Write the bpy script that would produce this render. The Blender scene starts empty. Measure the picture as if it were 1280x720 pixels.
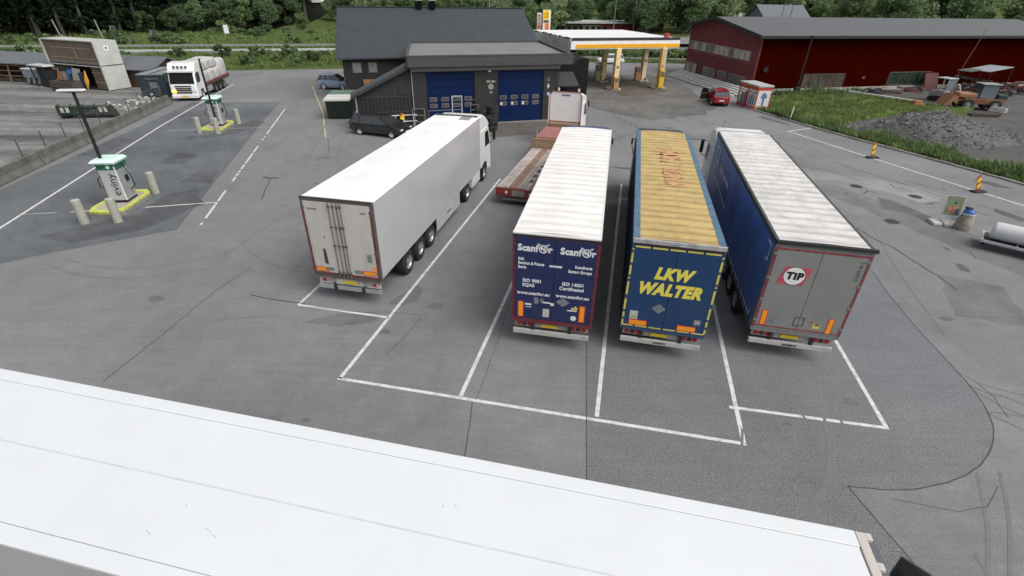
import bpy, bmesh, math, random
import numpy as np
from mathutils import Vector, Matrix, Euler
random.seed(7)
R = math.radians
SC = bpy.context.scene
COL = SC.collection

# ------------------------------------------------------------------ camera
PITCH, ROLL, CAMZ = 0.5355, 0.01808, 9.961
cp, sp, cr, sr = math.cos(PITCH), math.sin(PITCH), math.cos(ROLL), math.sin(ROLL)
fw = Vector((0, cp, -sp)); up0 = Vector((0, sp, cp)); rt0 = Vector((1, 0, 0))
rt = rt0 * cr + up0 * sr; upv = up0 * cr - rt0 * sr
cam = bpy.data.cameras.new('camera'); camo = bpy.data.objects.new('camera', cam); COL.objects.link(camo)
mw = Matrix.Identity(4)
for i in range(3):
    mw[i][0] = rt[i]; mw[i][1] = upv[i]; mw[i][2] = -fw[i]
mw[2][3] = CAMZ
camo.matrix_world = mw
cam.sensor_width = 36; cam.lens = 36 * 621.3 / 1280; cam.clip_start = 0.05; cam.clip_end = 3000
SC.camera = camo

# ------------------------------------------------------------------ light: an overcast evening
SUN_EL, SUN_AZ = 52.0, 125.0          # azimuth clockwise from +Y: behind the camera, to its right
w = bpy.data.worlds.new('World'); SC.world = w; w.use_nodes = True
nt = w.node_tree; nt.nodes.clear()
sky = nt.nodes.new('ShaderNodeTexSky'); sky.sky_type = 'NISHITA'; sky.sun_disc = False
sky.sun_elevation = R(SUN_EL); sky.sun_rotation = R(SUN_AZ); sky.dust_density = 4; sky.air_density = 1.0
hs = nt.nodes.new('ShaderNodeHueSaturation'); hs.inputs['Saturation'].default_value = 0.22
bg = nt.nodes.new('ShaderNodeBackground'); bg.inputs['Strength'].default_value = 0.11
out = nt.nodes.new('ShaderNodeOutputWorld')
nt.links.new(sky.outputs[0], hs.inputs['Color']); nt.links.new(hs.outputs[0], bg.inputs['Color']); nt.links.new(bg.outputs[0], out.inputs['Surface'])
sl = bpy.data.lights.new('sun', 'SUN'); sl.energy = 1.3; sl.angle = R(50); sl.color = (1, 0.97, 0.93)
so = bpy.data.objects.new('sun', sl); COL.objects.link(so)
sd = Vector((math.sin(R(SUN_AZ)) * math.cos(R(SUN_EL)), math.cos(R(SUN_AZ)) * math.cos(R(SUN_EL)), math.sin(R(SUN_EL))))
so.rotation_euler = sd.to_track_quat('Z', 'Y').to_euler()
SC.view_settings.view_transform = 'Standard'; SC.view_settings.look = 'None'
SC.view_settings.exposure = 0.5; SC.view_settings.gamma = 1

# ------------------------------------------------------------------ materials
def lin(c):
    return tuple(((v / 255) / 12.92 if v <= 10 else (((v / 255) + .055) / 1.055) ** 2.4) for v in c)
MATS = {}
def M(name, rgb, rough=.55, metal=0., var=.12, scale=2.5, bump=0., bscale=30., streak=0., dirt=None, dscale=1.2, damt=.5, emit=None, bands=None, spec=.5, detail=5, rnd=0.):
    """rgb is linear base colour; noise varies it, 'dirt' mixes in a second colour in blotches, 'streak' runs them downward"""
    if name in MATS: return MATS[name]
    m = bpy.data.materials.new(name); m.use_nodes = True
    n = m.node_tree.nodes; l = m.node_tree.links
    b = n['Principled BSDF']; b.inputs['Roughness'].default_value = rough; b.inputs['Metallic'].default_value = metal
    b.inputs['Specular IOR Level'].default_value = spec
    tc = n.new('ShaderNodeTexCoord'); src = tc.outputs['Object']
    no = n.new('ShaderNodeTexNoise'); no.inputs['Scale'].default_value = scale; no.inputs['Detail'].default_value = detail; no.inputs['Roughness'].default_value = .6
    if streak:
        mp = n.new('ShaderNodeMapping'); mp.inputs['Scale'].default_value = (1, 1, streak); l.new(src, mp.inputs[0]); l.new(mp.outputs[0], no.inputs['Vector'])
    else: l.new(src, no.inputs['Vector'])
    ra = n.new('ShaderNodeValToRGB'); ra.color_ramp.elements[0].position = .3; ra.color_ramp.elements[1].position = .7
    ra.color_ramp.elements[0].color = (*[max(0, v * (1 - var)) for v in rgb], 1); ra.color_ramp.elements[1].color = (*[min(1, v * (1 + var)) for v in rgb], 1)
    l.new(no.outputs[0], ra.inputs[0]); col = ra.outputs[0]
    if dirt is not None:
        n2 = n.new('ShaderNodeTexNoise'); n2.inputs['Scale'].default_value = dscale; n2.inputs['Detail'].default_value = 8; n2.inputs['Roughness'].default_value = .65
        if streak: l.new(mp.outputs[0], n2.inputs['Vector'])
        else: l.new(src, n2.inputs['Vector'])
        r2 = n.new('ShaderNodeValToRGB'); r2.color_ramp.elements[0].position = .46; r2.color_ramp.elements[1].position = .75
        r2.color_ramp.elements[1].color = (damt, damt, damt, 1)
        l.new(n2.outputs[0], r2.inputs[0])
        mx = n.new('ShaderNodeMix'); mx.data_type = 'RGBA'; l.new(r2.outputs[0], mx.inputs[0]); l.new(col, mx.inputs[6]); mx.inputs[7].default_value = (*dirt, 1)
        col = mx.outputs[2]
    if bands:      # dirt and painted rib shading across the cloth at every bow: (period in m along local y, colour, amount)
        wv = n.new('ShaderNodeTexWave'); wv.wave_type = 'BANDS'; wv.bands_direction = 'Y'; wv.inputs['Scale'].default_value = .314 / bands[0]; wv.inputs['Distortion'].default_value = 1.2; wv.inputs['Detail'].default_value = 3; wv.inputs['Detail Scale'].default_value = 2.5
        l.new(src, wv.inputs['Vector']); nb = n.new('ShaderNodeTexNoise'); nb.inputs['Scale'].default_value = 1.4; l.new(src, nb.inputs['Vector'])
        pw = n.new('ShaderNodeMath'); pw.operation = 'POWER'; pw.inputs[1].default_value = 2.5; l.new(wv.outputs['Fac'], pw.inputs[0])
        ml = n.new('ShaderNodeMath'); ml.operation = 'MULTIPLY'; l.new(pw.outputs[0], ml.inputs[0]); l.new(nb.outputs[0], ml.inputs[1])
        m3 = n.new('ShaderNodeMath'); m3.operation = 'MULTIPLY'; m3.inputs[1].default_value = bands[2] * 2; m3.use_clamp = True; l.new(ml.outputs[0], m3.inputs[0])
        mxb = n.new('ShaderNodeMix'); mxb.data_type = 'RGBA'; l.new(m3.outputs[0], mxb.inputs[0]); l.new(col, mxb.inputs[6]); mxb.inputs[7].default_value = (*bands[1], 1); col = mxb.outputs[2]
    if rnd:
        oi = n.new('ShaderNodeObjectInfo'); mr = n.new('ShaderNodeMapRange'); mr.inputs[3].default_value = 1 - rnd; mr.inputs[4].default_value = 1 + rnd
        l.new(oi.outputs['Random'], mr.inputs[0])
        h2 = n.new('ShaderNodeHueSaturation'); l.new(mr.outputs[0], h2.inputs['Value']); l.new(col, h2.inputs['Color']); col = h2.outputs[0]
    l.new(col, b.inputs['Base Color'])
    if bump:
        n3 = n.new('ShaderNodeTexNoise'); n3.inputs['Scale'].default_value = bscale; n3.inputs['Detail'].default_value = 4
        if streak: l.new(mp.outputs[0], n3.inputs['Vector'])
        else: l.new(src, n3.inputs['Vector'])
        bp = n.new('ShaderNodeBump'); bp.inputs['Strength'].default_value = bump; bp.inputs['Distance'].default_value = .02
        l.new(n3.outputs[0], bp.inputs['Height']); l.new(bp.outputs[0], b.inputs['Normal'])
    if emit: b.inputs['Emission Color'].default_value = (*emit[:3], 1); b.inputs['Emission Strength'].default_value = emit[3]
    MATS[name] = m; return m

def asphalt(name, base, speck=.25, blotch=.14, light=1.0, stain=.25, stretch=None):
    m = bpy.data.materials.new(name); m.use_nodes = True
    n = m.node_tree.nodes; l = m.node_tree.links; b = n['Principled BSDF']
    b.inputs['Roughness'].default_value = .85; b.inputs['Specular IOR Level'].default_value = .3
    tc = n.new('ShaderNodeTexCoord')
    def noise(s, d=6, r=.6, sc=None):
        x = n.new('ShaderNodeTexNoise'); x.inputs['Scale'].default_value = s; x.inputs['Detail'].default_value = d; x.inputs['Roughness'].default_value = r
        if sc:
            mp = n.new('ShaderNodeMapping'); mp.inputs['Scale'].default_value = sc; mp.inputs['Rotation'].default_value = (0, 0, .3); l.new(tc.outputs['Object'], mp.inputs[0]); l.new(mp.outputs[0], x.inputs['Vector'])
        else: l.new(tc.outputs['Object'], x.inputs['Vector'])
        return x.outputs[0]
    def rng(s, lo, hi, a=.3, c=.7):
        x = n.new('ShaderNodeMapRange'); x.inputs[1].default_value = a; x.inputs[2].default_value = c; x.inputs[3].default_value = lo; x.inputs[4].default_value = hi; l.new(s, x.inputs[0]); return x.outputs[0]
    def mul(a, c):
        x = n.new('ShaderNodeMath'); x.operation = 'MULTIPLY'; l.new(a, x.inputs[0]); l.new(c, x.inputs[1]); return x.outputs[0]
    v = mul(rng(noise(.16 if not stretch else .5, 5, .6, stretch), 1 - blotch, 1 + blotch), rng(noise(28, 3, .7), 1 - speck, 1 + speck))
    v = mul(v, rng(noise(1.3, 8, .7), 1 - blotch * .6, 1 + blotch * .6))
    v = mul(v, rng(noise(8, 4, .65), .92, 1.08)); v = mul(v, rng(noise(90, 2, .7), .8, 1.2)); v = mul(v, rng(noise(2.2, 5, .6, (.18, 2.2, 1)), .94, 1.06))
    v = mul(v, rng(noise(.35, 9, .72, (1, .25, 1)), 1, 1 - stain, .56, .74))
    v = mul(v, rng(noise(5.5, 4, .6), 1, .8, .68, .76))
    hb = n.new('ShaderNodeMix'); hb.data_type = 'RGBA'; hb.blend_type = 'MULTIPLY'; hb.inputs[0].default_value = 1
    hb.inputs[6].default_value = (*base, 1); l.new(v, hb.inputs[7]); l.new(hb.outputs[2], b.inputs['Base Color'])
    bp = n.new('ShaderNodeBump'); bp.inputs['Strength'].default_value = .35; bp.inputs['Distance'].default_value = .01
    l.new(noise(60, 3), bp.inputs['Height']); l.new(bp.outputs[0], b.inputs['Normal'])
    return m

def leafmat(name, c1, c2, rough=.6, rnd=.25):
    m = bpy.data.materials.new(name); m.use_nodes = True
    n = m.node_tree.nodes; l = m.node_tree.links; b = n['Principled BSDF']; b.inputs['Roughness'].default_value = rough; b.inputs['Specular IOR Level'].default_value = .2
    tc = n.new('ShaderNodeTexCoord'); no = n.new('ShaderNodeTexNoise'); no.inputs['Scale'].default_value = .9; no.inputs['Detail'].default_value = 5
    l.new(tc.outputs['Object'], no.inputs['Vector'])
    ra = n.new('ShaderNodeValToRGB'); ra.color_ramp.elements[0].position = .33; ra.color_ramp.elements[1].position = .67
    ra.color_ramp.elements[0].color = (*c1, 1); ra.color_ramp.elements[1].color = (*c2, 1); l.new(no.outputs[0], ra.inputs[0])
    oi = n.new('ShaderNodeObjectInfo'); mr = n.new('ShaderNodeMapRange'); mr.inputs[3].default_value = 1 - rnd; mr.inputs[4].default_value = 1 + rnd; l.new(oi.outputs['Random'], mr.inputs[0])
    hs_ = n.new('ShaderNodeHueSaturation'); l.new(mr.outputs[0], hs_.inputs['Value']); l.new(ra.outputs[0], hs_.inputs['Color']); l.new(hs_.outputs[0], b.inputs['Base Color'])
    tr = n.new('ShaderNodeBsdfTranslucent'); l.new(hs_.outputs[0], tr.inputs['Color'])
    ms = n.new('ShaderNodeMixShader'); ms.inputs[0].default_value = .35
    l.new(b.outputs[0], ms.inputs[1]); l.new(tr.outputs[0], ms.inputs[2]); l.new(ms.outputs[0], n['Material Output'].inputs[0])
    MATS[name] = m; return m

# ------------------------------------------------------------------ mesh helpers
class MB:
    def __init__(s): s.v = []; s.f = []; s.m = []; s.mi = 0
    def add(s, vs, fs):
        o = len(s.v); s.v += [tuple(p) for p in vs]
        for f in fs: s.f.append(tuple(i + o for i in f)); s.m.append(s.mi)
        return s
    def use(s, i): s.mi = i; return s
    def box(s, x0, x1, y0, y1, z0, z1):
        return s.add([(x0, y0, z0), (x1, y0, z0), (x1, y1, z0), (x0, y1, z0), (x0, y0, z1), (x1, y0, z1), (x1, y1, z1), (x0, y1, z1)],
                     [(0, 3, 2, 1), (4, 5, 6, 7), (0, 1, 5, 4), (1, 2, 6, 5), (2, 3, 7, 6), (3, 0, 4, 7)])
    def obox(s, a, b, wd, h, up=(0, 0, 1)):
        """bar from a to b, width wd, height h, centred"""
        a = Vector(a); b = Vector(b); d = (b - a).normalized(); u = Vector(up)
        if abs(d.dot(u)) > .98: u = Vector((1, 0, 0))
        r = d.cross(u).normalized(); u = r.cross(d)
        p = []
        for e in (a, b):
            for sx, sz in ((-1, -1), (1, -1), (1, 1), (-1, 1)): p.append(e + r * sx * wd / 2 + u * sz * h / 2)
        return s.add(p, [(3, 2, 1, 0), (4, 5, 6, 7), (0, 1, 5, 4), (1, 2, 6, 5), (2, 3, 7, 6), (3, 0, 4, 7)])
    def prism(s, poly, axis, a0, a1):
        """poly: 2D points ccw; axis 'x' (poly=y,z) 'y' (x,z) 'z' (x,y)"""
        n = len(poly)
        def P(p, t): return {'x': (t, p[0], p[1]), 'y': (p[0], t, p[1]), 'z': (p[0], p[1], t)}[axis]
        vs = [P(p, a0) for p in poly] + [P(p, a1) for p in poly]
        fs = [(i, (i + 1) % n, n + (i + 1) % n, n + i) for i in range(n)] + [tuple(reversed(range(n))), tuple(range(n, 2 * n))]
        return s.add(vs, fs)
    def cyl(s, a, b, r0, r1=None, n=12, caps=True):
        a = Vector(a); b = Vector(b); r1 = r0 if r1 is None else r1
        d = (b - a).normalized(); u = Vector((0, 0, 1)) if abs(d.z) < .95 else Vector((1, 0, 0))
        x = d.cross(u).normalized(); y = d.cross(x)
        vs = [];
        for e, r in ((a, r0), (b, r1)):
            for i in range(n):
                t = 2 * math.pi * i / n; vs.append(e + x * (r * math.cos(t)) + y * (r * math.sin(t)))
        fs = [(i, n + i, n + (i + 1) % n, (i + 1) % n) for i in range(n)]
        if caps: fs += [tuple(range(n)), tuple(reversed(range(n, 2 * n)))]
        return s.add(vs, fs)
    def tube(s, pts, r, n=6):
        for i in range(len(pts) - 1): s.cyl(pts[i], pts[i + 1], r, r, n)
        return s
    def lathe(s, prof, n=20, axis='x', c=(0, 0, 0)):
        """prof: list of (radius, axial)"""
        vs = []
        for r, a in prof:
            for i in range(n):
                t = 2 * math.pi * i / n; p, q_ = r * math.cos(t), r * math.sin(t)
                vs.append({'x': (c[0] + a, c[1] + p, c[2] + q_), 'y': (c[0] + p, c[1] + a, c[2] + q_), 'z': (c[0] + p, c[1] + q_, c[2] + a)}[axis])
        fs = []
        for k in range(len(prof) - 1):
            for i in range(n):
                j = (i + 1) % n; fs.append((k * n + i, k * n + j, (k + 1) * n + j, (k + 1) * n + i))
        return s.add(vs, fs)
    def loft(s, rings, closed=True, caps=True):
        n = len(rings[0]); vs = [p for r in rings for p in r]; fs = []
        for k in range(len(rings) - 1):
            for i in range(n if closed else n - 1):
                j = (i + 1) % n; fs.append((k * n + i, k * n + j, (k + 1) * n + j, (k + 1) * n + i))
        if caps and closed: fs += [tuple(reversed(range(n))), tuple(range((len(rings) - 1) * n, len(rings) * n))]
        return s.add(vs, fs)
    def sheet(s, poly, z): return s.add([(x, y, z) for x, y in poly], [tuple(range(len(poly)))])
    def mesh(s, name, mats, smooth=None):
        me = bpy.data.meshes.new(name); me.from_pydata(s.v, [], s.f); me.update()
        for m in (mats if isinstance(mats, (list, tuple)) else [mats]): me.materials.append(m)
        if any(s.m): me.polygons.foreach_set('material_index', s.m)
        b = bmesh.new(); b.from_mesh(me); bmesh.ops.recalc_face_normals(b, faces=b.faces); b.to_mesh(me); b.free()
        if smooth is not None:
            me.polygons.foreach_set('use_smooth', [True] * len(me.polygons)); me.set_sharp_from_angle(angle=R(smooth))
        return me
    def build(s, name, mats, parent=None, smooth=None, bevel=0, kind=None):
        o = bpy.data.objects.new(name, s.mesh(name, mats, smooth)); COL.objects.link(o)
        if parent: o.parent = parent
        if bevel:
            b = o.modifiers.new('bevel', 'BEVEL'); b.width = bevel; b.segments = 2; b.limit_method = 'ANGLE'
        if kind: o['kind'] = kind
        return o
def link(name, me, parent=None, loc=(0, 0, 0), rot=(0, 0, 0), scl=None):
    o = bpy.data.objects.new(name, me); COL.objects.link(o); o.parent = parent; o.location = loc; o.rotation_euler = rot
    if scl: o.scale = scl
    return o
def tag(o, label=None, cat=None, group=None, kind=None):
    if label: o['label'] = label
    if cat: o['category'] = cat
    if group: o['group'] = group
    if kind: o['kind'] = kind
    return o
def thing(name, label, cat, loc=(0, 0, 0), rz=0., group=None):
    o = bpy.data.objects.new(name, None); COL.objects.link(o); o.location = loc; o.rotation_euler = (0, 0, rz); o.empty_display_size = .3
    return tag(o, label, cat, group)
def copy_tree(o, parent=None, **kw):
    c = o.copy(); COL.objects.link(c); c.parent = parent
    for ch in o.children: copy_tree(ch, c)
    return c
def B(x0, x1, y0, y1, z0, z1): return MB().box(x0, x1, y0, y1, z0, z1)
TXT = {}
def text(body, size, mat, parent, loc, rot=(R(90), 0, 0), bold=.018, shear=0., align='CENTER', wide=1., depth=.004, name='lettering', spacing=1.0):
    c = bpy.data.curves.new('t', 'FONT'); c.body = body; c.size = size; c.offset = bold * size; c.extrude = depth; c.shear = shear; c.align_x = align; c.align_y = 'CENTER'
    c.space_character = spacing; c.resolution_u = 2
    o = bpy.data.objects.new('t', c); COL.objects.link(o)
    dg = bpy.context.evaluated_depsgraph_get(); me = bpy.data.meshes.new_from_object(o.evaluated_get(dg))
    bpy.data.objects.remove(o); bpy.data.curves.remove(c)
    me.name = name; me.materials.clear(); me.materials.append(mat)
    if wide != 1: me.transform(Matrix.Diagonal((wide, 1, 1, 1)))
    return link(name, me, parent, loc, rot)

bumperw = M('dull_white_bar', (.46, .455, .44), .5, var=.08, dirt=(.2, .19, .18), dscale=3, damt=.6)
white = M('white_paint', (.78, .78, .78), .4, var=.04, dirt=(.5, .48, .45), damt=.25)
black = M('black_plastic', (.012, .012, .013), .5, var=.2)
rubber = M('rubber', (.018, .018, .019), .8, var=.25, scale=8)
rimm = M('wheel_rim_steel', (.42, .42, .43), .4, .6, dirt=(.08, .07, .06), damt=.7, dscale=5)
alu = M('aluminium', (.55, .56, .57), .35, .7, var=.1)
galv = M('galvanised_steel', (.5, .51, .52), .5, .5, var=.15, scale=6)
darksteel = M('dark_steel', (.03, .03, .032), .6, .2, var=.25, dirt=(.09, .07, .05), damt=.5)
glass = M('dark_glass', (.008, .01, .011), .2, var=.05, spec=.2)
redlamp = M('red_lamp', (.45, .015, .015), .25, var=.1)
orange = M('orange_reflector', (.95, .33, .02), .4, var=.06)
redborder = M('red_reflector', (.6, .03, .04), .4, var=.1)
plateyel = M('yellow_plate', (.7, .52, .04), .5, var=.1, dirt=(.2, .15, .05))
concrete = M('concrete', (.26, .255, .24), .9, var=.2, scale=1.2, bump=.4, dirt=(.12, .12, .1), damt=.7)
# ================================================================== SETTING
P0 = (-44.0, 86.7); NV = (-.256, .967); TV = (.967, .256)
def sst(a, b, x):
    t = np.clip((x - a) / (b - a), 0, 1); return t * t * (3 - 2 * t)
def nd(x, y): return (x - P0[0]) * NV[0] + (y - P0[1]) * NV[1]
def hgt(x, y):
    x = np.asarray(x, float); y = np.asarray(y, float); n = nd(x, y)
    st = -11.5 + 6 * sst(-20, 5, x)
    h = -.06 + 1.0 * sst(st, -.8, n)
    up = np.maximum(0, n - 9)
    left = sst(-30, -80, x)
    h = h + up * .012 + left * np.maximum(0, up - 45) * .08 + left * sst(50, 150, up) * 12 + sst(150, 500, up) * 60
    return h
def onroad(s, n, z=.95): return (P0[0] + TV[0] * s + NV[0] * n, P0[1] + TV[1] * s + NV[1] * n, z)

grassmat = leafmat('meadow_ground', (.075, .115, .032), (.14, .185, .06), .9, 0)
xs = np.concatenate([np.linspace(-500, -130, 16), np.linspace(-120, 120, 81), np.linspace(130, 500, 16)])
ys = np.concatenate([np.linspace(-60, 60, 13), np.linspace(64, 150, 58), np.linspace(156, 900, 40)])
X, Y = np.meshgrid(xs, ys); Z = hgt(X, Y)
nx, ny = len(xs), len(ys)
g = MB(); g.v = [(float(a), float(b), float(c)) for a, b, c in zip(X.ravel(), Y.ravel(), Z.ravel())]
g.f = [(j * nx + i, j * nx + i + 1, (j + 1) * nx + i + 1, (j + 1) * nx + i) for j in range(ny - 1) for i in range(nx - 1)]; g.m = [0] * len(g.f)
g.build('ground', grassmat, kind='structure', smooth=60)

asp = asphalt('asphalt', (.186, .1875, .191))
asp_old = asphalt('asphalt_charging', (.118, .126, .134), .22, .28, stain=.35)
asp_new = asphalt('asphalt_newer', (.158, .162, .167), .55, .1, stain=.12)
asp_lot = asphalt('concrete_lot', (.165, .165, .16), .15, .55, stain=.4, stretch=(.12, 1, 1))
gravel = asphalt('gravel_ground', (.085, .083, .08), .45, .3, stain=.3)  # base colour lowered to paint in the near-lens vignetting
soil = M('dry_soil', (.07, .06, .045), .95, var=.4, scale=2, bump=.5)
mark = M('white_road_paint', (.62, .62, .6), .7, var=.12, scale=9, dirt=(.2, .2, .2), dscale=4.0, damt=.75)
markold = M('worn_road_paint', (.4, .4, .39), .8, var=.2, scale=9, dirt=(.15, .15, .15), dscale=3.5, damt=1.0)
markyel = M('pale_yellow_paint', (.55, .47, .22), .8, var=.2, scale=6, dirt=(.13, .13, .12), dscale=4, damt=.9)
crackm = M('crack_filler', (.06, .059, .058), .9, var=.2)
skidm = M('tyre_mark', (.145, .146, .149), .85, var=.1, scale=3, dirt=(.175, .1765, .18), dscale=2.2, damt=1.0)
stainm = asphalt('asphalt_stain', (.14, .14, .14), .2, .25)
lightp = asphalt('asphalt_pale', (.235, .234, .23), .2, .2)

KERB = [(24.0, 54.6), (24.52, 52.95), (26.03, 47.64), (27.87, 42.43), (30.2, 36.51), (31.5, 33.01), (32.4, 30.2), (34.4, 22), (37, 8), (39, -40)]
yard = [(-110, -40)] + [(39, -40)] + KERB[::-1][1:] + [(27.5, 57.5), (28.6, 63.9), (25.9, 82.6), (34, 92.5), (28, 93.6), (10.4, 94.6), (-26.4, 78.9), (-50.3, 72.3), (-78, 65.5), (-110, 58)]
MB().sheet(yard, 0).build('asphalt_yard', asp, kind='structure')
MB().sheet([(39, -40)] + [(140, -40), (140, 110), (27, 110), (25.9, 82.6), (28.6, 63.9), (27.5, 57.5)] + KERB[:-1], -.012).build('gravel_lot', gravel, kind='structure')
MB().sheet([(-110, -40), (-14.5, -40), (-23.5, 0), (-29.2, 26.75), (-34.4, 52.2), (-37, 66), (-38, 70), (-110, 52)], .0012).build('concrete_lot', asp_lot, kind='structure')
MB().sheet([(-21.5, 3), (-18.5, 9), (-21.2, 17.98), (-19.8, 19.15), (-16.1, 21.7), (-17.1, 25.6), (-22.1, 45), (-24, 53), (-32.5, 52.2), (-28.9, 26.7), (-23.4, 0)], .0012).build('charging_bay_asphalt', asp_old, kind='structure')
def ease(p_, n_=2):
    for _ in range(n_):
        o_ = [p_[0]]
        for a, b in zip(p_[:-1], p_[1:]): o_ += [(a[0] * .75 + b[0] * .25, a[1] * .75 + b[1] * .25), (a[0] * .25 + b[0] * .75, a[1] * .25 + b[1] * .75)]
        p_ = o_ + [p_[-1]]
    return p_
EDGE = ease([(8.07, 7.83), (9.3, 7.72), (10.48, 7.95), (11.4, 8.3), (12.2, 8.8), (12.9, 9.45), (13.42, 10.2), (13.75, 11.1), (13.95, 12.0), (14.28, 14.28), (14.9, 17.2), (15.57, 19.4), (15.9, 24)])
MB().sheet([(2.2, 1.0), (9.5, 1.0), (8.6, 4), (8.33, 6.22)] + EDGE + [(8, 27), (4.0, 25), (2.93, 16.9), (1.86, 7.88)], .0012).build('newer_asphalt', asp_new, kind='structure')
BLOBZ = [0]
def blob(poly, z, name, m, jit=.12, sub=7):
    BLOBZ[0] += 1; z = .0014 + BLOBZ[0] * .00005
    pts = []; jit = min(jit, sum(math.dist(a, b) for a, b in zip(poly, poly[1:] + poly[:1])) / len(poly) / sub * .28)
    for i in range(len(poly)):
        a = poly[i]; b = poly[(i + 1) % len(poly)]
        for k in range(sub):
            t = k / sub; pts.append((a[0] + (b[0] - a[0]) * t + random.uniform(-jit, jit), a[1] + (b[1] - a[1]) * t + random.uniform(-jit, jit)))
    return MB().sheet(pts, z).build(name, m, kind='structure')
# damp strip and pale repairs on the right lane; oily forecourt; dirty apron in front of the workshop
blob([(19.9, 30.2), (21.5, 26.5), (23.5, 21.5), (24.2, 18.4), (22.6, 15.2), (21.9, 17.2), (20.8, 21.2), (19.2, 26.4), (17.9, 29.6)], .004, 'damp_asphalt', stainm, .1)
blob([(20.6, 33.2), (24.9, 30.2), (26.2, 28.0), (23.2, 27.6), (21.6, 30.2), (19.2, 31.8)], .005, 'asphalt_repair', lightp, .12)
MB().sheet([(22.68, 28.77), (24.29, 28.99), (24.75, 27.61), (23.21, 27.16)], .0031).build('manhole_repair', asphalt('asphalt_bright', (.27, .268, .262), .2, .12), kind='structure')
darkst = asphalt('asphalt_dark_stain', (.1, .1, .1), .2, .3)
for pts, jt in (([(19.5, 19.65), (19.77, 19.52), (19.78, 19.03), (19.5, 18.75), (19.31, 19.01)], .05), ([(17.93, 18.29), (18.52, 18.06), (18.69, 17.33), (18.9, 16.4), (17.8, 16.2), (17.86, 17.36)], .09), ([(20.26, 21.37), (20.36, 21.21), (20.39, 20.97), (20.15, 20.93)], .03), ([(21.32, 28.06), (21.82, 27.58), (22.19, 26.18), (22.45, 24.68), (21.63, 24.44), (21.35, 25.69), (20.44, 26.1)], .1), ([(23.3, 26.93), (23.93, 26.96), (24.1, 27.26), (23.7, 27.15)], .03), ([(27.0, 26.5), (27.5, 24.8), (26.8, 24.6), (26.5, 26.0)], .08), ([(29.6, 31.6), (30.6, 31.4), (31.1, 29.9), (30.2, 30.2)], .1), ([(12.0, 41.6), (15.6, 41.2), (15.2, 40.7), (12.2, 41.0)], .08), ([(6.6, 33.2), (9.2, 32.6), (9.0, 32.2), (6.8, 32.7)], .06), ([(24.2, 50.6), (25.3, 47), (24.8, 46.6), (23.4, 50)], .1)):
    blob(pts, 0, 'damp_asphalt', darkst, jt)
blob([(17.0, 34.8), (19.9, 33.4), (20.0, 30.9), (17.0, 31.3), (15.0, 33.2)], .005, 'asphalt_repair', lightp, .15)
blob([(20.0, 17.6), (18.6, 14.6), (16.4, 15.4), (18, 18.6)], .0045, 'damp_asphalt', asphalt('asphalt_mid', (.15, .15, .15), .2, .25), .3)
blob([(6, 56), (12, 48), (18, 50), (21.5, 56), (22, 70), (19, 80), (9, 74), (6.5, 66)], .004, 'forecourt_asphalt', asphalt('asphalt_forecourt', (.13, .126, .12), .25, .35), .5)
blob([(10, 68), (12.5, 60.5), (15.5, 61.5), (18.5, 64), (18, 70), (13.5, 74)], .008, 'oil_stain', asphalt('asphalt_oily', (.1, .085, .065), .25, .4), .5)
blob([(-9.2, 42.6), (-7, 41.3), (-1, 40.6), (3.4, 42.6), (4.3, 45.9), (3.6, 47.3), (-8.3, 43.7)], .004, 'workshop_apron', asphalt('asphalt_apron', (.11, .1, .088), .3, .35), .2)
wet = asphalt('asphalt_wet', (.088, .092, .098), .2, .4)
for k_, pts in enumerate([[(-21.9, 20.6), (-19.9, 20.0), (-17.6, 21.6), (-16.6, 25), (-18.2, 27.4), (-19.5, 26.2), (-19.0, 23.6), (-20.3, 22.2)], [(-26.2, 38.4), (-23.6, 38.2), (-22.0, 40.5), (-21.8, 44.2), (-23, 45.6), (-23.4, 42), (-24.2, 39.6)], [(-19.8, 28.4), (-17.9, 28.2), (-18.8, 31), (-20, 30.5)], [(-23.5, 32), (-21.6, 31.8), (-22, 34.2), (-23.4, 34.4)], [(-29.8, 33.5), (-28, 33), (-28.8, 38), (-30.4, 38)]]):
    blob(pts, .0062 + .0003 * k_, 'damp_asphalt', wet, .22)
for (x, y, r) in ((23.7, 28.2, .36), (21.2, 29.9, .36), (19.8, 24.3, .34)):
    MB().cyl((x, y, -.01), (x, y, .0036), r, r, 20).build('manhole_cover', darksteel, kind='structure')

def strip(mb, pts, wd, z):
    """one ribbon with mitred joints along a polyline"""
    if z < .02: z *= .35
    P_ = [Vector((p[0], p[1])) for p in pts]; vs = []
    for i, p in enumerate(P_):
        d0 = (p - P_[i - 1]).normalized() if i else None; d1 = (P_[i + 1] - p).normalized() if i < len(P_) - 1 else None
        d = ((d0 or d1) + (d1 or d0)).normalized() if (d0 or d1).dot(d1 or d0) > -.5 else (d1 or d0)
        nrm = Vector((-d.y, d.x)); k = 1 / max(.5, nrm.dot(Vector((-(d1 or d0).y, (d1 or d0).x))))
        vs += [(*(p + nrm * k * wd / 2), z), (*(p - nrm * k * wd / 2), z)]
    return mb.add(vs, [(2 * i, 2 * i + 1, 2 * i + 3, 2 * i + 2) for i in range(len(P_) - 1)])
def mk(name, pts, wd=.12, m=None, z=.009):
    mb = MB()
    strip(mb, pts, wd, z)
    return mb.build(name, m or mark, kind='structure')
def along(a, th, d): return (a[0] + math.sin(th) * d, a[1] + math.cos(th) * d)
mk('bay_line', [(-5.08, 11.32), (-.85, 30.1)])
mk('bay_line', [(-1.43, 10.6), along((-1.43, 10.6), .215, 19)], z=.0096)
mk('bay_line', [(2.39, 9.95), (6.6, 29.52)], z=.0096)
mk('bay_line', [(6.09, 9.08), along((6.09, 9.08), .218, 19.5)], z=.0096)
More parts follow.
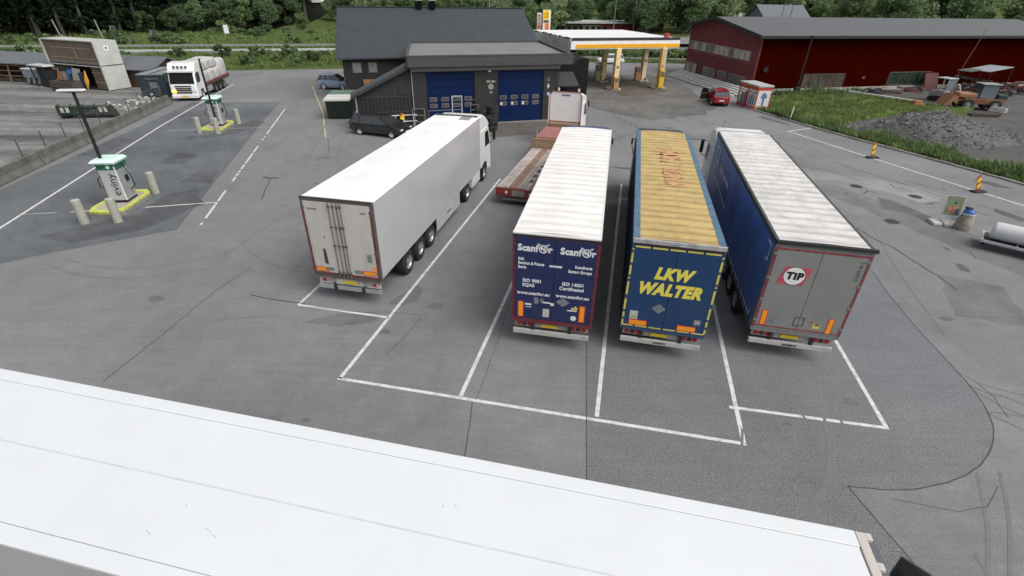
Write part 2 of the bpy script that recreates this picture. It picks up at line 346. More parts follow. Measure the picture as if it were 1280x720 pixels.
mk('bay_line', [(10.2, 9.73), along((10.2, 9.73), .2, 17)], z=.0096)
mk('bay_line', [(-5.14, 11.33), (6.15, 9.07)], .11)
mk('bay_line', [(6.2, 10.42), (10.26, 9.72)], .11)
mk('bay_line', [(-7.83, 15.3), (-4.36, 14.58)], .11)
mk('bay_line', [(-7.83, 15.3), along((-7.83, 15.3), .2, 6)], .11, z=.0096)
mk('bay_line', [(-9.55, 21.0), (-8.6, 20.8)], .1); mk('bay_line', [(-9.5, 21.0), along((-9.5, 21.0), .2, 9)], .1, z=.0096)
mk('lane_line', [(-19.4, .2), (-24.33, 21.5), (-29.42, 42), (-34.03, 63.83)], .14)
mk('lane_line', [(-24.7, 23.17), (-23.2, 23.5)], .1, markold); mk('lane_line', [(-22.6, 23.6), (-21.0, 24.0)], .1); mk('lane_line', [(-19.3, 24.4), (-16.0, 25.3)], .1)
mk('lane_line', [(-28.1, 40.7), (-25.2, 41.2)], .1, markold); mk('lane_line', [(-23.6, 41.7), (-20.44, 42.42)], .1, markold)
mk('lane_line', [(-31.2, 53.0), (-23.74, 54.85)], .1, markold)
t = 0.0; dmb = MB(); a0 = Vector((-15.24, 22.29)); b0 = Vector((-22.73, 51.9)); LL = (b0 - a0).length
for ln, gp_ in [(.25, .6), (2.2, .25), (1.7, 1.6), (.9, .2), (.5, .2), (.4, .3), (.9, .3), (2.5, .3), (1.6, 1.8), (.4, .5), (.3, .8), (1.5, .3), (2.2, .25), (2.6, .2), (2.8, .3), (3, .2), (2, .2)]:
    if t + ln > LL: break
    d = (b0 - a0).normalized(); strip(dmb, [a0 + d * t, a0 + d * (t + ln)], .12, .009); t += ln + gp_
dmb.build('dashed_line', mark, kind='structure')
mk('lane_line', [(26.5, 45.74), (23.76, 44.36), (26.09, 36.44), (28.31, 29.37), (29.2, 26.6), (31.0, 20), (33.2, 8)], .13)
mk('yellow_edge_line', [(-24.52, 63.7), (-17.93, 48.09), (-14.81, 39.35)], .11, markyel)

# cracks, seams and tyre marks
def wob(pts, amp, seg=.5):
    o = []
    for a, b in zip(pts[:-1], pts[1:]):
        n_ = max(1, int(math.dist(a, b) / seg))
        for k in range(n_):
            t_ = k / n_; o.append((a[0] + (b[0] - a[0]) * t_ + random.uniform(-amp, amp), a[1] + (b[1] - a[1]) * t_ + random.uniform(-amp, amp)))
    return o + [pts[-1]]
ck = MB()
for pts, amp, wd in [
    ([(23.7, 30.49), (23.51, 29.77), (23.91, 29.51), (24.1, 29.11)], .05, .07), ([(25.21, 31.32), (25.68, 30.17), (25.85, 29.62), (26.42, 29.51), (26.55, 29.93)], .04, .06), ([(25.52, 26.12), (25.57, 25.35), (25.91, 25.26)], .04, .06), ([(26.45, 26.97), (26.76, 26.4), (26.88, 25.63)], .04, .06), ([(17.4, 23.4), (17.49, 22.01), (17.77, 21.19), (17.82, 19.8), (17.9, 18.42), (17.81, 17.29)], .04, .07), ([(21.14, 20.85), (20.93, 20.22), (21.01, 20.15)], .03, .05), ([(19.48, 24.6), (19.47, 23.94), (20.15, 24.2), (20.03, 24.67)], .05, .05), ([(19.84, 28.76), (19.73, 28.28)], .03, .08), ([(20.82, 28.49), (21.4, 29.1), (21.75, 28.59)], .03, .09), ([(19, 43), (21.2, 40), (22.6, 37)], .15, .06), ([(20, 37), (20.8, 35.4)], .08, .07), ([(17.5, 36.5), (18.3, 35.2)], .08, .08),
    ([(-11.91, 10.96), (-11.6, 13.4), (-11.3, 16.4), (-10.8, 18.2)], .02, .03), ([(-1.05, 10.4), (-1.09, 8.6), (-1.15, 6)], .015, .025),
    ([(-.97, 10.52), (-.5, 13), (.1, 16.9)], .01, .014), ([(1.86, 7.88), (2.93, 16.9)], .004, .02),
    (EDGE, .012, .03),
    ([(8.07, 7.83), (8.33, 6.22), (8.7, 3.6)], .01, .03),
    ([(13.4, 10.3), (13.9, 9.8), (14.6, 9.5), (15.6, 9.4)], .09, .018), ([(13.75, 11.2), (14.1, 10.6), (14.6, 10.1), (14.9, 9.6)], .09, .018), ([(13.8, 11.5), (14.4, 11.0), (15.2, 10.5)], .09, .018), ([(13.5, 10.4), (14.2, 10.35), (14.9, 10.0), (15.6, 10.1)], .09, .014), ([(13.9, 12.2), (14.2, 11.8), (14.15, 11.0), (13.9, 10.2)], .05, .016), ([(14.2, 11.6), (14.9, 11.2), (15.6, 10.9), (16.5, 10.2)], .09, .014),
    ([(8.9, 7.5), (10.2, 7.2), (11.0, 7.35), (11.7, 7.9)], .02, .014),
    ([(-7.6, 15.2), (-5.6, 14.9), (-4, 14.9), (-3.0, 14.7)], .03, .02), ([(-3.2, 14.6), (-3.6, 13.4), (-4.0, 12.4)], .02, .02), ([(-9.9, 15.9), (-8.6, 15.6), (-7.6, 15.4)], .04, .05),
    ([(-19.8, 19.2), (-16.1, 21.7), (-17.1, 25.6), (-22.1, 45)], .02, .035), ([(-14.5, 39), (-13.2, 35.2), (-13.4, 33)], .05, .05),
    ([(9.3, 52), (9.9, 48), (11, 44), (13.4, 41.2)], .25, .09), ([(11, 44), (7.2, 39.5), (6, 36)], .2, .06), ([(12.6, 56), (15, 51), (18, 47), (19.8, 45)], .25, .06), ([(13.5, 42), (16, 41.7), (18, 41.9)], .15, .12), ([(6.4, 33), (8.4, 32.2), (9.2, 32)], .1, .06), ([(17.9, 38.5), (20, 34), (23, 30.6)], .1, .05), ([(21.7, 37.2), (24.3, 30.9), (26, 27)], .1, .06), ([(14.5, 34.5), (16, 33.4), (18.6, 31.2)], .2, .08), ([(17, 35.6), (15.2, 39)], .3, .05),
    ([(-14.93, 29.53), (-14.37, 27.67), (-13.8, 25.75)], .05, .06), ([(-15.5, 29.6), (-14.39, 29.4)], .12, .2)]:
    strip(ck, wob(pts, amp, .35), wd, .0142)
ck.build('asphalt_crack', crackm, kind='structure')
sk = MB()
def arc(cx, cy, r, a0_, a1_, n_=22): return [(cx + r * math.cos(R(a0_ + (a1_ - a0_) * i / n_)), cy + r * math.sin(R(a0_ + (a1_ - a0_) * i / n_))) for i in range(n_ + 1)]
for i, pts in enumerate([[(6.25, 9.6), (5.9, 8.75), (5.3, 8.0), (4.6, 7.5), (3.7, 7.1)], [(6.4, 9.6), (6.05, 8.7), (5.45, 7.9), (4.7, 7.35), (3.8, 6.95)], [(8.1, 10.6), (8.2, 9.4), (8.0, 8.4), (7.5, 7.7), (6.8, 7.0), (6.4, 6.6)], [(9.5, 13.4), (9.3, 11), (8.9, 9)],
        [(-19.22, 18.64), (-17.07, 17.79), (-15.11, 17.8), (-13.53, 18.49), (-12.39, 19.6)], [(-19.42, 18.05), (-16.77, 16.94), (-14.33, 17.09), (-12.53, 17.89)], [(-12.39, 19.6), (-12.1, 21.85), (-11.42, 24.46), (-10.66, 25.91)], [(-12.06, 20.02), (-10.51, 18.54), (-8.69, 17.76)],
        [(-18.87, 37.61), (-15.86, 33.21), (-12.72, 31.95)], [(-17.42, 40.98), (-14.59, 37.44), (-12.19, 35.42)], [(-12.16, 13.24), (-10.57, 14.23), (-8.48, 14.55)], [(6.77, 7.13), (7.69, 8.0), (8.28, 8.99), (8.72, 10.13)], [(9.7, 5.75), (10.59, 6.81), (11.54, 8.32)], [(10.15, 5.75), (11.24, 7.02), (12.1, 8.33)],
        [(16.5, 24), (15.2, 30), (12, 37), (7, 42)], [(18.3, 24.5), (17, 31), (13.6, 38.4), (8.4, 44)], [(22, 30), (21, 38), (17, 46), (11, 52)], [(-24.5, 62), (-18, 55), (-14.5, 45), (-12, 33)], [(-26.5, 61), (-20, 54), (-16.4, 45), (-14, 33)],
        [(12.9, 7.2), (13.0, 5.6), (12.4, 3.4)], [(11.2, 6.6), (11.3, 4.8), (10.9, 3)], [(9.8, 6.2), (9.6, 4.8)], [(15, 14), (16.5, 19), (18.5, 24)]]):
    if len(pts) > 2:      # ease the corners of the track
        for _ in range(2):
            q_ = [pts[0]]
            for a, b in zip(pts[:-1], pts[1:]): q_ += [(a[0] * .75 + b[0] * .25, a[1] * .75 + b[1] * .25), (a[0] * .25 + b[0] * .75, a[1] * .25 + b[1] * .75)]
            pts = q_ + [pts[-1]]
    strip(sk, pts, .085 if i > 3 else .07, .0107 + i * .0001)
sk.build('tyre_mark', skidm, kind='structure')
# scattered small stains on the yard
stn = MB()
for i in range(46):
    x = random.uniform(-16, 16); y = random.uniform(6, 45); r = random.uniform(.05, .16) * (1 + y / 30)
    stn.sheet([(x + r * math.cos(a) * random.uniform(.6, 1.4) * 1.6, y + r * math.sin(a) * random.uniform(.5, 1.2)) for a in [k * .628 for k in range(10)]], .0026 + .00001 * i)
stn.build('oil_spot', stainm, kind='structure')
for pts in [[(-4.6, 15.5), (-4.0, 15.35), (-3.55, 15.75), (-3.45, 16.5), (-3.75, 16.9), (-4.2, 16.2)], [(-3.15, 15.35), (-2.85, 15.6), (-2.5, 15.55), (-2.55, 15.25), (-2.85, 15.1)], [(-7.2, 14.2), (-6, 14.9), (-4.6, 14.7), (-4.9, 14.2), (-6, 14.0)]]:
    blob(pts, .0055, 'oil_stain', stainm, .08)

# forest floor on the left hillside, near-black to paint in the shade under the trees
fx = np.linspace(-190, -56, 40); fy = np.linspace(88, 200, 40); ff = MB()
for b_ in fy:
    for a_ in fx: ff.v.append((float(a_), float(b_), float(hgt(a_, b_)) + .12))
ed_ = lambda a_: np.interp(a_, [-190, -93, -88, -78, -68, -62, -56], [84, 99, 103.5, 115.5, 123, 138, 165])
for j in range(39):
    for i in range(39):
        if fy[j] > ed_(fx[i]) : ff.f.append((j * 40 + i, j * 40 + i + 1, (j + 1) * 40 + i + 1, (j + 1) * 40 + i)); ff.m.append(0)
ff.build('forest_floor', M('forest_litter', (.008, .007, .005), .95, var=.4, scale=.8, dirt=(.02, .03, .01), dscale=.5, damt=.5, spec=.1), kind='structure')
# kerb of single stones along the right lane
kerb = thing('kerb', None, None); kerb['kind'] = 'structure'
kerbm = M('kerb_stone', (.3, .29, .27), .9, var=.2, scale=2, dirt=(.12, .13, .08), damt=.6, rnd=.15)
ks = B(-.48, .48, -.09, .09, -.1, .12).mesh('kerb_stone', kerbm)
acc = 0.0
for a, b in zip(KERB[:-2], KERB[1:-1]):
    L_ = math.dist(a, b); n_ = max(1, round(L_))
    for k in range(n_):
        t_ = (k + .5) / n_; link('kerb_stone', ks, kerb, (a[0] + (b[0] - a[0]) * t_, a[1] + (b[1] - a[1]) * t_, random.uniform(-.015, .015)), (0, 0, math.atan2(b[1] - a[1], b[0] - a[0]) + random.uniform(-.02, .02)), (L_ / n_, 1, 1))

# main road on its bank
rd = MB()
rd.add([onroad(-120, .6, .97), onroad(220, .6, .97), onroad(220, 8, .97), onroad(-120, 8, .97)], [(0, 1, 2, 3)])
rd.build('road', asphalt('asphalt_road', (.13, .13, .132), .1, .1), kind='structure')
mk('road_line', [onroad(-120, 1.0)[:2], onroad(220, 1.0)[:2]], .15, mark, .979); mk('road_line', [onroad(-120, 7.5)[:2], onroad(220, 7.5)[:2]], .15, mark, .979)
railm = M('guardrail_steel', (.66, .67, .68), .45, .3, var=.08)
def guardrail(name, label, pts, hz=.55, m=railm):
    t_ = thing(name, label, 'guardrail', pts[0])
    o = Vector(pts[0]); prof = [(0, -.155), (.04, -.12), (.04, -.06), (0, -.02), (0, .02), (.04, .06), (.04, .12), (0, .155)]
    bm_ = MB(); pm = MB()
    for a, b in zip(pts[:-1], pts[1:]):
        a = Vector(a) - o; b = Vector(b) - o; d = (b - a).normalized(); r = Vector((d.y, -d.x, 0)); n_ = max(1, int((b - a).length / 4))
        for k in range(n_):
            p = a + (b - a) * (k / n_); q_ = a + (b - a) * ((k + .985) / n_)
            bm_.loft([[p + r * x + Vector((0, 0, hz + z)) for x, z in prof], [q_ + r * x + Vector((0, 0, hz + z)) for x, z in prof]], closed=False)
            MB().obox(p - r * .08 + Vector((0, 0, -.25)), p - r * .08 + Vector((0, 0, hz + .12)), .1, .06).build('post', galv, t_)
    bm_.build('beam', m, t_)
    return t_
guardrail('guardrail', 'long pale guardrail on the near side of the main road', [onroad(-85, .1, .95), onroad(-20, .1, .95), onroad(40, .1, .95), onroad(75, .1, .95)])
guardrail('guardrail', 'grey guardrail on the far side of the main road', [onroad(-85, 8.6, .95), onroad(40, 8.6, .95), onroad(75, 8.6, .95)], m=M('guardrail_dull', (.3, .31, .3), .6, .3, var=.2))
guardrail('guardrail', 'low guardrail along the grass behind the petrol station forecourt', [(5, 93.5, -.05), (16, 95.3, -.05), (30, 94.6, -.05)], m=M("guardrail_dull", (.3, .31, .3)))
# ================================================================== TRUCKS
def tyre_mesh(r, wd, inner):
    return MB().lathe([(inner, -wd / 2), (r * .93, -wd / 2), (r, -wd * .36), (r, -wd * .12), (r * .985, -wd * .1), (r * .985, wd * .1), (r, wd * .12), (r, wd * .36), (r * .93, wd / 2), (inner, wd / 2)], 24).mesh('wheel', rubber, 35)
def rim_mesh(inner, wd, mat, dish=.06, spokes=0):
    h = wd / 2
    m = MB().lathe([(inner, -h), (inner * .97, -h + .01), (inner * .8, -h + dish), (inner * .45, -h + dish * .9), (inner * .4, -h + .01), (0.001, -h + .005)], 24)
    m.lathe([(inner, h), (inner * .97, h - .01), (inner * .8, h - dish), (inner * .45, h - dish * .9), (inner * .4, h - .01), (0.001, h - .005)], 24)
    n_ = 10 if not spokes else spokes
    for k in range(n_):
        a = 2 * math.pi * k / n_; 
        if spokes:
            for s_ in (-1, 1): m.obox((s_ * (h - .012), inner * .2 * math.cos(a), inner * .2 * math.sin(a)), (s_ * (h - .012), inner * .95 * math.cos(a), inner * .95 * math.sin(a)), inner * .2, .02)
        else:
            for s_ in (-1, 1): m.cyl((s_ * (h - dish * 1.05), inner * .62 * math.cos(a), inner * .62 * math.sin(a)), (s_ * (h - dish * .6), inner * .62 * math.cos(a), inner * .62 * math.sin(a)), .022, n=6)
    return m.mesh('rim', mat, 35)
T_SUP, R_SUP = tyre_mesh(.52, .385, .29), rim_mesh(.29, .385, rimm, .1)
T_STE, R_STE = tyre_mesh(.51, .32, .29), rim_mesh(.29, .32, rimm, .09)
T_DRV, R_DRV = tyre_mesh(.51, .6, .29), rim_mesh(.29, .6, rimm, .16)
def wheel(parent, t_, r_, x, y, z):
    w_ = link('wheel', t_, parent, (x, y, z)); link('rim', r_, w_); return w_

def reflector(parent, x, z, wd, h, y=-.012):
    m = MB().use(0).box(x - wd / 2, x + wd / 2, y - .004, y, z - h / 2, z + h / 2).use(1)
    b = .025; m.box(x - wd / 2 + b, x + wd / 2 - b, y - .007, y - .0045, z - h / 2 + b, z + h / 2 - b)
    return m.build('reflector', [redborder, orange], parent)
def sticker(parent, x, z, wd, h, m, y=-.012, diamond=False, name='sticker'):
    if diamond: return MB().prism([(x - wd / 2, z), (x, z - h / 2), (x + wd / 2, z), (x, z + h / 2)], 'y', y - .003, y).build(name, m, parent)
    return B(x - wd / 2, x + wd / 2, y - .003, y, z - h / 2, z + h / 2).build(name, m, parent)

def ribbed_roof(wd, L, z, nrib, amp, mats, crown=.05, valley=.14, jit=.0):
    """tarpaulin roof hanging between its bows: across-ribs with sagging cloth"""
    m = MB(); ny_ = nrib * 4; nx_ = 12; rnd_ = [random.uniform(.6, 1.3) for _ in range(nrib + 1)]
    for j in range(ny_ + 1):
        t = j / ny_; ph = (t * nrib) % 1; k = rnd_[int(t * nrib) % nrib]
        for i in range(nx_ + 1):
            u = i / nx_ * 2 - 1
            sag = amp * k * (1 - abs(2 * ph - 1) ** 1.25) * (1 - abs(u) ** 4) + (amp * .25 * math.sin(i * 2.1 + j * 1.7) if jit else 0) * (1 - abs(u) ** 6)
            m.v.append((u * wd / 2, t * L, z + crown * (1 - u * u) - sag * (1 if 0 < j < ny_ else 0)))
    for j in range(ny_):
        for i in range(nx_):
            a = j * (nx_ + 1) + i; m.f.append((a, a + 1, a + nx_ + 2, a + nx_ + 1)); m.m.append(0)
    return m

def curtain(x, y0, y1, z0, z1, n=26, amp=.02, seed=0):
    rng = random.Random(seed); m = MB(); cols = []
    ny_ = n * 3
    for j in range(ny_ + 1):
        y = y0 + (y1 - y0) * j / ny_
        for i, t in enumerate((0, .06, .3, .55, .8, .94, 1)):
            k = math.sin(j * 2 * math.pi / 3 + rng.uniform(-.4, .4)) * amp * (.3 + t * (1 - t) * 3)
            m.v.append((x + (k if 0 < t < 1 else 0), y, z0 + (z1 - z0) * t))
    for j in range(ny_):
        for i in range(6):
            a = j * 7 + i; m.f.append((a, a + 7, a + 8, a + 1)); m.m.append(0)
    return m

def tractor(root, L, paint, roof_h=3.85, ant=False, mir=.55, cabw=2.5, chassis=darksteel, y0=None):
    """cab-over tractor coupled in front of a trailer of length L (all parts of the one articulated truck)"""
    a = (L + .75) if y0 is None else y0; f = a + 2.25
    W = cabw / 2
    fl = .95
    side = [(a, fl), (a, 3.0), (a + .12, 3.08), (f - .55, 3.08), (f - .12, 2.25), (f - .02, 1.35), (f, .55), (f - .9, .5), (f - 1.0, 1.0), (f - 1.95, 1.0), (f - 2.0, fl)]
    def ring(x, k): return [(x, y - (y - a - 1.1) * (1 - k), z) for y, z in side]
    MB().loft([ring(-W, .97), ring(-W + .1, 1), ring(W - .1, 1), ring(W, .97)]).build('cab', paint, root, smooth=30, bevel=.02)
    # roof fairing
    pr = [(a - .05, 3.05), (a - .05, roof_h), (a + .35, roof_h + .02), (a + 1.1, roof_h - .12), (a + 1.75, 3.45), (a + 1.95, 3.1)]
    MB().loft([[(-W * .97, y, z - (0 if z < 3.2 else .12)) for y, z in pr], [(-W * .8, y, z) for y, z in pr], [(W * .8, y, z) for y, z in pr], [(W * .97, y, z - (0 if z < 3.2 else .12)) for y, z in pr]]).build('roof_deflector', paint, root, smooth=40)
    # windscreen & side windows
    MB().add([(-W * .92, f - .11, 2.22), (W * .92, f - .11, 2.22), (W * .88, f - .52, 3.0), (-W * .88, f - .52, 3.0)], [(0, 1, 2, 3)]).build('windscreen', glass, root)
    for s_ in (-1, 1):
        win = MB().prism([(f - 1.35, 2.0), (f - .28, 2.0), (f - .62, 2.85), (f - 1.35, 2.85)], 'x', s_ * W + s_ * .002, s_ * W + s_ * .008).build('side_window', glass, root)
        MB().prism([(a - .42, 1.0), (a + .02, 1.0), (a + .02, 3.5), (a - .42, 3.75)], 'x', s_ * (W - .04), s_ * W * .995).build('side_fairing', paint, root)
        # mirror
        mi = MB().tube([(s_ * W, f - .25, 2.85), (s_ * (W + .24 * mir), f - .1, 2.9)], .02).tube([(s_ * W, f - .25, 2.0), (s_ * (W + .24 * mir), f - .1, 2.9 - .8 * mir)], .02).build('mirror_arm', black, root)
        B(s_ * (W + .2 * mir + .04) - .1 * mir, s_ * (W + .2 * mir + .04) + .1 * mir, f - .16, f - .04, 2.9 - .75 * mir, 2.9).build('mirror', black, mi, bevel=.05)
        B(s_ * (W - .25) - .24, s_ * (W - .25) + .24, a + .4 - 2.35, a + .3 - .6, .38, .98).build('side_skirt', paint if roof_h > 3.9 else darksteel, root, bevel=.04)
        MB().prism([(a + .15, .55), (a + .2, 1.05), (a + .7, 1.2), (a + 1.2, 1.05), (a + 1.25, .6), (a + 1.1, .6), (a + 1.0, .95), (a + .7, 1.05), (a + .38, .95), (a + .3, .55)], 'x', s_ * (W - .4), s_ * (W + .005)).build('mudguard', black, root)
        wheel(root, T_STE, R_STE, s_ * (W - .2), a + .72, .51)
        wheel(root, T_DRV, R_DRV, s_ * (W - .32), a - 2.95, .51)
        B(s_ * .42 - .05, s_ * .42 + .05, a - 3.7, f - .3, .72, .98).build('chassis_rail', chassis, root)
    B(-W * .98, W * .98, f - .03, f + .06, .35, .95).build('bumper', paint, root, bevel=.04)
    if ant: MB().cyl((W - 2.1, f - 1.9, 3.2), (W - 2.1, f - 1.9, 4.4), .008, n=4).build('antenna', black, root)

def trailer_under(root, L, guards=True, axles=(2.6, 3.91, 5.22), skirt=None, bz=1.05):
    for s_ in (-1, 1):
        B(s_ * .55 - .06, s_ * .55 + .06, .3, L - .6, bz - .42, bz - .06).build('chassis_beam', darksteel, root)
        for y in axles:
            wheel(root, T_SUP, R_SUP, s_ * 1.06, y, .52)
        lg = B(s_ * .75 - .07, s_ * .75 + .07, L - 2.85, L - 2.7, .22, bz - .1).build('landing_leg', darksteel, root)
        B(s_ * .75 - .15, s_ * .75 + .15, L - 2.95, L - 2.6, .2, .23).build('foot', darksteel, lg)
        if guards and skirt is None:
            for z in (.55, .82): B(s_ * 1.24 - .015, s_ * 1.24 + .015, 6.1, L - 3.2, z - .06, z + .06).build('side_guard', alu, root)
        for y in axles: MB().prism([(y + .6 * math.cos(R(d)), .56 + .6 * math.sin(R(d))) for d in (35, 65, 90, 115, 145)] + [(y + .585 * math.cos(R(d)), .56 + .585 * math.sin(R(d))) for d in (145, 115, 90, 65, 35)], 'x', s_ * 1.06 - .2, s_ * 1.06 + .2).build('mudguard', black, root)
    for y in axles: MB().cyl((-1, y, .52), (1, y, .52), .075, n=8).build('axle', darksteel, root)
    B(-.5, .5, 5.9, 6.9, .6, .95).build('pallet_box', darksteel, root)

dirtcol = (.16, .14, .12)
def rear_end(root, W, bz, top, doorm, framem, door_gap=.012, bumper=bumperw, lamps='bar'):
    """frame, two doors, bumper, lamps of a box or curtainsider, at y = 0"""
    f = MB(); f.box(-W, -W + .085, .0, .16, bz - .1, top - .02).box(W - .085, W, .0, .16, bz - .1, top - .02).box(-W + .086, W - .086, .001, .16, top - .13, top - .02).box(-W + .086, W - .086, .001, .2, bz - .12, bz + .03)
    f.build('rear_frame', framem, root, bevel=.008)
    for s_ in (-1, 1):
        x0, x1 = (-W + .09, -door_gap / 2) if s_ < 0 else (door_gap / 2, W - .09)
        d = B(x0, x1, -.01, .05, bz + .035, top - .135).build('door', doorm, root, bevel=.006)
        for z in (bz + .3, bz + 1.05, bz + 1.8, top - .35): B(s_ * (W - .06) - .055, s_ * (W - .06) + .055, -.03, -.012, z - .04, z + .04).build('hinge', framem, d)
    if lamps:
        lb = MB().box(-W + .1, W - .1, .12, .2, bz - .36, bz - .16).build('lamp_bar', M('lamp_bar_grey', (.32, .31, .3), .6, var=.2, dirt=(.05, .05, .05), dscale=5, damt=.9), root)
        for s_ in (-1, 1):
            for k in range(3): MB().cyl((s_ * (W - .24 - k * .17), .10, bz - .26), (s_ * (W - .24 - k * .17), .125, bz - .26), .07, n=12).build('tail_lamp', redlamp if k != 1 else M('dark_lamp', (.09, .02, .02), .3), root)
        B(-.32, .2, .085, .118, bz - .32, bz - .2).build('number_plate', plateyel, root)
    bm_ = B(-W + .06, W - .06, .02, .12, bz - .6, bz - .44).build('underrun_bar', bumper, root, bevel=.01)
    for s_ in (-1, 1): B(s_ * .6 - .05, s_ * .6 + .05, .06, .16, bz - .45, bz - .1).build('bumper_bracket', darksteel, root)

L = 13.6
def curtainsider(label, loc, rz, roofm, railm_, doorm, framem, curtm, paint, bz, W=1.275, nrib=24, amp=.035, seed=1, valance=None, railw=.05, cab_h=3.85):
    t = thing('articulated_truck', label, 'truck', loc, rz, 'trucks parked in the marked bays')
    top = 4.0
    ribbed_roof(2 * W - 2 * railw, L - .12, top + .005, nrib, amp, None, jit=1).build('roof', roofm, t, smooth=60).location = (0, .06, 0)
    for s_ in (-1, 1):
        B(s_ * (W - railw / 2) - railw / 2, s_ * (W - railw / 2) + railw / 2, .02, L - .02, top - .14, top + .012).build('roof_rail', railm_, t, bevel=.006)
        c = curtain(s_ * (W - .012), .16, L - .1, bz - .03, top - .14, amp=.014, seed=seed + s_).build('curtain', curtm, t, smooth=60)
        sr = B(s_ * (W - .03) - .03, s_ * (W - .03) + .03, .17, L - .05, bz - .14, bz - .031).build('side_rail', M('side_rail_grey', (.16, .17, .18), .5, .3, var=.2), t)
        st_ = MB()
        for k in range(22):
            y = .5 + k * (L - 1) / 21; st_.box(s_ * W - .006 + s_ * .004, s_ * W + .006 + s_ * .004, y - .022, y + .022, bz - .18, bz + .25)
        st_.build('curtain_strap', black, t)
    B(-W, W, L - .1, L, bz - .1, top).build('front_wall', white, t)
    B(-W + .06, W - .06, .15, L - .1, bz - .06, bz + .05).build('load_floor', M('trailer_floor', (.12, .08, .05), .8), t)
    rear_end(t, W, bz, top, doorm, framem)
    B(-W, W, -.02, .1, top - .018, top + .03).build('roof_edge', railm_, t, bevel=.006)
    trailer_under(t, L, bz=bz)
    tractor(t, L, paint, cab_h, ant=cab_h > 3.9, mir=1.0 if cab_h > 3.9 else .5)
    return t

# --- the blue rear with white lettering
navy = M('navy_door', (.016, .026, .095), .4, var=.1, dirt=(.035, .042, .08), dscale=1.6, damt=.5)
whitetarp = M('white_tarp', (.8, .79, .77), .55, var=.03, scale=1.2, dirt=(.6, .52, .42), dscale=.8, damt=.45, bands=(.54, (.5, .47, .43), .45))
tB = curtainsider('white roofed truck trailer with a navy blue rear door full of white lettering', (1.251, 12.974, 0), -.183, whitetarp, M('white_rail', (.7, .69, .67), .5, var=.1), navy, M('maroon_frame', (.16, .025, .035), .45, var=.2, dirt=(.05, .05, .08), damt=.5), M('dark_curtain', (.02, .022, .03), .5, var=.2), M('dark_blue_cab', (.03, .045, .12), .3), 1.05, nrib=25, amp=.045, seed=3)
B(-1.275, 1.275, -.006, .0, 3.865, 3.98).build('header', M('dark_header', (.03, .02, .03), .6, var=.3), tB)
lw = M('white_lettering', (.75, .76, .78), .5, var=.05, dirt=(.2, .22, .3), dscale=6, damt=.4)
def globe(parent, x, z, r, m, y=-.016):
    mb = MB()
    for k in range(20):
        a0, a1 = 2 * math.pi * k / 20, 2 * math.pi * (k + 1) / 20
        mb.add([(x + r * math.cos(a0), y, z + r * math.sin(a0)), (x + r * math.cos(a1), y, z + r * math.sin(a1)), (x + r * .72 * math.cos(a1), y, z + r * .72 * math.sin(a1)), (x + r * .72 * math.cos(a0), y, z + r * .72 * math.sin(a0))], [(0, 1, 2, 3)])
    for (cx_, cz_, w_, h_) in ((-.3, .15, .35, .4), (.25, -.2, .3, .35), (.3, .35, .2, .2)): mb.add([(x + r * (cx_ + w_ * math.cos(a)), y, z + r * (cz_ + h_ * math.sin(a))) for a in [j * .785 for j in range(8)]], [tuple(range(8))])
    for s_ in (-1, 1): mb.add([(x + s_ * r * .4, y - .001, z + r * .95), (x + s_ * r * 1.35, y - .001, z + r * 1.35), (x + s_ * r * 1.15, y - .001, z + r * .85)], [(0, 1, 2)])
    return mb.build('emblem', m, parent)
for x0 in (-.62, .64):
    text('Scanf', .29, lw, tB, (x0 - .2, -.014, 3.55), bold=.045, wide=.95, spacing=1.05); globe(tB, x0 + .26, 3.56, .135, lw); text('r', .29, lw, tB, (x0 + .46, -.014, 3.55), bold=.045)
for s_, z, x, al in (('Italy', 3.19, -1.1, 'LEFT'), ('Benelux & France', 3.05, -1.1, 'LEFT'), ('Iberia', 2.91, -1.1, 'LEFT'), ('Scandinavia', 3.08, 1.1, 'RIGHT'), ('Eastern Europe', 2.92, 1.1, 'RIGHT')):
    text(s_, .135, lw, tB, (x, -.014, z), align=al, bold=.03, wide=.82)
B(-.16, .22, -.0165, -.0125, 3.0, 3.06).build('sticker', lw, tB)
for s_, z, x, al in (('ISO 9001', 2.46, -.95, 'LEFT'), ('SQAS', 2.3, -.95, 'LEFT'), ('ISO 14001', 2.47, .92, 'RIGHT'), ('Certificated', 2.31, .92, 'RIGHT')):
    text(s_, .155, lw, tB, (x, -.014, z), align=al, bold=.03)
text('www.scanfor.eu', .155, lw, tB, (-.6, -.014, 2.02), bold=.03); text('www.scanfor.eu', .155, lw, tB, (.6, -.014, 2.04), bold=.03)
greyp = M('faded_sticker', (.2, .21, .22), .6, var=.3, scale=9); pale = M('pale_sticker', (.5, .5, .48), .6, var=.15, scale=8); ylw = M('yellow_sticker', (.6, .5, .1), .5)
sticker(tB, .32, 1.82, .42, .32, greyp, diamond=True); sticker(tB, -.5, 1.78, .14, .22, greyp); sticker(tB, -.32, 1.8, .14, .22, greyp, diamond=True); sticker(tB, -.17, 1.74, .24, .05, lw, name='sticker')
sticker(tB, .0, 1.7, .11, .1, lw); sticker(tB, -.18, 1.36, .2, .3, pale); sticker(tB, -.75, 1.62, .2, .06, lw); sticker(tB, -.74, 1.52, .18, .02, lw); sticker(tB, .62, 1.55, .3, .04, lw); sticker(tB, .72, 1.64, .16, .2, ylw, diamond=True); sticker(tB, .62, 1.62, .06, .12, lw, diamond=True)
MB().cyl((.68, -.0125, 1.28), (.68, -.016, 1.28), .09, n=18).build('sticker', lw, tB)
reflector(tB, -.98, 1.42, .19, .58); reflector(tB, .93, 1.46, .19, .6)

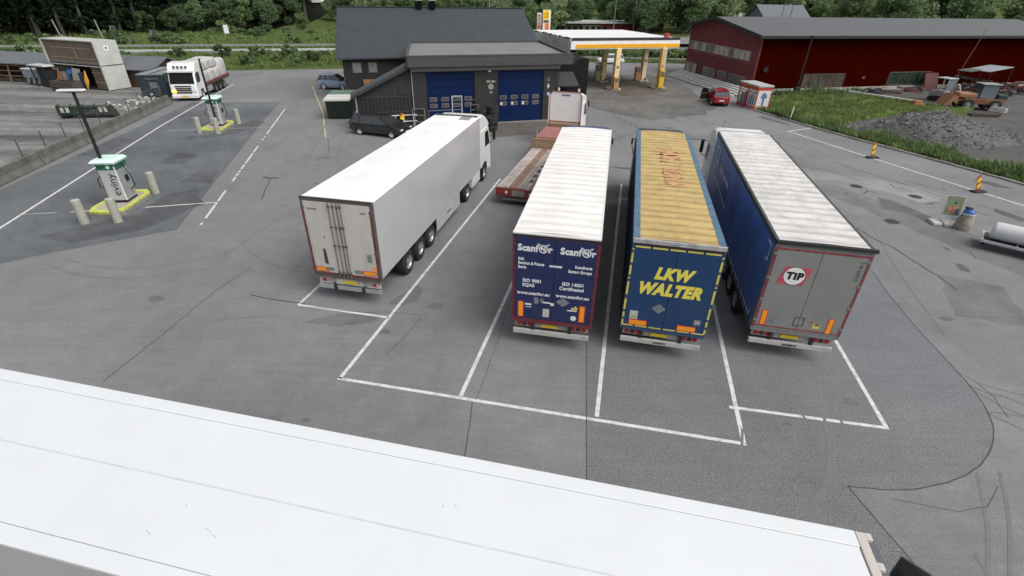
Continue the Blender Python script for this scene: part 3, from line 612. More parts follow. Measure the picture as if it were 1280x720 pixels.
# --- yellow and blue
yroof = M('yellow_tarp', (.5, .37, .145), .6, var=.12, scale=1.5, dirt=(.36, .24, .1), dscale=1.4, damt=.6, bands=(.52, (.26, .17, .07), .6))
bluedoor = M('mid_blue_door', (.014, .05, .135), .4, var=.08, dirt=(.025, .05, .1), dscale=1.3, damt=.5)
steelblue = M('blue_roof_edge', (.06, .13, .21), .55, var=.15, scale=4, dirt=(.25, .27, .27), dscale=3, damt=.45)
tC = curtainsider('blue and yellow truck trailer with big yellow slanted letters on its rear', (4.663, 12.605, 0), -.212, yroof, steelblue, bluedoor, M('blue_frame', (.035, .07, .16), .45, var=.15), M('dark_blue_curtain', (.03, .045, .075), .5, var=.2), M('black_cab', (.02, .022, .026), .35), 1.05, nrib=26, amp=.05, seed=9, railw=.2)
B(-1.27, 1.27, -.03, .04, 3.925, 4.045).build('roof_edge', M('pale_metal', (.5, .5, .49), .5, .3, dirt=(.1, .1, .1), damt=.6, dscale=4), tC)
B(-1.15, 1.15, -.02, -.0, 3.845, 3.915).build('header', M('dark_header', (.03, .02, .03)), tC)
yel = M('yellow_lettering', (.8, .7, .1), .5, var=.06, dirt=(.4, .36, .1), dscale=5, damt=.4)
text('LKW', .5, yel, tC, (-.02, -.014, 3.0), bold=.062, shear=.28, wide=.86, spacing=1.12); text('WALTER', .52, yel, tC, (-.04, -.014, 2.47), bold=.062, shear=.28, wide=.82, spacing=1.12)
tape = MB()
for s_ in (-1, 1):
    for k in range(5): tape.box(s_ * 1.225 - .03, s_ * 1.225 + .03, -.017, -.012, 1.12 + k * .54, 1.12 + k * .54 + .45)
for k in range(5): tape.box(-1.18 + k * .48, -1.18 + k * .48 + .42, -.017, -.012, 3.78, 3.83)
for k in range(6): tape.box(-1.25 + k * .42, -1.25 + k * .42 + .36, -.017, -.012, 1.085, 1.125)
tape.build('reflective_tape', M('yellow_tape', (.62, .55, .12), .4, var=.15), tC)
sticker(tC, -.22, 1.82, .42, .34, greyp, diamond=True)
sticker(tC, -.92, 1.5, .24, .3, pale); sticker(tC, -.92, 1.44, .18, .09, M('green_sticker', (.3, .42, .12), .5), y=-.0155); sticker(tC, .95, 1.5, .2, .2, greyp); sticker(tC, .95, 1.5, .14, .05, pale, y=-.0155)
reflector(tC, -.77, 1.235, .56, .2); reflector(tC, .68, 1.235, .56, .2)
roof_txt = M('faded_red_print', (.5, .27, .14), .7, var=.2, scale=3, dirt=(.49, .36, .14), dscale=5, damt=1.0)
text('LKW', .95, roof_txt, tC, (.2, 8.9, 4.056), (0, 0, R(90)), bold=.09, shear=.2, depth=.002); text('WALTER', .8, roof_txt, tC, (.16, 6.0, 4.056), (0, 0, R(90)), bold=.085, shear=.2, depth=.002, wide=.78)
text('SCHMITZ', .09, black, tC, (0, .018, .53), bold=.04)

# --- grey rear, blue curtain
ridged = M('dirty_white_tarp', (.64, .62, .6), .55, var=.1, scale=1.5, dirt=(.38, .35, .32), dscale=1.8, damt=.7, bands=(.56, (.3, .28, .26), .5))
bluec = M('blue_curtain', (.07, .16, .46), .34, var=.3, scale=.7, dirt=(.11, .21, .55), dscale=1.0, damt=.8)
greyd = M('grey_door', (.23, .232, .225), .55, var=.05, dirt=(.17, .165, .155), dscale=1.1, damt=.5)
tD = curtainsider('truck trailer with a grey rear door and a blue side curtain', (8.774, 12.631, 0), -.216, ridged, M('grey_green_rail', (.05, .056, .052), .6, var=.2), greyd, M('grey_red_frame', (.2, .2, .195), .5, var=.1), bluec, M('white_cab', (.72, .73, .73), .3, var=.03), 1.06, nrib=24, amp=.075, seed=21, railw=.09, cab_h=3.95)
rt_ = MB().box(-1.25, -1.19, -.017, -.012, 1.1, 3.84).box(1.19, 1.25, -.017, -.012, 1.1, 3.84).box(-1.19, 1.19, -.017, -.012, 3.78, 3.84).box(-1.19, 1.19, -.017, -.012, 1.15, 1.19)
rt_.build('reflective_tape', M('dark_red_tape', (.23, .035, .045), .45, var=.2, dirt=(.3, .2, .2), dscale=5, damt=.4), tD)
B(-1.29, 1.32, -.05, .06, 3.95, 4.045).build('roof_edge', M('dark_green_rail', (.018, .022, .02), .6, var=.2), tD)
lg = MB().prism([(-.98, 2.69), (-.26, 2.69), (-.12, 3.27), (-.84, 3.27)], 'y', -.016, -.012).build('logo_panel', M('logo_red', (.5, .06, .1), .45, dirt=(.5, .3, .3), dscale=6, damt=.3), tD)
MB().cyl((-.55, -.019, 2.98), (-.55, -.0165, 2.98), .285, n=32).build('logo_disc', M('logo_white', (.75, .75, .74), .5), lg)
MB().cyl((-.55, -.0175, 2.98), (-.55, -.0163, 2.98), .3, n=32).build('logo_ring', black, lg)
text('TiP', .31, black, lg, (-.54, -.021, 2.975), bold=.06, shear=.05, wide=1.0, spacing=1.12)
sticker(tD, -.7, 1.46, .26, .3, greyp); m_ = MB()
for (x0, x1, z0, z1) in ((-.14, -.11, 1.3, 1.62), (.12, .15, 1.3, 1.62), (-.11, .12, 1.3, 1.33), (-.11, .12, 1.59, 1.62)): m_.box(x0, x1, -.016, -.012, z0, z1)
m_.build('document_holder', M('dark_outline', (.08, .08, .08), .6), tD)
sticker(tD, .52, 1.36, .2, .16, ylw); sticker(tD, .53, 1.42, .12, .04, black, y=-.0155); sticker(tD, .35, 1.5, .05, .08, redborder)
ol = MB()
for a_, b_ in (((.35, 1.75), (.62, 1.95)), ((.62, 1.95), (.8, 1.76)), ((.35, 1.75), (.5, 1.62)), ((.55, 1.6), (.8, 1.76))): ol.obox((a_[0], -.0135, a_[1]), (b_[0], -.0135, b_[1]), .003, .012)
ol.build('tape_outline', greyp, tD)
vt = text('D 3072 45 C', .12, M('grey_green_text', (.1, .14, .12), .5), tD, (1.06, -.014, 3.35), (R(90), R(-90), 0), bold=.02, name='lettering')
reflector(tD, -1.0, 1.46, .17, .55); reflector(tD, .88, 1.42, .17, .55)
text('SCHMITZ', .1, black, tD, (0, .018, .53), bold=.04)
# emblem and lettering of the side curtain (outer face x = -W)
pw = M('pale_blue_print', (.7, .76, .85), .5, var=.08)
xo = -1.284
def side_loop(cy, cz, wd, h, th):
    """rounded square outline lying in the curtain"""
    mb = MB(); n_ = 24; pts = []
    for k in range(n_):
        a = 2 * math.pi * k / n_; ca, sa = math.cos(a), math.sin(a); e = .5
        pts.append((math.copysign(abs(ca) ** e, ca), math.copysign(abs(sa) ** e, sa)))
    for k in range(n_):
        p, q_ = pts[k], pts[(k + 1) % n_]; i_ = 1 - th
        mb.add([(xo, cy + p[0] * wd / 2, cz + p[1] * h / 2), (xo, cy + q_[0] * wd / 2, cz + q_[1] * h / 2), (xo, cy + q_[0] * wd / 2 * i_, cz + q_[1] * h / 2 * i_), (xo, cy + p[0] * wd / 2 * i_, cz + p[1] * h / 2 * i_)], [(0, 1, 2, 3)])
    return mb.build('emblem', pw, tD)
side_loop(12.0, 3.28, 1.0, .72, .24); side_loop(11.55, 2.62, 1.0, .72, .24)
text('trailer services', .46, pw, tD, (xo - .003, 9.45, 2.95), (R(90), 0, R(-90)), bold=.02)
sw = MB()
for k in range(12):
    y0_, y1_ = 11 - k * .28, 11 - (k + 1) * .28; z0_, z1_ = 2.35 - .35 * math.sin(k / 12 * 1.4), 2.35 - .35 * math.sin((k + 1) / 12 * 1.4)
    sw.add([(xo, y0_, z0_), (xo, y1_, z1_), (xo, y1_, z1_ + .09), (xo, y0_, z0_ + .09)], [(0, 1, 2, 3)])
sw.build('swoosh', pw, tD)
bk = MB().box(xo - .004, xo, .35, .4, 3.2, 3.75).box(xo - .004, xo, .4, .75, 3.7, 3.75).box(xo - .004, xo, .4, .6, 3.2, 3.25).box(xo - .004, xo, .5, 6.5, 1.17, 1.21).box(xo - .004, xo, .5, .56, 1.21, 1.4)
bk.build('print_line', pw, tD)

# --- white reefer
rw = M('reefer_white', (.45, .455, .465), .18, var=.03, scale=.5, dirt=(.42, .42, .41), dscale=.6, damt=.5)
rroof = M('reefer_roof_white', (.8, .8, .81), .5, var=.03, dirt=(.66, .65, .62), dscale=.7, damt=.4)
sdoor = M('steel_door', (.56, .54, .5), .45, .0, var=.08, scale=1.2, streak=.15, dirt=(.33, .3, .26), dscale=2.2, damt=.7)
tA = thing('articulated_truck', 'all white refrigerated truck with steel rear doors, parked apart on the left', 'truck', (-5.928, 15.559, 0), -.198, 'trucks parked in the marked bays')
W = 1.3; bz = 1.07
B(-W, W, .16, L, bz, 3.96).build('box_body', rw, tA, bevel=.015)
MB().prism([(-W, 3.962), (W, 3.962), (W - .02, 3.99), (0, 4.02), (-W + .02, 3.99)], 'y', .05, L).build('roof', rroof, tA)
rear_end(tA, W, bz, 4.0, sdoor, M('brown_grey_frame', (.13, .115, .11), .5, .3, var=.2, dirt=(.2, .09, .08), dscale=2, damt=.5), lamps=None, bumper=alu)
B(-W, W, -.012, .05, 3.96, 4.015).build('roof_edge', M('dark_edge', (.06, .06, .06), .6, var=.3), tA)
for x in (-.26, -.1, .05, .17):
    r_ = MB().cyl((x, -.04, bz - .02), (x, -.04, 3.92), .017, n=8).build('lock_rod', M('rod_steel', (.16, .155, .145), .45, .2, var=.15), tA)
    for z in (1.25, 2.3, 3.0, 3.75): B(x - .04, x + .04, -.06, -.011, z - .03, z + .03).build('rod_keeper', M('keeper_grey', (.1, .097, .09), .5), r_)
for x in (-.62, .5): B(x - .16, x + .16, -.03, -.011, 1.28, 1.4).build('door_handle', M('handle_grey', (.2, .2, .2), .5), tA)
MB().prism([(-.78, 1.55), (-.64, 1.5), (-.66, 2.1), (-.76, 2.15)], 'y', -.016, -.0115).build('sticker', M('dark_sticker', (.05, .05, .05), .6), tA)
sticker(tA, .98, 1.92, .18, .32, greyp); sticker(tA, .95, 3.6, .2, .06, greyp); sticker(tA, -.9, 3.6, .35, .06, greyp); sticker(tA, -.62, 2.6, .08, .06, greyp)
mt = MB().box(-1.29, -1.2, -.02, -.012, 1.1, 3.7).box(1.2, 1.29, -.02, -.012, 1.1, 3.7).box(-1.19, 1.19, -.016, -.0125, 1.1, 1.19)
mt.build('reflective_tape', M('maroon_tape', (.14, .03, .04), .5, var=.25, dirt=(.25, .2, .19), dscale=4, damt=.5), tA)
reflector(tA, -.93, 1.3, .5, .18); reflector(tA, .9, 1.32, .5, .18); sticker(tA, 1.1, 1.52, .14, .16, orange)
dirtywhite = M('dirty_white_steel', (.5, .49, .47), .5, var=.15, dirt=(.1, .09, .08), dscale=3, damt=.8)
B(-1.2, 1.2, .06, .14, .68, .93).build('lamp_bar', dirtywhite, tA, bevel=.01); B(-1.28, 1.28, .02, .12, .93, 1.0).build('rear_buffer', alu, tA)
for s_ in (-1, 1):
    for k in range(3): B(s_ * (.98 - k * .17) - .07, s_ * (.98 - k * .17) + .07, .045, .059, .76, .87).build('tail_lamp', redlamp if k == 0 else M('grey_lamp', (.3, .28, .27), .3), tA)
B(-.24, .28, .04, .058, .74, .87).build('number_plate', plateyel, tA)
for x in (-.55, .55): B(x - .05, x + .05, -.03, .02, .45, .66).build('rubber_buffer', rubber, tA)
trailer_under(tA, L, skirt=1, bz=bz)
for s_ in (-1, 1):
    B(s_ * 1.26 - .02, s_ * 1.26 + .02, 5.95, 9.5, .4, bz - .005).build('side_skirt', M('skirt_white', (.5, .5, .49), .4, dirt=(.3, .29, .27), damt=.6), tA)
    B(s_ * 1.285 - .004, s_ * 1.285 + .004, 7.4, 7.95, .72, .78).build('sticker', black, tA)
B(-1.1, 1.1, L, L + .42, 2.0, 3.8).build('cooling_unit', M('cooling_unit_dark', (.06, .06, .06), .5, var=.3), tA, bevel=.04)
B(.35, .95, 12.6, 13.45, 4.005, 4.018).build('roof_hatch', M('hatch_grey', (.25, .26, .26), .6), tA)
rl = MB().box(-1.2, 1.2, 13.4, 13.62, 4.012, 4.05)
rl.build('roof_edge', M('dark_edge', (.06, .06, .06)), tA)
tractor(tA, L, M('reefer_cab_white', (.66, .66, .65), .3, var=.04), 3.95, y0=L + .42, mir=1.0)

# --- foreground: the roof under the camera
fgw = M('foreground_white', (.66, .68, .695), .42, var=.02, scale=.6, dirt=(.6, .615, .62), dscale=.9, damt=.4)
fgh = math.atan2(3.99 - 6.91, 4.69 + 9.23)
tF = thing('articulated_truck', 'clean white trailer roof of a truck parked across the foreground below the camera', 'truck', (-9.23 + .6, 6.91 - .126 - 1.29 * math.cos(fgh) * 1.0, 0), fgh - R(90) + 0, 'trucks parked in the marked bays')
# local +y runs along the trailer towards its cab
tF.location = (4.62 + 14.9 * -math.cos(fgh) + 1.3 * math.sin(fgh), 3.99 + 14.9 * -math.sin(fgh) - 1.3 * math.cos(fgh), 0)
LF = 14.9
B(-W, W, 0, LF, 1.07, 3.965).build('box_body', rw, tF, bevel=.01)
B(-1.06, 1.06, .02, LF - .12, 3.966, 3.992).build('roof_panel', fgw, tF)
for x0, x1 in ((-1.298, -1.066), (1.066, 1.298)): B(x0, x1, .01, LF - .1, 3.966, 4.0).build('roof_rail', fgw, tF, bevel=.012)
B(-.012, .012, .03, LF - .13, 3.9925, 3.9965).build('roof_seam', M('seam_grey', (.55, .57, .58), .5), tF)
for x in (-1.0633, 1.0633): B(x - .0025, x + .0025, .03, LF - .13, 3.96, 3.9935).build('roof_seam', M('seam_dark', (.28, .29, .29), .6), tF)
frm = M('frame_cream', (.5, .46, .42), .5, var=.05)
fr = MB().box(-1.29, 1.29, LF - .098, LF + .02, 3.9, 4.003)
for x in (-1.25, -.85, -.45, -.05, .35, .75, 1.2): fr.box(x - .05, x + .05, LF + .0205, LF + .1, 3.93, 3.995)
fr.build('front_frame', frm, tF, bevel=.01)
B(-1.24, 1.24, LF + .02, LF + .16, 2.2, 3.92).build('front_wall', M('front_grey', (.1, .1, .12), .6, var=.1), tF)
cu = MB()
prof = [(LF + .17, 1.9), (LF + .17, 3.7), (LF + .36, 3.66), (LF + .52, 3.45), (LF + .58, 2.0)]
cu.loft([[(x * 1.0, y, z) for y, z in prof] for x in (-.72, .9)]).build('cooling_unit', M('gloss_black', (.006, .006, .007), .4, var=.05, spec=.2), tF, smooth=40, bevel=.03)
for x in (.35, .62): B(x - .05, x + .05, LF + .34, LF + .42, 3.68, 3.72).build('lamp', M('lamp_pale', (.7, .65, .55), .3), tF)
trailer_under(tF, LF, skirt=1, bz=1.07)
for s_ in (-1, 1): B(s_ * 1.26 - .02, s_ * 1.26 + .02, 5.95, 9.5, .4, 1.06).build('side_skirt', M('skirt_white', (.5, .5, .49)), tF)
tractor(tF, LF, M('black_cab', (.02, .022, .026)), 2.95, y0=LF + .95)
# small scuffs on the roof
sc = MB()
for (x, y, l_) in ((.55, 6.6, .12), (.6, 6.75, .08), (-.5, 9.6, .05), (-.45, 9.45, .04), (.3, 6.1, .03), (.75, 5.9, .1)): sc.obox((x, y, 3.9935), (x + .04, y + l_, 3.9935), .012, .002)
sc.build('scuff', M('scuff_grey', (.47, .48, .49), .6), tF)
# ================================================================== LOW LOADER
fl = thing('articulated_truck', 'red empty low loader with plank deck behind the trailers, coupled to a white cab', 'truck', (.26, 25.55, 0), -.262)
redp = M('red_steel', (.2, .04, .035), .5, var=.2, dirt=(.1, .06, .05), dscale=3, damt=.6)
pinkp = M('faded_red_deck', (.33, .13, .12), .8, var=.25, scale=3, dirt=(.2, .14, .12), damt=.7)
wood = M('grey_planks', (.38, .33, .3), .85, var=.25, scale=1.5, streak=1, dirt=(.14, .1, .08), dscale=2, damt=.6, rnd=.25)
rust = M('rusty_plank', (.26, .17, .125), .85, var=.25, dirt=(.15, .08, .05), damt=.6)
Ld = 8.2
B(-1.25, 1.25, 0, Ld, .72, .93).build('deck_frame', redp, fl)
pw_ = 2.44 / 11
for k in range(11):
    x = -1.22 + pw_ * (k + .5); B(x - pw_ / 2 + .012, x + pw_ / 2 - .012, .03, Ld - .03, .931, .985 + random.uniform(-.008, .008)).build('plank', rust if k in (3, 4, 8) else wood, fl)
for k in range(7):
    y = 1.2 + k * .95; B(.28, .5, y, y + .34, .99, 1.0).build('lashing_plate', darksteel, fl)
B(-1.26, 1.26, -.1, 0, .5, .96).build('rear_beam', redp, fl, bevel=.01)
B(-.35, .35, -.13, -.101, .58, .88).build('centre_plate', M('plate_grey', (.25, .22, .19), .6, var=.3), fl)
for s_ in (-1, 1):
    for k in range(3): MB().cyl((s_ * (1.1 - k * .22), -.1, .74), (s_ * (1.1 - k * .22), -.125, .74), .08, n=12).build('tail_lamp', redlamp if k < 2 else M('clear_lamp', (.75, .72, .68), .2), fl)
    for y in (1.6, 2.9, 4.2): wheel(fl, T_SUP, R_SUP, s_ * 1.03, y, .45)
    MB().box(s_ * 1.24 - .02, s_ * 1.24 + .02, .1, Ld, .6, .71).build('side_beam', redp, fl)
B(-1.25, 1.25, -.06, .0, .28, .44).build('underrun_bar', M('black_white_bar', (.12, .12, .12), .5, var=.8, scale=7), fl)
B(-1.28, 1.28, Ld + .02, Ld + .16, .8, 1.62).build('bulkhead', M('board_tan', (.3, .21, .13), .8, var=.2, dirt=(.16, .1, .07), damt=.6), fl)
MB().cyl((-.95, Ld + .1, 1.6), (-.95, Ld + .1, 2.25), .025, n=6).build('stake', galv, fl)
B(-1.2, 1.2, Ld + .16, 12.2, 1.15, 1.52).build('gooseneck', redp, fl)
for k in range(8):
    x = -1.17 + 2.34 / 8 * (k + .5); B(x - .135, x + .135, Ld + .2, 12.15, 1.521, 1.56).build('plank', pinkp, fl)
B(-1.2, 1.2, Ld + .5, Ld + .56, 1.5, 1.6).build('cross_rail', redp, fl)
tw = M('tractor_white', (.74, .73, .72), .35, var=.03)
tractor(fl, 13.6, tw, 3.7, y0=13.55)
bp_ = [(-1.12, 1.75), (1.12, 1.75), (1.17, 1.9), (1.17, 3.6), (1.0, 3.82), (-1.0, 3.82), (-1.17, 3.6), (-1.17, 1.9)]
MB().prism(bp_, 'y', 13.3, 13.5).build('rear_panel', tw, fl, bevel=.02)
pf = MB()
for a_, b_ in zip(bp_, bp_[1:] + bp_[:1]): pf.obox((a_[0], 13.29, a_[1]), (b_[0], 13.29, b_[1]), .03, .05)
pf.build('panel_trim', M('pink_trim', (.4, .12, .12), .5, var=.2), fl)
B(-.3, .3, 13.27, 13.299, 3.58, 3.66).build('lamp_bar', M('violet_grey', (.12, .11, .2), .4), fl)
B(-1.1, 1.1, 12.6, 13.5, 1.2, 1.7).build('catwalk', M('brown_steel', (.25, .17, .11), .8, var=.3, dirt=(.1, .07, .05), damt=.7), fl)
for s_ in (-1, 1): MB().cyl((s_ * 1.2, 13.2, 1.0), (s_ * 1.2, 13.2, 1.7), .05, n=8).build('marker_post', M('marker_orange', (.7, .16, .05), .5), fl)
for x in (-.7, .8): MB().cyl((x, 14.0, 3.8), (x, 14.0, 3.98), .08, n=10).build('beacon', M('beacon_pale', (.6, .5, .35), .3), fl)

# ================================================================== TRUCK WITH WHITE LOAD
lt = thing('rigid_truck', 'white truck with lit indicator and red framed bed carrying white bundles along the barrier', 'truck', (-33.3, 52.75, 0), R(10.5))
# local: cab front at y=0, vehicle extends to +y
R_DRV_DARK = rim_mesh(.29, .6, M('rim_dark', (.12, .12, .12), .5, .4), .16)
lw_ = M('truck_white', (.74, .74, .73), .3, var=.04, dirt=(.3, .29, .27), dscale=1.2, damt=.4)
def ringc(x, k): return [(x, y, z) for y, z in [(.05 + k, .38), (0 + k, 1.0), (.06 + k, 1.55), (.42 + k, 2.65), (.75, 3.05), (1.1, 3.42), (2.25, 3.5), (2.25, .55), (1.9, .55), (1.8, 1.0), (.95, 1.0), (.85, .38)]]
MB().loft([ringc(-1.25, .12), ringc(-1.1, 0), ringc(1.1, 0), ringc(1.25, .12)]).build('cab', lw_, lt, smooth=30, bevel=.02)
MB().add([(-1.12, .07, 1.62), (1.12, .07, 1.62), (1.08, .4, 2.62), (-1.08, .4, 2.62)], [(0, 1, 2, 3)]).build('windscreen', glass, lt)
MB().prism([(-1.2, 2.68), (1.2, 2.68), (1.2, 2.8), (-1.2, 2.8)], 'y', .18, .5).build('sun_visor', lw_, lt)
for k in range(4): MB().cyl((-.55 + k * .36, .5, 3.12), (-.55 + k * .36, .62, 3.12), .11, n=12).build('spotlight', M('spot_dark', (.05, .05, .05), .15), lt)
for z in (.82, 1.02, 1.2): B(-.72, .72, -.02, .05, z - .06, z + .06).build('grille_slat', black, lt)
B(-.75, .75, -.01, .06, 1.36, 1.46).build('badge_panel', black, lt)
for s_ in (-1, 1):
    B(s_ * .95 - .2, s_ * .95 + .2, -.012, .08, .86, 1.06).build('headlight', M('headlight_clear', (.6, .62, .64), .1), lt, bevel=.03)
    MB().prism([(.5, 1.75), (1.5, 1.75), (1.5, 2.6), (.78, 2.6)], 'x', s_ * 1.252, s_ * 1.258).build('side_window', glass, lt)
    B(s_ * 1.45 - .12, s_ * 1.45 + .12, .3, .45, 1.75, 2.6).build('mirror', M('mirror_dark_green', (.02, .05, .04), .4), lt, bevel=.04)
    wheel(lt, T_STE, R_STE, s_ * 1.05, 1.4, .51)
    for y in (5.4, 6.7, 8.0): wheel(lt, T_DRV, R_DRV_DARK, s_ * .94, y, .51)
    B(s_ * 1.26 - .03, s_ * 1.26 + .03, 2.6, 10.4, 1.15, 1.4).build('side_rail', redp, lt)
    B(s_ * 1.2 - .08, s_ * 1.2 + .08, 2.5, 4.3, .45, 1.0).build('fuel_tank', alu, lt, bevel=.04)
    B(s_ * 1.22 - .03, s_ * 1.22 + .03, 8.7, 10.2, .5, .95).build('side_guard', alu, lt)
B(-1.12, -.7, -.03, .0, .86, 1.06).build('indicator', M('indicator_lit', (.9, .4, .03), .3, emit=(1, .42, .04, 4)), lt)
B(-1.24, 1.24, -.06, .12, .3, .62).build('bumper', lw_, lt, bevel=.05); B(-.35, .35, -.075, -.06, .42, .54).build('number_plate', plateyel, lt)
B(-1.24, 1.24, 2.35, 10.4, 1.0, 1.15).build('bed', darksteel, lt)
B(-1.26, 1.26, 2.4, 2.5, 1.15, 3.1).build('headboard', redp, lt)
bag = M('white_bundle', (.5, .49, .475), .55, var=.15, scale=2.5, dirt=(.25, .24, .22), dscale=1.8, damt=.6, bump=.6, bscale=4)
def bundle(x, y, z, sx, sy, sz, lab, peak=0):
    rng = random.Random(int(y * 100 + z * 10)); m = MB(); n_ = 7
    rings = []
    for k in range(n_):
        t = k / (n_ - 1); wv = [.94, 1, 1, 1, .99, .93, .72][k] ; zz = z + sz * [0, .1, .35, .6, .82, .95, 1][k] + (peak * t * t)
        ring_ = []
        for j in range(20):
            a = 2 * math.pi * j / 20; ca, sa = math.cos(a), math.sin(a); e = .24
            ring_.append((x + math.copysign(abs(ca) ** e, ca) * sx / 2 * wv * rng.uniform(.96, 1.03), y + math.copysign(abs(sa) ** e, sa) * sy / 2 * wv * rng.uniform(.97, 1.02), zz + rng.uniform(-.04, .04)))
        rings.append(ring_)
    o = m.loft(rings).build('wrapped_bundle', bag, None, smooth=50)
    o.matrix_world = lt_m
    return tag(o, lab, 'bundle', 'white wrapped bundles on the truck bed')
lt_m = Matrix.Translation(lt.location) @ Matrix.Rotation(R(10.5), 4, 'Z')
ordn = ['first', 'second', 'third', 'fourth']
for k in range(4): bundle(0, 3.5 + k * 1.95, 1.16, 2.42, 1.95, 1.25 + (.35 if k == 3 else 0), 'white bundle in the bottom tier on the truck bed, %s behind the cab' % ordn[k], .3 if k == 3 else 0)
for k in range(3): bundle(.0, 3.6 + k * 1.75, 2.42, 2.0, 1.78, .85, 'white bundle in the top tier of the truck load, %s behind the cab' % ordn[k], .1)

# ================================================================== CARS
cglass = M('car_glass', (.03, .034, .038), .08, var=.05, spec=1.0)
def car(name, label, loc, rz, paint, kind='hatch', L=4.2, W=1.76, H=1.48, seed=0, skip_door=False, rims=None):
    """front towards +y, origin on the ground in the middle"""
    t = thing(name, label, 'car', loc, rz); h = W / 2; fr = L / 2
    wb = L * .6; fa, ra = fr - L * .19, fr - L * .19 - wb
    belt = .93 if H < 1.6 else 1.0; hood = .88
    if kind == 'estate': prof = [(-fr + .02, .95), (-fr + .1, 1.0), (-fr + .45, H - .06), (-fr + .9, H), (fr - 2.2, H), (fr - 1.75, H - .12), (fr - 1.05, belt + .04), (fr - .35, hood - .1), (fr - .05, .68)]
    elif kind == 'hatch': prof = [(-fr + .02, .92), (-fr + .08, 1.0), (-fr + .38, H - .1), (-fr + .75, H), (fr - 1.9, H), (fr - 1.5, H - .12), (fr - .85, belt + .04), (fr - .3, hood - .1), (fr - .05, .66)]
    low = lambda y: .26
    # body below the belt: lofted cross-sections along y
    st = [-fr, -fr + .12, -fr + .5, ra, 0, fa, fr - .5, fr - .14, fr]
    def topz(y):
        if y > fr - .9: return np.interp(y, [fr - 1.05, fr - .35, fr - .05, fr], [belt + .03, hood - .08, .7, .62])
        if y < -fr + .1: return np.interp(y, [-fr, -fr + .1], [.86, belt + .02])
        return belt + .02
    rings = []
    for y in st:
        k = np.interp(abs(y), [0, fr - .5, fr - .12, fr], [1, .99, .93, .8]); zt = topz(y); zb = np.interp(abs(y), [0, fr - .3, fr], [.22, .24, .36])
        rings.append([(-h * k * .92, y, zb), (-h * k, y, zb + .14), (-h * k, y, .62), (-h * k * .955, y, zt), (0, y, zt + .025), (h * k * .955, y, zt), (h * k, y, .62), (h * k, y, zb + .14), (h * k * .92, y, zb)])
    b = MB().loft(rings).build('body', paint, t, smooth=40, bevel=.03)
    # cabin
    cab = [p for p in prof if p[1] > belt]
    y0, y1 = (-fr + .1, fr - 1.05 if kind == 'estate' else fr - .88)
    r0 = (-fr + .45 if kind == 'estate' else -fr + .42); r1 = fr - 2.0 if kind == 'estate' else fr - 1.72
    tw_ = .78
    vs = [(-h * .94, y0, belt), (h * .94, y0, belt), (h * .93, y1, belt), (-h * .93, y1, belt), (-h * tw_, r0, H - .05), (h * tw_, r0, H - .05), (h * tw_, r1, H - .05), (-h * tw_, r1, H - .05)]
    MB().add(vs, [(0, 1, 5, 4), (1, 2, 6, 5), (2, 3, 7, 6), (3, 0, 4, 7)]).build('window', cglass, t)
    MB().loft([[(x * s_, y, z) for x, z in [(-h * tw_ - .01, H - .07), (-h * tw_ + .04, H - .01), (0, H + .02), (h * tw_ - .04, H - .01), (h * tw_ + .01, H - .07)]] for y, s_ in ((r0 - .05, .97), (r0 + .25, 1), (r1 - .2, 1), (r1 + .06, .96))]).build('roof', paint, t, smooth=50)
    for s_ in (-1, 1):
        P_ = lambda y, tt: Vector((s_ * (h * .94 + (h * tw_ - h * .94) * tt + .004), y, belt + (H - .05 - belt) * tt))
        for ya, yb in ((y0, r0), (y1, r1), (y0 + (y1 - y0) * .5, y0 + (y1 - y0) * .46), (y0 + (y1 - y0) * .24, y0 + (y1 - y0) * .26)): MB().obox(P_(ya, 0), P_(yb, 1), .07, .03).build('pillar', paint if kind != 'estate' else black, t)
        for y in (fa, ra):
            w_ = link('wheel', T_CAR, t, (s_ * (h - .11), y, .32)); link('rim', rims or R_CAR, w_)
            MB().prism([(y + .4 * math.cos(R(d)), .34 + .4 * math.sin(R(d))) for d in range(-10, 191, 20)] + [(y + .33 * math.cos(R(d)), .34 + .33 * math.sin(R(d))) for d in range(190, -11, -20)], 'x', s_ * h * .8, s_ * (h + .005)).build('wheel_arch', black, t)
        B(s_ * h * .72 - .16, s_ * h * .72 + .16, fr - .16, fr - .03, .6, .72).build('headlight', M('headlight_clear', (.6, .62, .64), .1), t, bevel=.03)
        B(s_ * h * .78 - .1, s_ * h * .78 + .1, -fr - .0, -fr + .1, .74, 1.0).build('tail_lamp', redlamp, t, bevel=.02)
        B(s_ * (h + .08) - .09, s_ * (h + .08) + .09, y1 - .3, y1 - .18, belt - .02, belt + .12).build('mirror', paint, t, bevel=.03)
        B(s_ * h * .985 - .012, s_ * h * .985 + .012, -.35, -.15, .78, .81).build('door_handle', paint, t)
    B(-.26, .26, fr - .01, fr + .012, .42, .53).build('number_plate', white, t); B(-.26, .26, -fr - .012, -fr + .02, .56, .67).build('number_plate', white, t)
    B(-.5, .5, fr - .06, fr + .004, .5, .62).build('grille', black, t)
    B(-h * .9, h * .9, -fr - .03, -fr + .12, .36, .56).build('rear_bumper', paint, t, bevel=.03)
    return t
T_CAR = tyre_mesh(.32, .2, .21); R_CAR = rim_mesh(.21, .2, M('alloy', (.72, .72, .73), .3, .3), .05, 5)
def head(a, b): return math.atan2(-(b[0] - a[0]), b[1] - a[1])
car('parked_car', 'black estate car parked in front of the dark shed doors', (-10.75, 40.75, 0), head((-12.4, 40.6), (-9.6, 39.6)), M('car_black', (.016, .018, .018), .1, var=.1, spec=1.0), 'estate', 4.85, 1.82, 1.5)
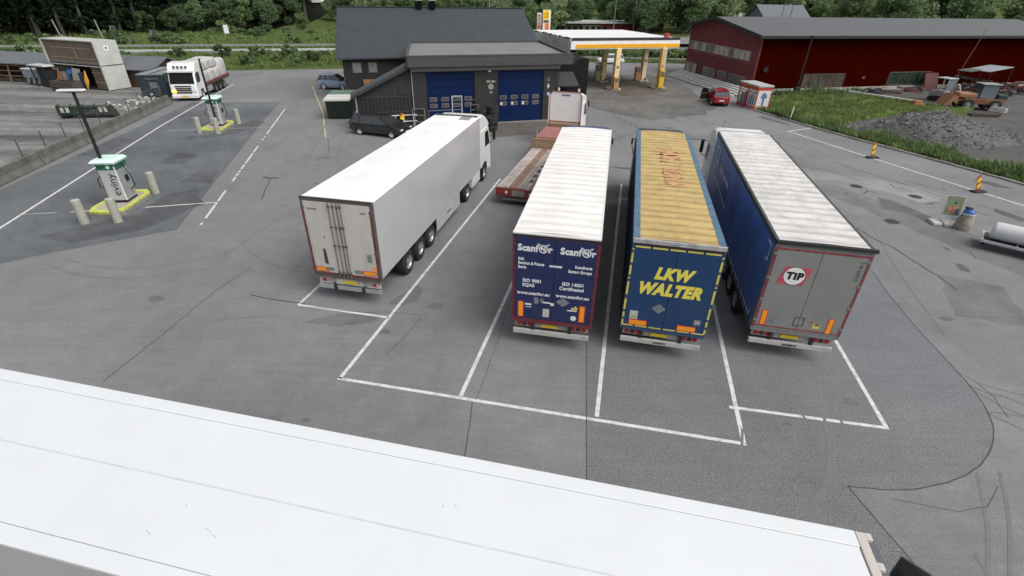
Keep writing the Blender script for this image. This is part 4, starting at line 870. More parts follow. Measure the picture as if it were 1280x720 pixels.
car('parked_car', 'light blue small car parked at the corner of the dark barn', (-21.0, 61.8, 0), R(-97), M('car_blue', (.3, .39, .54), .2, .3, var=.05), 'hatch', 3.8, 1.7, 1.6)
car('parked_car', 'white car passing behind the petrol pumps', (15.8, 91.2, 0), R(97), M('car_white', (.75, .76, .77), .3, var=.03), 'hatch', 4.3, 1.8, 1.5)
rc = car('parked_car', 'dark red car with its front door open beside the red gas cages', (21.9, 56.9, 0), R(-9), M('car_red', (.25, .012, .02), .25, var=.1), 'hatch', 4.1, 1.74, 1.52)
dr = MB().box(-.95, .02, -.03, .03, .3, .92).build('door', M('car_red', (0, 0, 0)), rc, bevel=.02); dr.location = (-.87, .75, 0); dr.rotation_euler = (0, 0, R(14))
MB().prism([(-.92, .93), (0, .93), (-.25, 1.4), (-.8, 1.42)], 'y', -.015, .015).build('window', glass, dr)
B(-.9, -.1, -.045, -.031, .35, .9).build('door_trim', black, dr)
# ================================================================== WORKSHOP
GA = math.atan2(4.13, 13.13); G0 = (-8.5, 43.57)
def gw(u, v, z=0): return (G0[0] + math.cos(GA) * u - math.sin(GA) * v, G0[1] + math.sin(GA) * u + math.cos(GA) * v, z)
ws = thing('workshop', 'flat roofed grey workshop with two tall blue sectional doors', 'building', (*G0, 0), GA)
gcl = M('grey_cladding', (.031, .03, .0295), .6, var=.12, scale=2, streak=.12, dirt=(.022, .021, .02), damt=.5)
gfas = M('grey_fascia', (.062, .062, .062), .5, .1, var=.1, scale=2, dirt=(.09, .085, .08), dscale=1.2, damt=.4)
groof = M('grey_felt_roof', (.19, .19, .19), .85, var=.08, scale=.6, dirt=(.11, .11, .11), dscale=.5, damt=.6)
bdoor = M('blue_door_panel', (.0015, .014, .07), .45, var=.07, scale=1.5, dirt=(.003, .015, .055), damt=.4, spec=.2)
wm = MB()
for x0, x1 in ((0, 1.13), (5.26, 7.27), (11.5, 12.72)): wm.box(x0, x1, 0, .4, 0, 4.25)
wm.box(0, 12.72, .02, .4, 4.251, 4.7)
wm.build('wall', gcl, ws)
wb = MB().box(12.42, 12.72, .401, 12.6, 0, 4.7).box(0, .3, .401, 12.6, 0, 4.7).box(.301, 12.419, 12.3, 12.6, 0, 4.7).build('wall', gcl, ws)
wb.data.transform(Matrix(((1, .145, 0, 0), (0, 1, 0, 0), (0, 0, 1, 0), (0, 0, 0, 1))))
rb = MB()
for x0, x1 in ((0.03, 1.1), (5.3, 7.24), (11.53, 12.7)):
    n_ = int((x1 - x0) / .2)
    for k in range(n_ + 1): rb.box(x0 + k * (x1 - x0) / n_ - .02, x0 + k * (x1 - x0) / n_ + .02, -.025, -.001, .1, 4.24)
rb.build('cladding_rib', gcl, ws)
B(-.1, 12.9, -.25, -.03, 4.34, 4.66).build('canopy_strip', M('canopy_pale', (.17, .165, .155), .5, var=.15, scale=2), ws, bevel=.04)
for k in range(5): B(-.35 + k * 2.842, -.35 + (k + 1) * 2.842 - .012, -.75, -.6, 4.74, 5.5).build('fascia_panel', gfas, ws)
B(-.35, 13.86, -.78, -.5, 5.5, 5.6).build('fascia_cap', M('dark_cap', (.06, .06, .06), .5), ws); B(-.35, 13.86, -.6, -.1, 4.741, 4.8).build('soffit', gcl, ws)
skew = Matrix.Identity(4); skew[0][1] = .145      # the side walls are not square to the front
for x in (-.36, 13.7): B(x, x + .16, -.5, 13.1, 4.74, 5.58).build('parapet', gfas, ws).data.transform(skew)
B(-.2, 13.7, 12.95, 13.1, 4.74, 5.56).build('parapet', gfas, ws).data.transform(skew)
B(-.2, 13.7, -.5, 12.95, 5.0, 5.36).build('roof', groof, ws).data.transform(skew)
MB().box(4.6, 4.62, -.3, 12.8, 5.361, 5.366).box(9.1, 9.12, -.3, 12.8, 5.361, 5.366).build('roof_seam', darksteel, ws).data.transform(skew)
wmesh = B(0, .52, -.012, .0, 0, .24).mesh('window', glass); frm_ = M('grey_rubber_frame', (.2, .19, .18), .5, var=.2)
for dx0, dx1, wz, lit in ((1.13, 5.26, 2.1, 0), (7.27, 11.5, 2.06, 1)):
    B(dx0, dx0 + .08, .05, .12, 0, 4.25).build('door_frame', black, ws); B(dx1 - .08, dx1, .05, .12, 0, 4.25).build('door_frame', black, ws)
    for k in range(7):
        p = B(dx0 + .085, dx1 - .085, .1, .16, k * .603 + .02, k * .603 + .597).build('door_panel', bdoor, ws, bevel=.008)
    for row, z in enumerate((wz - .12, wz - .62)):
        for k in range(4):
            x = dx0 + .28 + k * 1.0
            p = MB().box(x - .04, x + .58, .085, .099, z - .04, z + .3).build('window_frame', frm_, ws)
            B(x, x + .54, .075, .084, z, z + .26).build('pane', M('dull_pane', (.09, .085, .08), .25, var=.4, scale=3), p)
            if lit and row == 1 and k < 3: B(x + .02, x + .17, .069, .0745, z + .02, z + .24).build('notice', white, p)
pd = MB()
for (x0, x1, z0, z1) in ((3.24, 3.3, .05, 2.36), (4.08, 4.14, .05, 2.36), (3.3, 4.08, 2.3, 2.36)): pd.box(x0, x1, .06, .098, z0, z1)
pd.build('wicket_frame', M('wicket_white', (.6, .6, .6), .5), ws)
MB().cyl((3.38, .09, 1.1), (3.38, .04, 1.1), .03, n=8).build('door_handle', alu, ws)
# faded sign on the middle pillar and plates on the right pillar
pl_ = M('faded_print', (.3, .28, .25), .7, var=.3, scale=6)
em = MB().cyl((6.68, -.03, 3.02), (6.68, -.026, 3.02), .24, n=16)
for dz in (.0,): em.box(6.3, 6.62, -.03, -.026, 3.34, 3.52).box(6.72, 7.06, -.03, -.026, 3.34, 3.52).box(6.56, 6.8, -.03, -.026, 2.48, 2.64)
em.build('faded_sign', pl_, ws)
for k in range(3): B(11.75, 12.05, -.032, -.026, 3.36 + k * .1, 3.4 + k * .1).build('fork_sign', pl_, ws)
MB().prism([(11.94, 2.7), (12.06, 2.9), (11.94, 3.15), (11.82, 2.9)], 'y', -.032, -.026).build('white_sign', M('sign_white', (.6, .6, .6), .5), ws)
bs = B(11.8, 12.1, -.033, -.026, 2.1, 2.45).build('blue_sign', M('sign_blue', (.05, .1, .35), .4), ws); B(11.88, 12.02, -.036, -.0335, 2.18, 2.36).build('sign_mark', white, bs)
MB().tube([(12.8, -.1, 4.5), (12.82, -.06, .05)], .05, 8).tube([(13.0, .2, 4.5), (13.0, .2, .05)], .05, 8).build('downpipe', gfas, ws)
MB().tube([(-.02, -.08, 4.4), (-.02, -.08, .1)], .035, 6).build('downpipe', galv, ws)
B(6.4, 6.66, -.2, -.03, 4.2, 4.33).build('wall_lamp', M('lamp_warm', (.6, .5, .35), .4), ws)
B(-.1, 13, -.5, .02, -.02, .04).build('threshold', M('threshold_concrete', (.2, .18, .16), .9, var=.25), ws)
# darker side wing on the right
B(13.6, 17.2, 3.2, 12.4, 0, 4.72).build('side_wing', M('dark_wing', (.009, .009, .009), .8, var=.2, spec=.2), ws)
MB().prism([(3.19, 3.5), (3.19, 3.62), (1.5, 2.65), (1.5, 2.55)], 'x', 13.3, 15.6).build('awning', M('awning_grey', (.03, .03, .031), .6), ws)
for x in (13.4, 14.0): B(x, x + .45, -.1, .5, 4.75, 5.2).build('vent_pipe', black, ws)

# ------------------------------------------------------------------ lean-to with black doors
ln = thing('lean_to_shed', 'low dark shed with a steep mono pitch roof joined to the left of the workshop', 'building', (*G0, 0), GA)
dcl = M('dark_boards', (.026, .025, .024), .8, var=.2, scale=3, dirt=(.07, .065, .06), damt=.3)
MB().prism([(-4.55, 0), (-.01, 0), (-.01, 4.62), (-4.55, 2.5)], 'y', .05, 1.0).build('wall', dcl, ln)
MB().prism([(-4.98, 2.44), (0.0, 4.74), (0.0, 5.06), (-4.98, 2.68)], 'y', -.35, 1.15).build('roof', M('slate_grey_roof', (.055, .06, .067), .6, var=.1, scale=1), ln)
MB().prism([(-5.0, 2.4), (0.02, 4.7), (0.02, 4.9), (-5.0, 2.6)], 'y', -.4, -.351).build('bargeboard', M('dark_barge', (.03, .03, .032), .6), ln)
lines = M('black_board', (.038, .037, .036), .7, var=.2)
for x0, x1 in ((-4.35, -2.25), (-2.1, -.02)):
    d = B(x0, x1, .0, .049, .1, 2.55).build('door', M('door_black', (.011, .0108, .0105), .7, var=.2), ln)
    for zz in (.12, 1.25, 2.45): B(x0, x1, -.018, -.001, zz, zz + .1).build('rail', lines, d)
    for k in range(8): B(x0 + k * (x1 - x0 - .05) / 7, x0 + k * (x1 - x0 - .05) / 7 + .05, -.012, -.001, .1, 2.54).build('board_joint', lines, d)
    B((x0 + x1) / 2 - .12, (x0 + x1) / 2 + .12, -.05, -.02, 1.0, 1.05).build('door_handle', alu, d)
B(-1.15, -.1, -.005, .045, 2.62, 3.55).build('hatch', dcl, ln)
for k in range(6): B(-4.2 + k * .7, -4.17 + k * .7, .03, .049, 2.6, 2.9 + k * .3).build('board_joint', lines, ln)
MB().tube([(-4.62, -.05, 2.5), (-4.62, -.05, .1)], .05, 6).build('downpipe', galv, ln)

# ------------------------------------------------------------------ big dark barn behind
bn = thing('barn', 'big black building with a wide dark grey pitched roof behind the workshop', 'building', (*G0, 0), GA)
slate = M('dark_grey_roof', (.034, .041, .05), .55, var=.1, scale=1.2, streak=.2, dirt=(.052, .058, .065), dscale=1.5, damt=.45)
bw = M('black_boards', (.018, .017, .017), .75, var=.2)
MB().prism([(13.0, 0), (26.0, 0), (26.0, 4.2), (19.5, 8.2), (13.0, 4.2)], 'x', -5.3, 15.6).build('wall', bw, bn)
sl_ = (8.3 - 4.0) / 7.0
for s_, nm in ((1, 'front'), (-1, 'back')):
    pr = [(12.5, 4.0), (12.5, 4.14), (19.5, 8.44), (19.5, 8.3)] if s_ > 0 else [(19.5, 8.3), (19.5, 8.44), (26.5, 4.14), (26.5, 4.0)]
    rf_ = MB()
    rf_.loft([[(-5.9 if abs(y - 19.5) > 1 else -5.1, y, z) for y, z in pr], [(16 if abs(y - 19.5) > 1 else 15.7, y, z) for y, z in pr]])
    rf_.build('roof', slate, bn)
    jm = MB()
    if s_ > 0:
        for k in range(37): x = -5.6 + k * .6; jm.obox((x, 12.52, 4.15), (max(x, -5.05), 19.46, 8.41), .02, .03)
        jm.build('standing_seam', slate, bn)
B(-5.95, -5.9, 12.5, 12.6, 3.9, 4.2).build('gutter_end', black, bn)
MB().obox((-5.1, 19.5, 8.46), (15.7, 19.5, 8.46), .3, .06).build('ridge_cap', slate, bn)
for x in (3.55, 5.05):
    c = B(x - .32, x + .32, 19.0, 19.75, 8.3, 9.05).build('chimney', M('chimney_black', (.004, .004, .004), .8, spec=.1), bn)
    B(x - .38, x + .38, 18.94, 19.8, 9.1, 9.3).build('chimney_cap', M('cap_pale', (.3, .33, .32), .5), c)
for x0, x1 in ((-4.45, -3.47), (-2.86, -1.93)):
    f = MB().box(x0, x1, 12.95, 12.99, 2.65, 3.72).build('window', M('frame_dark', (.05, .05, .05), .5), bn)
    B(x0 + .07, x1 - .07, 12.93, 12.949, 2.72, 3.65).build('pane', M('curtained_pane', (.19, .19, .18), .3, var=.15, scale=2), f)
B(-3.5, -2.2, 12.85, 12.98, 1.55, 2.05).build('wooden_board', M('warm_board', (.3, .15, .06), .7, var=.3, scale=5), bn)
MB().box(-5.36, -5.3, 12.95, 13.1, .0, 2.9).build('corner_board', M('corner_red', (.2, .07, .05), .6), bn)

# ================================================================== PETROL STATION CANOPY
cn = thing('station_canopy', 'petrol station canopy with yellow striped white edge on four pale yellow columns', 'canopy', (6.25, 62.98, 0), GA)
cw = M('canopy_white', (.8, .8, .8), .45, var=.04, dirt=(.55, .54, .52), damt=.4)
CW, CD = 14.25, 14.5
B(.3, CW - .3, .35, CD, 5.0, 5.42).build('roof_slab', cw, cn)
for k in range(2): B(.25, CW - .25, .5 + k * 7.0, .5 + k * 7.0 + 6.97, 5.421, 5.62 + k * .03).build('roof_sheet', cw, cn)
B(.3, CW + .1, .21, .49, 5.36, 5.66).build('roof_edge', M('dark_header', (.03, .02, .03)), cn)  # dark strip paints the shade between roof and fascia
for k in range(6): B(.62 + k * 2.272, .62 + (k + 1) * 2.272 - .01, -.06, -.001, 4.62, 5.02).build('fascia_panel', M('fascia_yellow', (.8, .4, .01), .4, var=.03), cn)
B(0, CW, 0, .2, 4.5, 5.35).build('fascia', cw, cn)
B(CW - .2, CW, .201, CD, 4.5, 5.35).build('fascia', cw, cn)
gcor = M('grey_sheet', (.62, .61, .585), .6, .0, var=.15, scale=3, streak=.1, dirt=(.4, .385, .35), damt=.5)
for k in range(12): B(-.06, .0, .25 + k * 1.19, .25 + k * 1.19 + 1.15, 4.25, 5.55).build('side_panel', gcor, cn)
rng = random.Random(4); rub = MB()
for k in range(40):
    y = rng.uniform(.3, 14); x = rng.uniform(0, .3); r = rng.uniform(.06, .16); rub.box(x - r, x + r, y - r, y + r, 5.5, 5.5 + r * 1.3)
rub.build('roof_debris', M('debris_dark', (.04, .04, .035), .9, var=.4), cn)['kind'] = 'stuff'
B(.4, CW - .3, .3, CD - .2, 4.55, 4.98).build('ceiling', M('ceiling_pale', (.6, .58, .5), .6), cn)
B(12.9, 13.3, 1.0, 1.6, 5.57, 6.05).build('roof_box', M('box_red', (.4, .03, .04), .5), cn)
ccol = M('column_yellow', (.82, .66, .33), .6, var=.08, dirt=(.35, .25, .13), dscale=1.5, damt=.5)
cpale = M('column_pale', (.78, .62, .4), .6, var=.08, dirt=(.35, .25, .13), dscale=1.5, damt=.5)
def inv(x, y):
    dx, dy = x - 6.25, y - 62.98; return (dx * math.cos(GA) + dy * math.sin(GA), -dx * math.sin(GA) + dy * math.cos(GA))
CP = [inv(11.55, 71.3), inv(12.05, 64.9), inv(17.1, 72.5), inv(17.85, 66.6)]
for i, (x, y) in enumerate(CP):
    c = B(x - .3, x + .3, y - .3, y + .3, .15, 4.56).build('column', ccol if i != 2 else cpale, cn, bevel=.03)
    if i == 3: B(x - .05, x + .31, y - .33, y - .301, 1.6, 4.5).build('column_panel', M('panel_grey_pale', (.5, .47, .42), .5), c); B(x - .29, x - .1, y - .31, y - .3005, .3, 4.5).build('column_stripe', M('fascia_yellow', (0, 0, 0)), c)
    B(x - .15, x + .15, y - .33, y - .31, 2.4, 2.7).build('sign_plate', M('plate_brown', (.25, .12, .06), .6), c)
islm = M('island_pale', (.4, .36, .3), .9, var=.15, dirt=(.2, .16, .11), damt=.6)
for i, (x, y) in enumerate(CP):
    X_, Y_, _ = (6.25 + x * math.cos(GA) - y * math.sin(GA), 62.98 + x * math.sin(GA) + y * math.cos(GA), 0)
    isl = thing('pump_island', ['pale kerbed pump island under the rear left canopy column', 'pale kerbed pump island under the front left canopy column', 'pale kerbed pump island under the rear right canopy column', 'pale kerbed pump island under the front right canopy column'][i], 'island', (X_, Y_, 0), GA, 'pump islands under the canopy')
    MB().prism([(-.7, -.8), (.5, -.8), (.7, -.4), (.7, 1.1), (-.7, 1.1), (-.95, 0)], 'z', 0, .15).build('slab', islm, isl, bevel=.03)
    MB().cyl((.1, -.6, .15), (.1, -.6, .4), .12, n=10).build('bollard', black, isl)
    pm = thing('fuel_pump', ['worn beige fuel pump beside the rear left column', 'orange brown fuel pump cabinet at the foot of the front left column', 'square orange brown pump beside the rear right column', 'yellow fuel pump at the front right column'][i], 'fuel pump', (X_ - (.75 if i in (0, 2) else 0) * math.cos(GA), Y_ + (-.5 if i == 1 else -.55 if i == 3 else 0) - .2, .15), GA, 'fuel pumps')
    cm = [M('pump_beige', (.4, .34, .24), .6, dirt=(.1, .08, .06), damt=.7), M('pump_brown', (.42, .24, .1), .6, dirt=(.2, .1, .05), damt=.6), M('pump_rust', (.42, .19, .11), .6, dirt=(.25, .1, .06)), M('pump_yellow', (.62, .4, .03), .5, dirt=(.2, .12, .06), damt=.6)][i]
    hh = [1.9, 1.35, 1.6, 2.1][i]; ww = .34 if i != 2 else .42
    B(-ww, ww, -.22, .22, .0, hh).build('cabinet', cm, pm, bevel=.03)
    B(-ww * .75, ww * .75, -.235, -.221, hh * .6, hh * .88).build('display', M('display_grey', (.12, .12, .12), .3), pm)
    MB().tube([(ww, -.1, hh * .8), (ww + .15, -.2, hh * .5), (ww + .08, -.2, .3), (ww, -.1, .5)], .03, 6).build('hose', black, pm)
    B(ww - .02, ww + .08, -.2, -.05, hh * .5, hh * .75).build('nozzle', black, pm)
yb = thing('yellow_bin', 'rounded yellow grit bin by the dark wing beside the forecourt', 'grit bin', (8.1, 67.4, 0), GA)
MB().prism([(-.7, 0), (.7, 0), (.8, .6), (.5, .95), (-.5, .95), (-.8, .6)], 'y', -.45, .45).build('bin', M('bin_yellow', (.6, .45, .05), .5, var=.1), yb, bevel=.08)

def pylon(label, x, y, w_, z0, z1, blocks, rz=.1, depth=.25):
    t = thing('price_sign', label, 'sign', (x, y, 0), rz)
    MB().cyl((-w_ * .25, 0, -.05), (-w_ * .25, 0, z1), .08, n=8).cyl((w_ * .25, 0, -.05), (w_ * .25, 0, z1), .08, n=8).build('pole', galv, t)
    B(-w_ / 2, w_ / 2, -depth / 2, depth / 2, z0, z1).build('sign_box', white, t, bevel=.03)
    for (a, b, c, d, m_) in blocks: B(-w_ / 2 + w_ * a, -w_ / 2 + w_ * b, -depth / 2 - .012, -depth / 2 - .002, z0 + (z1 - z0) * c, z0 + (z1 - z0) * d).build('sign_panel', m_, t)
    return t
sy = M('sign_yellow', (.85, .55, .02), .4); so_ = M('sign_orange', (.85, .2, .02), .4); sg = M('sign_green', (.06, .12, .05), .5); sr_ = M('sign_red', (.55, .04, .02), .4); spk = M('sign_pink', (.6, .35, .33), .5); sgl = M('sign_lime', (.3, .5, .08), .5)
py = pylon('tall yellow and orange petrol price sign', 4.2, 79.8, 1.12, 4.9, 8.0, [(.04, .78, .62, .99, sy), (.2, .68, .7, .88, sr_), (.08, .78, .49, .6, sg), (.3, .8, .14, .47, so_), (.3, .8, .02, .12, sgl)])
em = MB()   # shell-shaped emblem: fan of ribs on the yellow panel
for k in range(7):
    a = R(28 + k * 20.7); em.add([(-.1, -.142, 7.12), (-.1 + .34 * math.cos(a - .1), -.142, 7.14 + .42 * math.sin(a - .1)), (-.1 + .36 * math.cos(a), -.142, 7.14 + .45 * math.sin(a)), (-.1 + .34 * math.cos(a + .1), -.142, 7.14 + .42 * math.sin(a + .1))], [(0, 1, 2, 3)])
em.build('emblem', sy, py)
pylon('slim white sign with pink panels left of the petrol price sign', 3.2, 81, .62, 5.4, 7.6, [(.15, .85, .55, .92, spk), (.2, .8, .8, .9, sy), (.15, .85, .08, .3, so_), (.15, .85, .33, .5, spk)])
rbx = thing('crate', 'dark red box below the petrol price sign beyond the workshop roof', 'crate', (4.05, 76.0, 0), .2)
MB().box(-.5, .3, -.4, .4, 0, 4.9).box(.3, .55, -.4, .4, 0, 4.7).build('body', M('box_dark_red', (.2, .02, .04), .6), rbx)

# ================================================================== RED BUILDING
C_ = Vector((28.4, 63.9)); L_ = Vector((25.7, 82.6)); FD = (L_ - C_).normalized(); SD = Vector((.97, .243)).normalized(); FL = (L_ - C_).length; SL = 50
rbld = thing('red_building', 'large red board building with a strip of upstairs windows and a dark grey roof', 'building', (C_.x, C_.y, 0), 0)
def F(s, z, o=0.):    # on the gable front, o metres out
    p = FD * s - SD * o; return (p.x, p.y, z)
def S(s, z, o=0.):    # on the long side
    p = SD * s - FD * o; return (p.x, p.y, z)
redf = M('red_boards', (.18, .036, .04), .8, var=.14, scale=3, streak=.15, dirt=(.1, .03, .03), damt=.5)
reds = M('red_boards_vignetted', (.034, .0022, .0005), 1.0, var=.15, scale=3, streak=.15, spec=.0)  # side wall red, with the lens vignetting darkened into its colour
EZ, AZ = 6.25, 7.6; MID = 10.6
back = SD * SL
fa = [(0, .0), (FL, .0), (FL, EZ + .05), (MID, AZ - .06), (0, EZ - .05)]
vs = [F(s, z) for s, z in fa] + [tuple(Vector(F(s, z)) + Vector((back.x, back.y, 0))) for s, z in fa]
MB().add([vs[0], vs[1], vs[2], vs[3], vs[4]], [(0, 1, 2, 3, 4)]).build('gable_wall', redf, rbld)
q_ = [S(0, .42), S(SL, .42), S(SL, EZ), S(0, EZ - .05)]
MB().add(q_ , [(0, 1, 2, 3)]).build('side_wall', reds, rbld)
MB().add([vs[1], vs[6], vs[7], vs[2]], [(0, 1, 2, 3)]).build('side_wall', redf, rbld); MB().add([vs[5], vs[6], vs[7], vs[8], vs[9]], [(0, 1, 2, 3, 4)]).build('gable_wall', redf, rbld)
MB().obox(S(-.05, .2, .02), S(SL, .2, .02), .1, .46).build('foundation', M('pale_foundation', (.36, .34, .31), .9, var=.15, dirt=(.2, .2, .17), damt=.6), rbld)
roofm_ = M('grey_sheet_roof', (.088, .092, .096), .6, var=.08, scale=.8, dirt=(.12, .12, .125), damt=.4)
def roofslab(s0, z0, s1, z1, o0, o1, th=.14):
    p = [Vector(F(s0, z0, o0)), Vector(F(s1, z1, o0))]; e = Vector((SD.x, SD.y, 0)) * (SL + o0 + o1)
    up_ = Vector((0, 0, th)); v = [p[0], p[1], p[1] + e, p[0] + e]; v += [x + up_ for x in v]
    return MB().add(v, [(0, 3, 2, 1), (4, 5, 6, 7), (0, 1, 5, 4), (1, 2, 6, 5), (2, 3, 7, 6), (3, 0, 4, 7)])
sl1 = (AZ - EZ) / MID
roofslab(-.9, EZ - .9 * sl1, MID, AZ, 1.0, .6).build('roof', roofm_, rbld); roofslab(FL + .9, EZ - .1, MID, AZ, 1.0, .6).build('roof', roofm_, rbld)
dg = M('dark_green_trim', (.012, .016, .014), .6)
MB().obox(F(-.95, EZ - .9 * sl1 + .0, 1.03), F(MID, AZ + .04, 1.03), .06, .36).obox(F(FL + .95, EZ - .06, 1.03), F(MID, AZ + .04, 1.03), .06, .36).build('bargeboard', dg, rbld)
MB().obox(S(-1.0, EZ - .14, .93), S(SL, EZ - .14, .93), .06, .3).build('eave_board', dg, rbld)
v_ = [S(-.9, EZ - .22, .9), S(SL, EZ - .22, .9), S(SL, EZ - .1, 0), S(-.9, EZ - .1, 0)]
MB().add(v_, [(0, 1, 2, 3)]).build('soffit', dg, rbld)
trim = M('trim_red_light', (.23, .06, .055), .7, var=.15)
MB().obox(F(.05, 3.08, .05), F(FL - .1, 3.1, .05), .1, .12).obox(F(.06, 3.0, .03), F(.06, EZ - .2, .03), .06, .16).obox(F(.06, .2, .03), F(.06, 3.0, .03), .06, .16).build('trim_board', trim, rbld)
# board joints on the gable
bj = MB()
for k in range(64): s = .25 + k * .29; top_ = EZ - .1 + min(s / MID, (FL - s) / (FL - MID)) * (AZ - EZ); bj.obox(F(s, 4.5, .012), F(s, top_ - .1, .012), .018, .03, up=(FD.x, FD.y, 0)).obox(F(s, 1.75, .012), F(s, 3.0, .012), .018, .03, up=(FD.x, FD.y, 0))
bj.build('cover_board', redf, rbld)['kind'] = 'stuff'
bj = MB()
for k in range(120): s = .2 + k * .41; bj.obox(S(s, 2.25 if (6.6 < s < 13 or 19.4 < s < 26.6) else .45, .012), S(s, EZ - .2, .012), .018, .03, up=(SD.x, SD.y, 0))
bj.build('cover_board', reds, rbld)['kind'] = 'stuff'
wf = M('window_frame_grey', (.3, .27, .25), .6, var=.1); wp = M('greyed_pane', (.16, .155, .15), .12, var=.35, scale=1.2, spec=.7); wc = M('curtain_pane', (.42, .38, .34), .5, var=.15, scale=2)
def window(fn, s0, s1, z0, z1, pane, o=.02, fr=wf, mull=0, t=rbld):
    """framed window on a wall given by fn, frame proud of the wall, pane behind it"""
    f = MB()
    for a_, b_ in (((s0, z0), (s1, z0)), ((s0, z1), (s1, z1))): f.obox(fn(a_[0], a_[1], o + .02), fn(b_[0], b_[1], o + .02), .08, .08)
    for s in [s0, s1] + [s0 + (s1 - s0) * (k + 1) / (mull + 1) for k in range(mull)]: f.obox(fn(s, z0 + .04, o + .02), fn(s, z1 - .04, o + .02), .075, .07)
    f = f.build('window', fr, t)
    MB().add([fn(s0, z0, o), fn(s1, z0, o), fn(s1, z1, o), fn(s0, z1, o)], [(0, 1, 2, 3)]).build('pane', pane, f)
n_ = 13; s0_, s1_ = 1.9, 18.4
for k in range(n_):
    a = s0_ + (s1_ - s0_) * k / n_; window(F, a + .03, a + (s1_ - s0_) / n_ - .03, 3.35, 4.38, wc if k in (0, 1, 2, 4, 5, 6, 9, 11) else wp)
for s0, s1, pane, mu in ((1.8, 5.8, wp, 2), (6.4, 8.7, wp, 1), (9.5, 13.0, wp, 3), (15.1, 16.2, wc, 0), (16.3, 17.3, wp, 0), (17.4, 18.4, wc, 0)): window(F, s0, s1, .25, 1.5, pane, mull=mu)
MB().obox(F(13.45, .95, .03), F(14.6, .95, .03), .08, 1.9).build('door', M('door_dark_red', (.12, .02, .02), .5), rbld)
for s in (1.65, 6.1, 9.1, 13.25, 14.85): MB().obox(F(s, .1, .03), F(s, 1.7, .03), .06, .2).build('trim_board', trim, rbld)
# ghost marks of removed lettering
for s, z0, z1 in ((12.2, 4.6, 6.2), (12.6, 4.9, 6.4), (11.9, 4.6, 4.9), (4.0, 4.6, 5.6), (3.5, 4.7, 5.4), (4.4, 5.0, 5.7)): MB().obox(F(s, z0, .035), F(s + .12, z1, .035), .01, .06, up=(FD.x, FD.y, 0)).build('paint_scar', M('scar_pink', (.25, .12, .11), .9, var=.3), rbld)
dw = M('dirty_panes', (.06, .06, .05), .3, var=.6, scale=1.5, dirt=(.11, .05, .03), dscale=1.3, damt=.8)
window(S, 6.85, 12.9, .56, 2.0, dw, mull=4, fr=M('frame_old', (.1, .08, .06), .8)); window(S, 19.7, 26.3, .56, 2.05, M('green_dark_pane', (.02, .035, .028), .15, var=.5, scale=1.5), mull=3, fr=M('frame_old', (0, 0, 0)))
MB().cyl(S(1.1, 2.65, .02), S(1.1, 2.65, .3), .3, n=16).build('wall_vent', black, rbld)
MB().obox(S(4.3, 6.0, .05), S(4.6, 6.0, .05), .15, .12).build('wall_lamp', M('lamp_pale', (.7, .65, .55)), rbld)
MB().obox(S(15.6, 1.5, .04), S(16.0, 1.5, .04), .1, .3).build('meter_box', M('box_grey_dark', (.1, .05, .05), .5), rbld)
